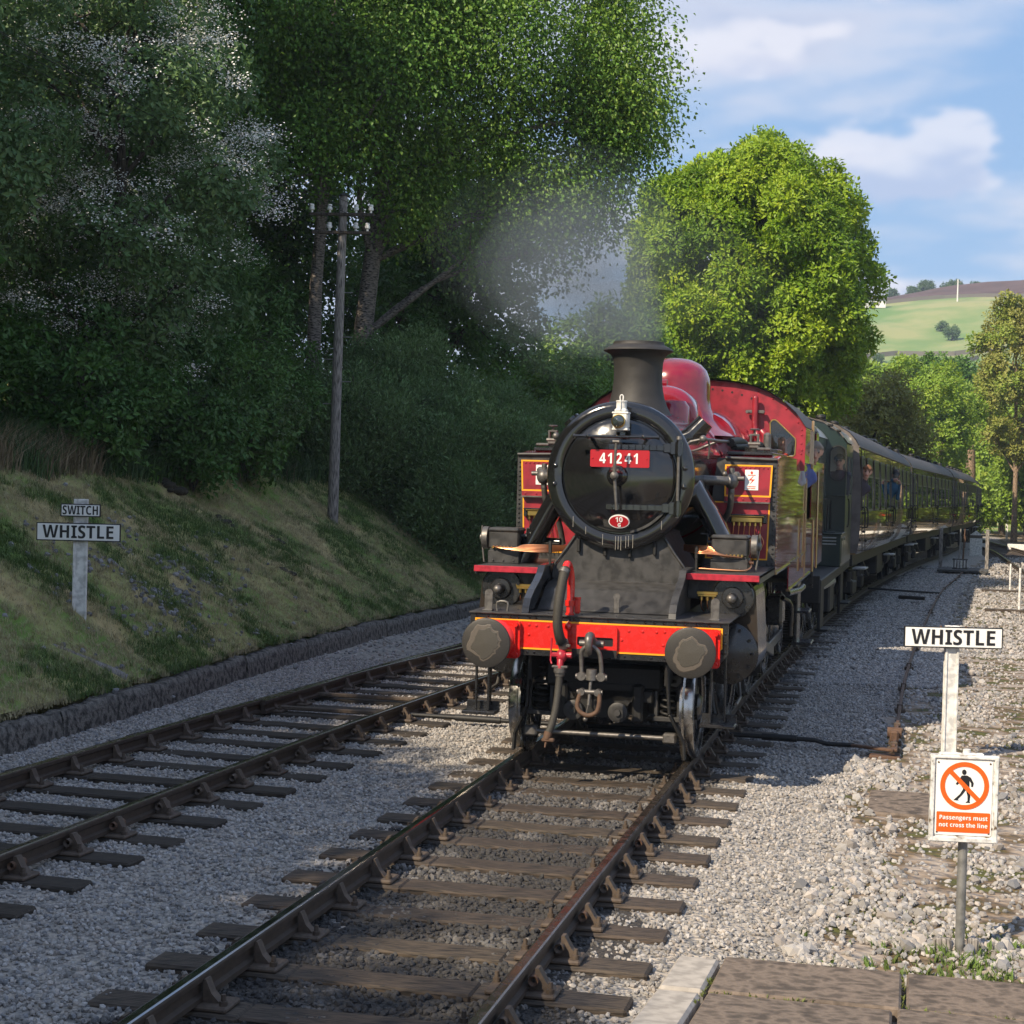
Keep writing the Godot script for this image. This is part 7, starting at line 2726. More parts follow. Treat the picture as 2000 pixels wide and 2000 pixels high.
# a spray of leaves spread like a hand round the local y axis
func spray_mesh(n: int, spread: float, ll: float, lw: float, salt: int) -> ArrayMesh:
	var g := RandomNumberGenerator.new()
	g.seed = salt
	var b := B.new()
	for i in n:
		var a := i * 2.39996 + g.randf() * 0.6
		var e := g.randf_range(-0.35, 1.0)
		var out := Vector3(cos(a) * cos(e), sin(e), sin(a) * cos(e))
		var d := out * spread * g.randf_range(0.15, 1.0)
		d.y *= 0.75
		out = (out + Vector3(g.randfn(), g.randfn() - 0.3, g.randfn()) * 0.3).normalized()
		var s := out.cross(Vector3.UP + Vector3(g.randfn(), g.randfn(), g.randfn()) * 0.35).normalized()
		var up := s.cross(out)
		var l := ll * g.randf_range(0.7, 1.25)
		var w := lw * g.randf_range(0.75, 1.2)
		var k := g.randf_range(0.8, 1.2)
		b.tint = Color(k * g.randf_range(0.9, 1.12), k, k * g.randf_range(0.8, 1.2))
		var m := d + out * l * 0.45
		var t := d + out * l - up * l * 0.15
		b.tri(d, m + s * w * 0.5 + up * w * 0.12, t)
		b.tri(d, t, m - s * w * 0.5 + up * w * 0.12)
	return b.mesh()


var clumps := {}


func pick(cols: Array, t: float) -> Color:
	var x := clampf(t, 0.0, 0.999) * (cols.size() - 1)
	var i := int(x)
	return (cols[i] as Color).lerp(cols[i + 1], x - i)


# lobes: [centre, radii]; density is clumps per square metre of lobe skin
func crown(parent: Node3D, lobes: Array, kind: String, density: float, cols: Array, size: float, fill := 0.4, gap := -0.22) -> void:
	var xf := []
	var cc := PackedColorArray()
	for lb in lobes:
		var c: Vector3 = lb[0]
		var r: Vector3 = lb[1]
		var area := 4.0 * PI * pow((pow(r.x * r.y, 1.6) + pow(r.x * r.z, 1.6) + pow(r.y * r.z, 1.6)) / 3.0, 1.0 / 1.6)
		var n := int(area * density)
		var lobe_tone := rng.randf_range(-0.16, 0.16)
		for i in n:
			var d := Vector3(rng.randfn(), rng.randfn(), rng.randfn()).normalized()
			var q := 1.0 - fill * pow(rng.randf(), 1.7)
			var p := c + d * r * q * rng.randf_range(0.88, 1.06)
			var hole := wob.get_noise_3d(p.x * 9.0 + parent.position.x * 7.0, p.y * 9.0, p.z * 9.0)
			if hole < gap:
				continue
			var s := size * rng.randf_range(0.65, 1.3)
			var bs := Basis(Vector3(rng.randfn(), rng.randfn(), rng.randfn()).normalized(), rng.randf() * TAU)
			if kind == "oak" or kind == "far" or kind == "broad" or kind == "shade":
				var ny := (d * 0.75 + Vector3.UP * 0.45 + Vector3(rng.randfn(), rng.randfn(), rng.randfn()) * 0.28).normalized()
				var nx := ny.cross(Vector3(rng.randfn(), rng.randfn(), rng.randfn())).normalized()
				bs = Basis(nx, ny, nx.cross(ny))
			if kind == "birch" or kind == "willow":
				bs = Basis(Vector3.UP, rng.randf() * TAU)
			xf.append(Transform3D(bs.scaled(Vector3.ONE * s), p))
			cc.push_back(pick(cols, 0.5 + lobe_tone + hole * 0.6 + rng.randf_range(-0.22, 0.22)))
	scatter("crown", clumps[kind], M.leaf, xf, cc, parent)


func auto_lobes(c: Vector3, r: Vector3, n: int, lr: float, squash := 0.8) -> Array:
	var o := []
	for i in n:
		var y := 1.0 - 2.0 * (i + 0.5) / n
		var a := i * 2.39996 + rng.randf() * 0.5
		var k := sqrt(1.0 - y * y)
		var d := Vector3(cos(a) * k, y, sin(a) * k)
		var s := lr * rng.randf_range(0.75, 1.3)
		o.append([c + d * (r - Vector3.ONE * s * 0.75) * rng.randf_range(0.85, 1.08), Vector3(s, s * squash, s)])
	return o


func wood(parent: Node3D, trunk: Array, radii: Array, lobes: Array, m: Material, limbs := 14, thick := 0.07) -> void:
	var b := B.new()
	b.tube(trunk, radii, 9)
	put("trunk", b, m, parent)
	b = B.new()
	for i in mini(limbs, lobes.size()):
		var c: Vector3 = lobes[(i * 7) % lobes.size()][0]
		var k := clampi(int(trunk.size() * clampf((c.y * 0.75) / (trunk[-1] as Vector3).y, 0.25, 0.95)), 1, trunk.size() - 1)
		var a: Vector3 = trunk[k]
		var mid := a.lerp(c, 0.5) + Vector3(rng.randfn() * 0.2, 0.25, rng.randfn() * 0.2)
		b.tube(smooth_path([a, mid, c], 4), [thick, thick * 0.92, thick * 0.84, thick * 0.75, thick * 0.66, thick * 0.55, thick * 0.45, thick * 0.36, thick * 0.28], 6, false)
		for j in 3:
			var d := Vector3(rng.randfn(), rng.randfn() * 0.6 + 0.2, rng.randfn()).normalized()
			b.tube([mid.lerp(c, 0.4 + 0.2 * j), mid.lerp(c, 0.4 + 0.2 * j) + d * 0.5, mid.lerp(c, 0.4 + 0.2 * j) + d * 0.9 + Vector3(0, 0.1, 0)], [thick * 0.4, thick * 0.25, thick * 0.1], 4, false)
	put("limbs", b, m, parent)


func stem(h: float, lean: Vector2, r: float, k := 7) -> Array:
	var t := []
	var rr := []
	for i in k:
		var f := float(i) / (k - 1)
		t.append(Vector3(lean.x * f * f + rng.randfn() * 0.06 * f, h * f - 0.3 * (1.0 - f), lean.y * f * f + rng.randfn() * 0.06 * f))
		rr.append(r * (1.0 - 0.72 * f) * (1.25 if i == 0 else 1.0))
	return [t, rr]


func tree(called: String, label: String, group: String, at: Vector3, h: float, c: Vector3, r: Vector3, n: int, lr: float, kind: String, density: float, cols: Array, size: float, m: Material, trunk_r: float, lean := Vector2.ZERO, category := "tree", fill := 0.4) -> Node3D:
	var t := thing(called, label, category, at, 0.0, group)
	var st := stem(h, lean, trunk_r)
	var lobes := auto_lobes(c, r, n, lr)
	wood(t, st[0], st[1], lobes, m, 16, trunk_r * 0.35)
	crown(t, lobes, kind, density, cols, size, fill)
	return t


func on_bank(x: float, z: float, down := 0.1) -> Vector3:
	return Vector3(x, bank_y(x, z) - down, z)


func make_trees() -> void:
	clumps["broad"] = spray_mesh(22, 0.30, 0.13, 0.085, 3)
	clumps["oak"] = spray_mesh(26, 0.36, 0.19, 0.115, 8)
	clumps["birch"] = clump_mesh(30, 0.75, 0.085, 0.062, 4, 0.9)
	clumps["willow"] = clump_mesh(30, 0.45, 0.095, 0.04, 5, -0.4)
	clumps["far"] = spray_mesh(22, 0.6, 0.36, 0.25, 6)
	clumps["flower"] = clump_mesh(22, 0.30, 0.034, 0.038, 7)
	clumps["shade"] = spray_mesh(22, 0.55, 0.27, 0.18, 9)
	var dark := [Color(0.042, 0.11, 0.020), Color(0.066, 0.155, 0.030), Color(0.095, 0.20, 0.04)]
	var grey := [Color(0.065, 0.13, 0.045), Color(0.095, 0.175, 0.06), Color(0.125, 0.21, 0.075)]
	var birch := [Color(0.055, 0.14, 0.018), Color(0.11, 0.23, 0.03), Color(0.24, 0.37, 0.055)]
	var oak := [Color(0.12, 0.23, 0.012), Color(0.23, 0.36, 0.016), Color(0.37, 0.48, 0.028)]
	var lime := [Color(0.15, 0.26, 0.028), Color(0.23, 0.36, 0.04), Color(0.33, 0.44, 0.055)]
	var tan := [Color(0.16, 0.17, 0.04), Color(0.24, 0.24, 0.055), Color(0.31, 0.32, 0.075)]
	# the tall birches with the crown that leans towards the line
	var t := thing("birch_tree", "tall birch whose hanging bright crown reaches over the line beside the smoke", "tree", on_bank(-9.9, -23.0))
	var lobes := []
	for q in [[2.6, 8.6, -0.6, 1.5], [4.4, 9.6, -0.8, 1.5], [5.7, 8.4, -1.0, 1.1], [5.5, 10.4, -1.0, 1.4], [3.4, 11.2, 0.4, 1.7], [1.4, 10.6, 0.6, 1.7], [4.9, 12.2, -0.4, 1.6], [2.2, 13.2, 0.0, 1.8], [0.2, 12.4, -0.6, 1.7], [3.8, 14.2, -0.6, 1.7], [0.8, 8.8, 0.8, 1.2], [3.9, 7.4, -0.6, 1.0], [2.0, 15.4, 0, 1.7], [-0.8, 10.2, 0.4, 1.4], [5.0, 7.2, -0.9, 0.8], [2.9, 6.4, -0.4, 0.8], [4.4, 6.3, -0.6, 0.7], [6.0, 9.4, -1.2, 0.8], [1.4, 7.2, 0.2, 0.9]]:
		lobes.append([Vector3(q[0], q[1] - 1.0, q[2]), Vector3(q[3], q[3] * 1.05, q[3])])
	var st := stem(13.5, Vector2(2.0, 0.3), 0.27, 9)
	wood(t, st[0], st[1], lobes, M.birch, 19, 0.085)
	crown(t, lobes, "birch", 17.0, birch, 1.1, 0.7, -0.12)
	tree("birch_tree", "slim pale-barked birch just right of the telegraph pole", "", on_bank(-10.7, -22.2), 12.5, Vector3(0.6, 9.8, 0.3), Vector3(2.9, 4.2, 2.2), 12, 1.2, "birch", 9.0, birch.slice(0, 2) + [birch[1]], 1.2, M.birch, 0.19, Vector2(0.7, 0.2), "tree", 0.7)
	# the wood behind
	var spots := [[-12.6, -16.0, 14.0], [-13.6, -20.5, 15.0], [-15.8, -26.0, 15.0], [-11.8, -31.0, 13.0], [-14.6, -12.0, 13.0], [-13.2, -24.5, 11.0], [-9.8, -29.5, 9.5], [-17.5, -22.0, 15.0], [-12.2, -12.5, 12.0]]
	var says := ["dark slender tree standing left of the telegraph pole, deep in the wood", "dark tree with sky showing through it, straight behind the telegraph pole", "tall dark tree far back in the wood behind the birches", "dark-limbed tree behind the smoke with bare lower boughs", "dark tree behind the blossoming hawthorn", "shorter dark tree between the two birches, behind them", "dark tree behind the willows left of the smoke", "tree farthest back in the wood, seen between the trunks", "dark tree between the hawthorn and the slender tree"]
	for i in spots.size():
		var q: Array = spots[i]
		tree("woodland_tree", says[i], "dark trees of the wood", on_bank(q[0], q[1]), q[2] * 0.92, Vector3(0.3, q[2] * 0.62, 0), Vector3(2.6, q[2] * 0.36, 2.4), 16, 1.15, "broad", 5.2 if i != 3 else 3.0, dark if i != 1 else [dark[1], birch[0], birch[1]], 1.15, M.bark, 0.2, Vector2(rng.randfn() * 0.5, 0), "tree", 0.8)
	# middle layer between the bushes and the crowns
	var ml := [[-12.4, -13.6, 6.0], [-12.8, -17.6, 5.2], [-12.2, -20.0, 4.6], [-12.6, -24.6, 5.6], [-13.2, -9.5, 6.0], [-10.8, -26.8, 5.4], [-14.2, -22.0, 6.4], [-14.8, -17.0, 6.8], [-11.6, -15.6, 3.6], [-15.6, -30.0, 6.5], [-8.8, -33.0, 5.0]]
	var mt := ["understory tree right behind the hawthorn's trunk", "leafy understory tree left of the telegraph pole", "low understory tree straight behind the telegraph pole", "understory tree filling the gap right of the birch stems", "understory tree at the far left behind the corner tree", "understory tree above the tall willow bush", "understory tree far behind the telegraph pole", "understory tree far behind the hawthorn", "low leafy understory tree beside the broad-leaved sapling", "understory tree deep behind the birches", "understory tree low in the smoke behind the willows"]
	for i in ml.size():
		var q: Array = ml[i]
		var h: float = q[2]
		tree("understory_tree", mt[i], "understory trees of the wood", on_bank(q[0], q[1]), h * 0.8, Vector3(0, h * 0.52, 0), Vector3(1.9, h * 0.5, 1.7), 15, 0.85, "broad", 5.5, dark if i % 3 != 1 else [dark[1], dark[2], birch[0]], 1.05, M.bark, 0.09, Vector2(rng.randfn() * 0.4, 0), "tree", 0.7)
	# hawthorn in blossom
	t = thing("hawthorn", "hawthorn tree covered in white blossom near the picture's upper left", "tree", on_bank(-10.1, -11.2))
	lobes = auto_lobes(Vector3(0.2, 4.9, 0.2), Vector3(2.6, 3.7, 2.3), 22, 0.95, 0.7)
	st = stem(7.0, Vector2(0.4, 0), 0.15)
	wood(t, st[0], st[1], lobes, M.bark, 20, 0.05)
	crown(t, lobes, "broad", 10.0, grey, 0.8, 0.6)
	var xf := []
	var cc := PackedColorArray()
	for lb in lobes:
		for i in 34:
			var d := Vector3(rng.randfn(), rng.randfn() * 0.8 + 0.45, rng.randfn() + 0.35).normalized()
			var p: Vector3 = lb[0] + d * lb[1] * rng.randf_range(0.98, 1.1)
			if wob.get_noise_3d(p.x * 11.0, p.y * 11.0, p.z * 11.0) < -0.02:
				continue
			var along := Vector3(rng.randfn(), rng.randfn() * 0.25, rng.randfn()).normalized()
			for j in 5:
				xf.append(Transform3D(Basis(Vector3.UP, rng.randf() * TAU).scaled(Vector3(1.0, 0.7, 1.0) * rng.randf_range(0.5, 1.25)), p + along * rng.randfn() * 0.2 + Vector3(rng.randfn(), rng.randfn() * 0.4, rng.randfn()) * 0.055))
				cc.push_back(Color(1, 1, 1))
	scatter("blossom", clumps["flower"], M.petal, xf, cc, t)
	tree("elder_tree", "grey-green leafy tree filling the upper left corner", "", on_bank(-11.2, -7.4), 8.0, Vector3(0.0, 5.0, 0.2), Vector3(2.2, 4.2, 2.2), 18, 1.0, "broad", 9.0, grey, 0.85, M.bark, 0.16)
	# bushes along the wood's edge
	var bsh := [[-9.5, -9.4, 1.5, 0], [-9.0, -12.0, 1.2, 0], [-9.3, -14.4, 1.5, 1], [-10.4, -10.6, 1.8, 0], [-9.9, -16.8, 1.6, 1], [-11.0, -8.2, 1.5, 0], [-10.8, -13.6, 2.0, 0], [-10.3, -18.8, 1.6, 1]]
	var bl := ["dark bush at the wood's edge left of the dead bracken", "broad-leaved sapling bush rising from dry stalks on the bank top", "thin bush on the bank top halfway to the telegraph pole", "dark bush behind the broad-leaved sapling", "low bush just left of the telegraph pole", "dark low bush under the grey-green tree", "tangled bush under the hawthorn's right side", "dark bush behind the telegraph pole's foot"]
	for i in bsh.size():
		var q: Array = bsh[i]
		var r: float = q[2]
		tree("bush", bl[i], "bushes along the edge of the wood", on_bank(q[0], q[1]), r * 1.5, Vector3(0, r * 0.85, 0), Vector3(r * 0.85, r * 0.95, r * 0.8), 11, r * 0.4, "broad", 11.0, dark if q[3] == 0 else [dark[1], dark[2], Color(0.06, 0.10, 0.03)], 0.75, M.bark, 0.04, Vector2.ZERO, "bush", 0.8)
	# grey willows right of the pole
	var wl := [[-8.9, -19.6, 1.45], [-7.6, -20.6, 1.75], [-6.3, -21.8, 1.75], [-5.2, -23.6, 1.7], [-8.6, -22.2, 2.0], [-7.0, -24.0, 2.1], [-6.6, -19.6, 1.05]]
	var ws := ["grey-green willow bush next to the telegraph pole", "rounded grey-green willow bush second from the telegraph pole", "rounded willow bush nearest the engine's left side", "willow bush half hidden behind the engine's smokebox", "tall willow bush behind the two by the pole", "tallest willow bush behind the engine's left tank", "small low willow bush at the grass edge in front"]
	for i in wl.size():
		var q: Array = wl[i]
		var r: float = q[2]
		tree("willow_bush", ws[i], "willow bushes beside the engine", on_bank(q[0], q[1]), r * 1.7, Vector3(0, r * 0.9, 0), Vector3(r * 0.95, r * 1.05, r * 0.9), 20, r * 0.36, "willow", 24.0, [grey[1], grey[2], Color(0.17, 0.27, 0.10)], 0.95, M.bark, 0.05, Vector2.ZERO, "bush", 0.6)
	# sunlit growth behind the engine
	for q in [[-4.6, -31.0, 2.1, "sunlit bush glimpsed between the willows and the chimney"], [-3.2, -34.0, 2.0, "bright bush directly behind the chimney"], [-6.8, -30.0, 2.6, "taller sunlit bush behind the tallest willow"]]:
		var r: float = q[2]
		tree("bush", q[3], "", on_bank(q[0], q[1]), r * 1.6, Vector3(0, r * 0.95, 0), Vector3(r, r * 1.1, r), 14, r * 0.4, "broad", 9.0, birch, 0.95, M.bark, 0.06, Vector2.ZERO, "bush", 0.6)
	# the great oak
	t = thing("oak_tree", "great round sunlit oak standing behind the engine and coaches", "tree", Vector3(-3.75, slope(-49) + 0.3, -49.5))
	lobes = auto_lobes(Vector3(0.0, 9.3, 0.0), Vector3(4.75, 6.2, 4.6), 110, 1.0, 0.8)
	lobes.append_array(auto_lobes(Vector3(0, 8.6, 0), Vector3(3.6, 4.8, 3.5), 16, 1.2))
	st = stem(11.0, Vector2(0.3, 0), 0.42, 9)
	wood(t, st[0], st[1], lobes, M.bark, 40, 0.12)
	crown(t, lobes, "oak", 9.0, oak, 0.85, 0.35, -0.6)
	for q in [[0.9, -58.0, 2.4, 7.6, "brownish scrubby tree at the oak's right foot"], [3.0, -86.0, 3.2, 11.0, "yellow-green tree rising behind the last coaches beside the oak"], [-7.8, -42.0, 3.0, 9.0, "tree in the smoke's haze left of the oak"]]:
		var r: float = q[2]
		tree("tree", q[4], "", Vector3(q[0], slope(q[1]) - 0.2, q[1]), q[3] * 0.8, Vector3(0, q[3] * 0.6, 0), Vector3(r, q[3] * 0.42, r), 16, r * 0.42, "oak", 5.0, tan if r < 2.5 else lime if r > 3.1 else birch, 0.9, M.bark, 0.2, Vector2.ZERO, "tree", 0.6)
	# trees beyond the train's tail
	var fr := [[-1.5, -122, 3.4, 13.8], [2.2, -118, 3.4, 12.0], [5.6, -121, 3.2, 12.4], [9.0, -119, 3.2, 9.6], [0.4, -140, 4.4, 15.5], [5.2, -142, 4.6, 15.8], [12.5, -130, 4.0, 12.0], [-6.0, -128, 4.5, 15.0], [10.0, -142, 4.4, 14.8], [7.0, -112, 1.8, 5.0], [11.0, -113, 2.4, 6.0], [13.8, -116, 3.0, 8.0], [3.6, -110, 2.2, 7.0]]
	var fl := ["bright tree at the oak's right shoulder, left of the hill meadow", "fresh green tree above the second coach's roof", "bright spreading tree with a forked trunk over the coach roofs", "pale green tree over the train's tail", "taller rounded green tree behind the bright ones, below the meadow", "round darker tree in the middle below the hill", "tree behind the brown-leaved one at the right edge", "tall tree mostly hidden behind the oak", "tall yellow-green tree behind the brown-leaved one", "low bush where the rails vanish", "bush behind the red buffer beam", "large bush beyond the buffer stop", "bush behind the cut trunks"]
	for i in fr.size():
		var q: Array = fr[i]
		var r: float = q[2]
		tree("distant_tree", fl[i], "trees beyond the tail of the train", Vector3(q[0], slope(q[1]) - 0.4, q[1]), q[3] * 0.75, Vector3(0, q[3] * 0.55, 0), Vector3(r, q[3] * 0.46, r), 22, r * 0.36, "far", 3.6, lime if i != 5 else [birch[0], birch[1], birch[1]], 0.8, M.bark, 0.22, Vector2.ZERO, "tree", 0.6)
	# thin brown-leaved tree at the right
	tree("ash_tree", "thin brownish tree with a pale branching trunk at the right edge", "", Vector3(8.6, slope(-95) - 0.4, -95.5), 14.0, Vector3(0.4, 10.4, 0), Vector3(3.4, 5.4, 2.8), 34, 0.95, "far", 7.0, [tan[1], tan[2], lime[1]], 0.5, M.bole, 0.19, Vector2(-0.3, 0), "tree", 0.8)
	tree("shrub_tree", "yellowish tree filling the right edge under the brown-leaved one", "", Vector3(9.6, slope(-98) - 0.4, -100.5), 6.5, Vector3(0.0, 4.2, 0), Vector3(2.6, 3.2, 2.2), 18, 0.95, "far", 4.0, lime, 0.65, M.bark, 0.2, Vector2.ZERO, "tree", 0.7)
	for i in 2:
		var p := [Vector3(4.0, 0, -99.7), Vector3(5.9, 0, -100.2)][i] as Vector3
		p.y = slope(p.z) - 0.3
		var bl2 := thing("cut_trunk", ["leaning sawn-off trunk above the coach roofs, left of the pair", "upright sawn-off trunk above the coach roofs, right of the pair"][i], "tree trunk", p, 0.0, "sawn-off trunks")
		var b := B.new()
		var top := 4.9 - p.y + (0.0 if i == 0 else -0.25)
		b.tube([Vector3(-0.5 if i == 0 else 0.1, 0, 0), Vector3(-0.2 if i == 0 else 0.1, top * 0.75, 0), Vector3(0.05, top, 0), Vector3(0.14 if i == 0 else 0.0, top + 0.05, 0)], [0.42, 0.33, 0.31, 0.36], 12)
		put("bole", b, M.bole, bl2)
	# trees farther along the hillside's crest and slopes
	var hl := [[-8.5, -640.0, 1.9, 0], [-1.0, -642.0, 2.1, 0], [4.0, -640.0, 3.0, 0], [11.6, -642.0, 2.3, 0], [14.5, -640.0, 2.5, 0], [21.5, -642.0, 2.1, 0], [5.5, -462.0, 1.7, 1], [-9.0, -474.0, 1.3, 1], [0.4, -446.0, 0.9, 1], [11.5, -505.0, 2.0, 1], [8.5, -520.0, 1.5, 1], [28.0, -480.0, 1.6, 1]]
	var hs := ["lone small tree at the moor's left end on the skyline", "low rounded tree on the skyline left of the tall one", "tallest tree on the moor's skyline", "rounded tree on the skyline left of the pole", "tree on the skyline touching the pole's left side", "last small tree on the skyline right of the pole", "round bright tree alone in the hill's lower field", "dark bush by the hill wall near the oak", "small pointed shrub below the lone round tree", "wide dark bush in the hill's middle field", "wind-bent dark tree below the pole", "dark bush at the right of the hill field"]
	for i in hl.size():
		var q: Array = hl[i]
		var r: float = q[2]
		var d := clampf((-q[1] - 300.0) / 330.0, 0.0, 1.0)
		var y: float = -4.5 + (76.0 + 0.05 * q[0] + sin(q[0] * 0.011) * 4.0) * (d * d * (3.0 - 2.0 * d) * 0.35 + d * 0.65) - 0.5
		tree("hill_tree", hs[i], "small trees on the far hill", Vector3(q[0], y, q[1]), r * 1.5, Vector3(0, r * 1.1, 0), Vector3(r * 1.1, r * 0.95, r), 12, r * 0.42, "far", 1.4, grey if i != 6 else oak, 1.3, M.bark, 0.3, Vector2.ZERO, "tree", 0.5)
	# the wood goes on along the bank towards the viewer and shades the foreground
	var sh := [[-11.6, -3.4, 10.5, 2.9], [-12.2, 0.6, 11.0, 3.0], [-11.4, 4.2, 11.0, 3.0], [-11.8, 8.0, 11.5, 3.0], [-11.0, 11.6, 12.4, 3.0], [-10.8, 15.0, 14.6, 3.0], [-10.9, 18.4, 14.2, 3.0], [-10.6, 21.6, 16.2, 3.0], [-11.0, 25.5, 19.0, 3.4], [-14.8, 6.0, 12.0, 3.0], [-14.6, 13.0, 13.5, 3.2], [-14.8, 20.0, 16.5, 3.2]]
	for i in sh.size():
		var q: Array = sh[i]
		var h: float = q[2]
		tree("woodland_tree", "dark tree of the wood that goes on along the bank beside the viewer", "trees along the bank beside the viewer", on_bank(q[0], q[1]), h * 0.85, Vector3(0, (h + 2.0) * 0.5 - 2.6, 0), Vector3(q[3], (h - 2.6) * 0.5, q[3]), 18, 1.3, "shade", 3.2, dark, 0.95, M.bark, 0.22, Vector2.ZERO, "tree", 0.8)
	# the sunny wood farther down the valley
	var vw := [[13.5, -150], [21, -148], [17, -166], [26, -164], [22, -184], [31, -182], [36, -160], [28, -204], [38, -200], [44, -182], [34, -226], [46, -222], [52, -200]]
	for q in vw:
		tree("valley_tree", "tall sunlit tree of the wood down the valley on the train's sunny side", "trees of the wood down the valley", Vector3(q[0], slope(q[1]) - 0.4, q[1]), 11.0, Vector3(0, 7.6, 0), Vector3(5.4, 7.2, 5.0), 22, 2.1, "far", 2.0, lime, 1.9, M.bark, 0.3, Vector2.ZERO, "tree", 0.5)
	# the hedge along the other side, seen only in the gloss of the train
	for i in 18:
		var z := -22.0 - 6.5 * i
		var x := 11.5 + 0.035 * (-z) + (i % 2) * 1.2
		tree("hedge_tree", "sunlit tree of the hedge on the train's other side", "trees on the train's sunny side", Vector3(x, slope(z) - 0.4, z), 5.5, Vector3(0, 4.2, 0), Vector3(2.8, 3.8, 4.6), 14, 1.5, "far", 3.6, lime, 1.25, M.bark, 0.2, Vector2.ZERO, "tree", 0.5)


# ---------------------------------------------------------------- ballast, grass, weeds
func stone_mesh(salt: int) -> ArrayMesh:
	var g := RandomNumberGenerator.new()
	g.seed = salt
	var p := []
	var f := (1.0 + sqrt(5.0)) / 2.0
	for q in [[-1, f, 0], [1, f, 0], [-1, -f, 0], [1, -f, 0], [0, -1, f], [0, 1, f], [0, -1, -f], [0, 1, -f], [f, 0, -1], [f, 0, 1], [-f, 0, -1], [-f, 0, 1]]:
		p.append(Vector3(q[0], q[1], q[2]).normalized() * g.randf_range(0.72, 1.22) * Vector3(1.0, 0.72, 0.85))
	var b := B.new()
	for q in [[0, 11, 5], [0, 5, 1], [0, 1, 7], [0, 7, 10], [0, 10, 11], [1, 5, 9], [5, 11, 4], [11, 10, 2], [10, 7, 6], [7, 1, 8], [3, 9, 4], [3, 4, 2], [3, 2, 6], [3, 6, 8], [3, 8, 9], [4, 9, 5], [2, 4, 11], [6, 2, 10], [8, 6, 7], [9, 8, 1]]:
		b.away([p[q[0]], p[q[1]], p[q[2]]], Vector3.ZERO)
	return b.mesh()


func make_stones() -> void:
	var sets := [[], [], []]
	var cols := [PackedColorArray(), PackedColorArray(), PackedColorArray()]
	var lay := func(x: float, z: float, s: float, c: Color) -> void:
		var k := rng.randi() % 3
		var bs := Basis(Vector3(rng.randfn(), rng.randfn(), rng.randfn()).normalized(), rng.randf() * TAU)
		sets[k].append(Transform3D(bs.scaled(Vector3.ONE * s), Vector3(x, ground_y(x, z) + s * 0.35, z)))
		cols[k].push_back(c)
	var shade := func(x: float, z: float) -> Color:
		var v := rng.randf_range(0.25, 0.56)
		var w := rng.randf()
		var c := Color(v, v * 0.95, v * 0.90) if w < 0.6 else Color(v, v * 0.90, v * 0.81) if w < 0.85 else Color(v * 0.62, v * 0.62, v * 0.64)
		var d := absf(x - main_x(z) + wob.get_noise_2d(x * 25.0, z * 25.0) * 0.55)
		var soot := (1.0 - smoothstep(0.75, 1.25, d)) * (0.93 if z > 1.2 else 0.80 if z > -4.0 else 0.85)
		var pale := smoothstep(0.18, 0.4, wob.get_noise_2d(x * 18.0 + 70.0, z * 18.0)) * 0.32
		soot *= 1.0 - pale * (0.6 if z > 2.0 else 1.0)
		return c * (1.0 - soot) + Color(0.022, 0.021, 0.022) * soot
	var n := 0
	while n < 95000:
		var z := rng.randf_range(-9.0, 8.6)
		var x := rng.randf_range(wall_x(z) + 0.04, yard_edge(z))
		if x < 2.65 - 0.587 * (13.82 - z) - 0.9:
			continue
		n += 1
		lay.call(x, z, rng.randf_range(0.008, 0.0225) * (1.3 if absf(x) < 0.8 else 1.0), shade.call(x, z))
	for i in 34000:
		var z := -9.0 - 42.0 * pow(rng.randf(), 1.6)
		var x := main_x(z) + rng.randf_range(0.9, 3.1)
		lay.call(x, z, rng.randf_range(0.015, 0.034) * (1.0 - z * 0.008), shade.call(x, z))
	for i in 9000:
		var z := -14.0 - 50.0 * pow(rng.randf(), 1.4)
		var x := rng.randf_range(main_x(z) + 2.8, 9.0)
		lay.call(x, z, rng.randf_range(0.02, 0.045) * (1.0 - z * 0.008), shade.call(x, z))
	for i in 1500:
		var z := rng.randf_range(-18.0, -9.0)
		lay.call(rng.randf_range(wall_x(z) + 0.05, -1.4), z, rng.randf_range(0.02, 0.04), shade.call(-4.0, z))
	# thinner stones on the mossy yard
	n = 0
	while n < 26000:
		var z := 5.2 - 45.0 * pow(rng.randf(), 1.5)
		var x := yard_edge(z) - 0.3 + pow(rng.randf(), 1.3) * (2.2 - 0.05 * z)
		if z > 4.6 or wob.get_noise_2d(x * 16.0, z * 16.0) < -0.10 + rng.randf() * 0.12:
			n += 1
			if z > 4.6:
				continue
			lay.call(x, z, rng.randf_range(0.008, 0.034) if rng.randf() < 0.97 else rng.randf_range(0.04, 0.065), shade.call(8.0, z))
			continue
		if rng.randf() < 0.25:
			lay.call(x, z, rng.randf_range(0.012, 0.03), shade.call(8.0, z))
			n += 1
	for k in 3:
		scatter("ballast", stone_mesh(11 + k), M.stone, sets[k], cols[k])
	# stones that slid down onto the bank
	var bx := []
	var bc := PackedColorArray()
	for i in 900:
		var z := -6.4 + rng.randfn() * 1.5
		var x := -6.9 + rng.randfn() * 0.55 + (z + 6.4) * 0.16
		if wob.get_noise_2d(x * 22.0, z * 22.0) < -0.02:
			continue
		var s := rng.randf_range(0.02, 0.05)
		bx.append(Transform3D(Basis(Vector3(rng.randfn(), rng.randfn(), rng.randfn()).normalized(), rng.randf() * TAU).scaled(Vector3.ONE * s), Vector3(x, bank_y(x, z) + s * 0.4, z)))
		var v := rng.randf_range(0.14, 0.36)
		bc.push_back(Color(v, v, v * 1.02))
	scatter("fallen_stones", stone_mesh(15), M.stone, bx, bc)


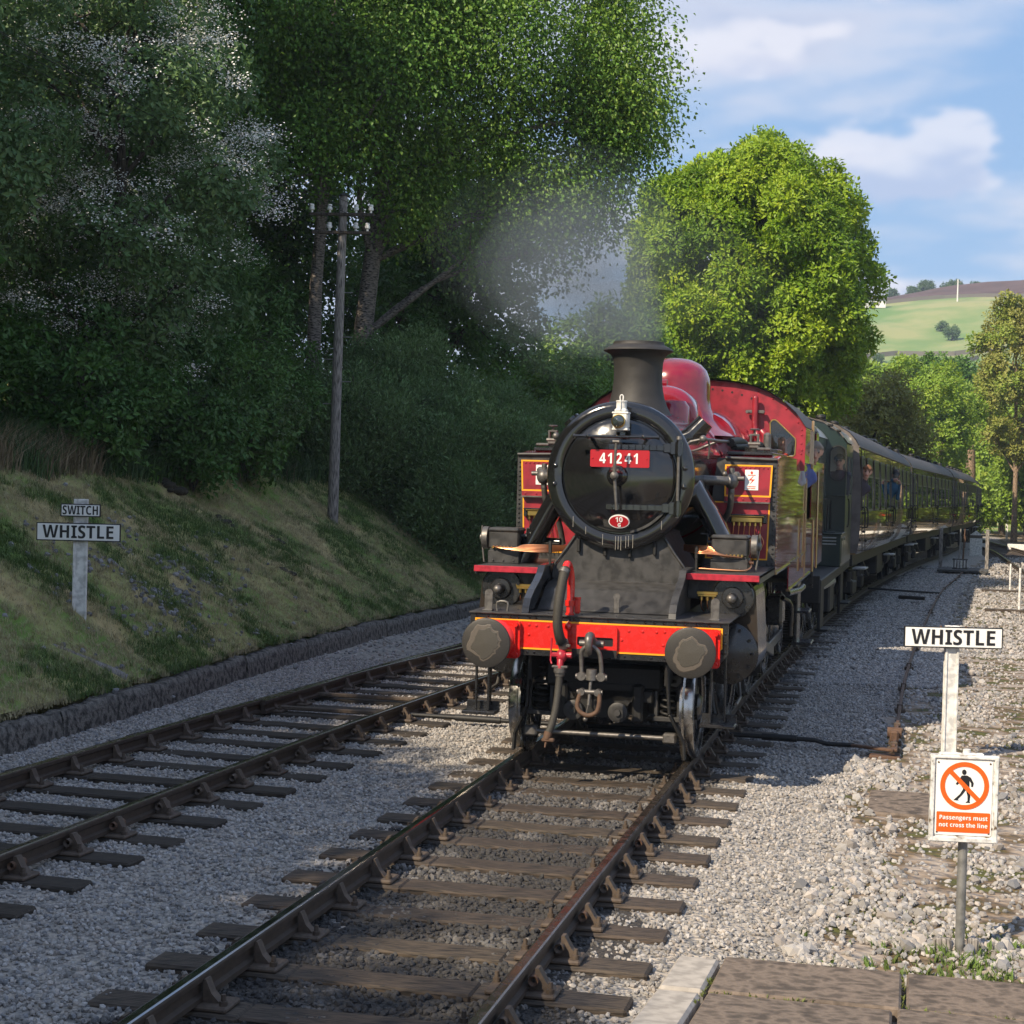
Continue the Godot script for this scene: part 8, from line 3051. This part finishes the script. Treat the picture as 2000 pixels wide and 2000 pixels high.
func tuft_mesh(n: int, h: float, w: float, spread: float, salt: int) -> ArrayMesh:
	var g := RandomNumberGenerator.new()
	g.seed = salt
	var b := B.new()
	for i in n:
		var a := g.randf() * TAU
		var o := Vector3(cos(a), 0, sin(a)) * spread * sqrt(g.randf())
		var lean := Vector3(g.randfn(), 0, g.randfn()) * 0.4
		var l := h * g.randf_range(0.55, 1.25)
		var k := g.randf_range(0.75, 1.2)
		b.tint = Color(k, k, k)
		var s := Vector3(cos(a * 3.0), 0, sin(a * 3.0)) * w
		var m := o + (Vector3.UP + lean * 0.5) * l * 0.55
		var t := o + (Vector3.UP * 0.9 + lean * 1.3) * l
		b.quad(o - s, o + s, m + s * 0.7, m - s * 0.7)
		b.tri(m - s * 0.7, m + s * 0.7, t)
	return b.mesh()


func make_grass() -> void:
	var green := Color(0.095, 0.165, 0.035)
	var straw := Color(0.44, 0.38, 0.22)
	var xf := []
	var cc := PackedColorArray()
	var n := 0
	while n < 62000:
		var z := 3.0 - 30.0 * pow(rng.randf(), 1.15)
		var d := 0.06 + 4.9 * pow(rng.randf(), 1.05)
		var x := wall_x(z) - d
		if x < 2.65 - 0.587 * (13.82 - z) - 1.0:
			continue
		n += 1
		var v := wob.get_noise_2d(x * 9.0, z * 9.0) + wob.get_noise_2d(x * 40.0 + 9.0, z * 40.0) * 0.5 + rng.randfn() * 0.12
		var dry := smoothstep(-0.16, 0.26, v + 0.16 - 0.16 * smoothstep(-14.0, -22.0, z))
		var s := rng.randf_range(0.6, 1.2) * (1.0 + 0.5 * smoothstep(3.6, 4.8, d)) * lerpf(1.1, 0.8, dry)
		xf.append(Transform3D(Basis(Vector3.UP, rng.randf() * TAU).scaled(Vector3(s, s * rng.randf_range(0.7, 1.3), s)), Vector3(x, bank_y(x, z) - 0.012, z)))
		cc.push_back(green.lerp(straw, dry) * rng.randf_range(0.7, 1.3))
	scatter("grass", tuft_mesh(8, 0.085, 0.0035, 0.055, 2), M.blade, xf, cc)
	# long grass and dead stalks under the trees
	xf = []
	cc = PackedColorArray()
	for i in 9000:
		var z := 0.0 - 24.0 * rng.randf()
		var x := wall_x(z) - rng.randf_range(3.4, 6.2)
		var s := rng.randf_range(0.5, 1.3)
		var dead := wob.get_noise_2d(x * 16.0 + 40.0, z * 16.0) > 0.12
		xf.append(Transform3D(Basis(Vector3.UP, rng.randf() * TAU).scaled(Vector3.ONE * s), Vector3(x, bank_y(x, z) - 0.02, z)))
		cc.push_back((Color(0.22, 0.175, 0.10) if dead else Color(0.05, 0.105, 0.028)) * rng.randf_range(0.7, 1.3))
	scatter("long_grass", tuft_mesh(10, 0.42, 0.006, 0.12, 5), M.blade, xf, cc)
	# weeds in the yard
	xf = []
	cc = PackedColorArray()
	for i in 5200:
		var z := 4.6 - 30.0 * pow(rng.randf(), 2.0)
		var x := yard_edge(z) + rng.randf_range(-0.15, 3.0)
		var near := Vector2(x - 3.1, z - 4.0).length() < 0.55
		if not near and wob.get_noise_2d(x * 16.0, z * 16.0) > -0.12 + rng.randf() * 0.05:
			continue
		var s := rng.randf_range(0.25, 0.7) * (0.9 if near else 0.55)
		xf.append(Transform3D(Basis(Vector3.UP, rng.randf() * TAU).scaled(Vector3.ONE * s), Vector3(x, ground_y(x, z), z)))
		cc.push_back(Color(0.09, 0.13, 0.025) * rng.randf_range(0.7, 1.4))
	for i in 150:
		var q: Vector2 = [Vector2(2.65, 5.1), Vector2(4.0, 5.1), Vector2(2.62, 6.1), Vector2(1.69, 5.4)][rng.randi() % 4] + Vector2(rng.randfn() * 0.006, rng.randf_range(-0.4, 0.4))
		if rng.randf() < 0.55:
			q = Vector2(rng.randf_range(1.75, 4.2), 0)
			q.y = (5.515 if rng.randf() < 0.6 else 4.69) - (q.x - 1.7) * 0.03 + rng.randfn() * 0.008
		var s := rng.randf_range(0.12, 0.4)
		xf.append(Transform3D(Basis(Vector3.UP, rng.randf() * TAU).scaled(Vector3.ONE * s), Vector3(q.x, -0.10 + maxf(0.0, q.y - 5.0) * 0.108, q.y)))
		cc.push_back(Color(0.12, 0.15, 0.03) * rng.randf_range(0.7, 1.4))
	for i in 120:
		var a := Vector2(rng.randfn() * 0.34, rng.randfn() * 0.22)
		var p := Vector3(3.08 + a.x, 0, 4.05 + a.y)
		var s := rng.randf_range(0.35, 0.9)
		xf.append(Transform3D(Basis(Vector3.UP, rng.randf() * TAU).scaled(Vector3.ONE * s), Vector3(p.x, ground_y(p.x, p.z), p.z)))
		cc.push_back(Color(0.10, 0.16, 0.03) * rng.randf_range(0.7, 1.3))
	scatter("weeds", tuft_mesh(7, 0.09, 0.009, 0.03, 8), M.blade, xf, cc)


func make_smoke() -> void:
	var t := thing("smoke", "thin grey smoke drifting from the chimney in front of the birch", "smoke")
	var puffs := [[Vector3(0.0, 3.86, -2.35), 0.22, 0.5], [Vector3(-0.12, 3.95, -2.65), 0.32, 0.42], [Vector3(-0.3, 4.08, -3.0), 0.45, 0.32], [Vector3(-0.5, 4.2, -3.5), 0.6, 0.26], [Vector3(-0.9, 4.45, -4.3), 0.8, 0.20], [Vector3(-1.2, 4.75, -5.0), 0.95, 0.19], [Vector3(-1.5, 5.0, -5.8), 1.05, 0.16], [Vector3(-1.1, 5.3, -6.4), 0.95, 0.13], [Vector3(-1.9, 4.8, -6.2), 0.95, 0.08], [Vector3(-1.6, 5.7, -7.2), 1.15, 0.05], [Vector3(-2.5, 5.4, -7.6), 1.2, 0.035], [Vector3(-0.6, 5.3, -8.0), 1.0, 0.04], [Vector3(-0.2, 4.9, -9.0), 1.2, 0.022], [Vector3(-1.3, 4.2, -5.4), 0.8, 0.06]]
	for q in puffs:
		var f := FogVolume.new()
		f.name = "puff"
		t.add_child(f, true)
		f.shape = RenderingServer.FOG_VOLUME_SHAPE_ELLIPSOID
		var r: float = q[1]
		f.size = Vector3(r * 2.0, r * 1.7, r * 2.0)
		f.position = q[0]
		var m := FogMaterial.new()
		m.density = q[2]
		m.albedo = Color(0.54, 0.58, 0.62)
		f.material = m
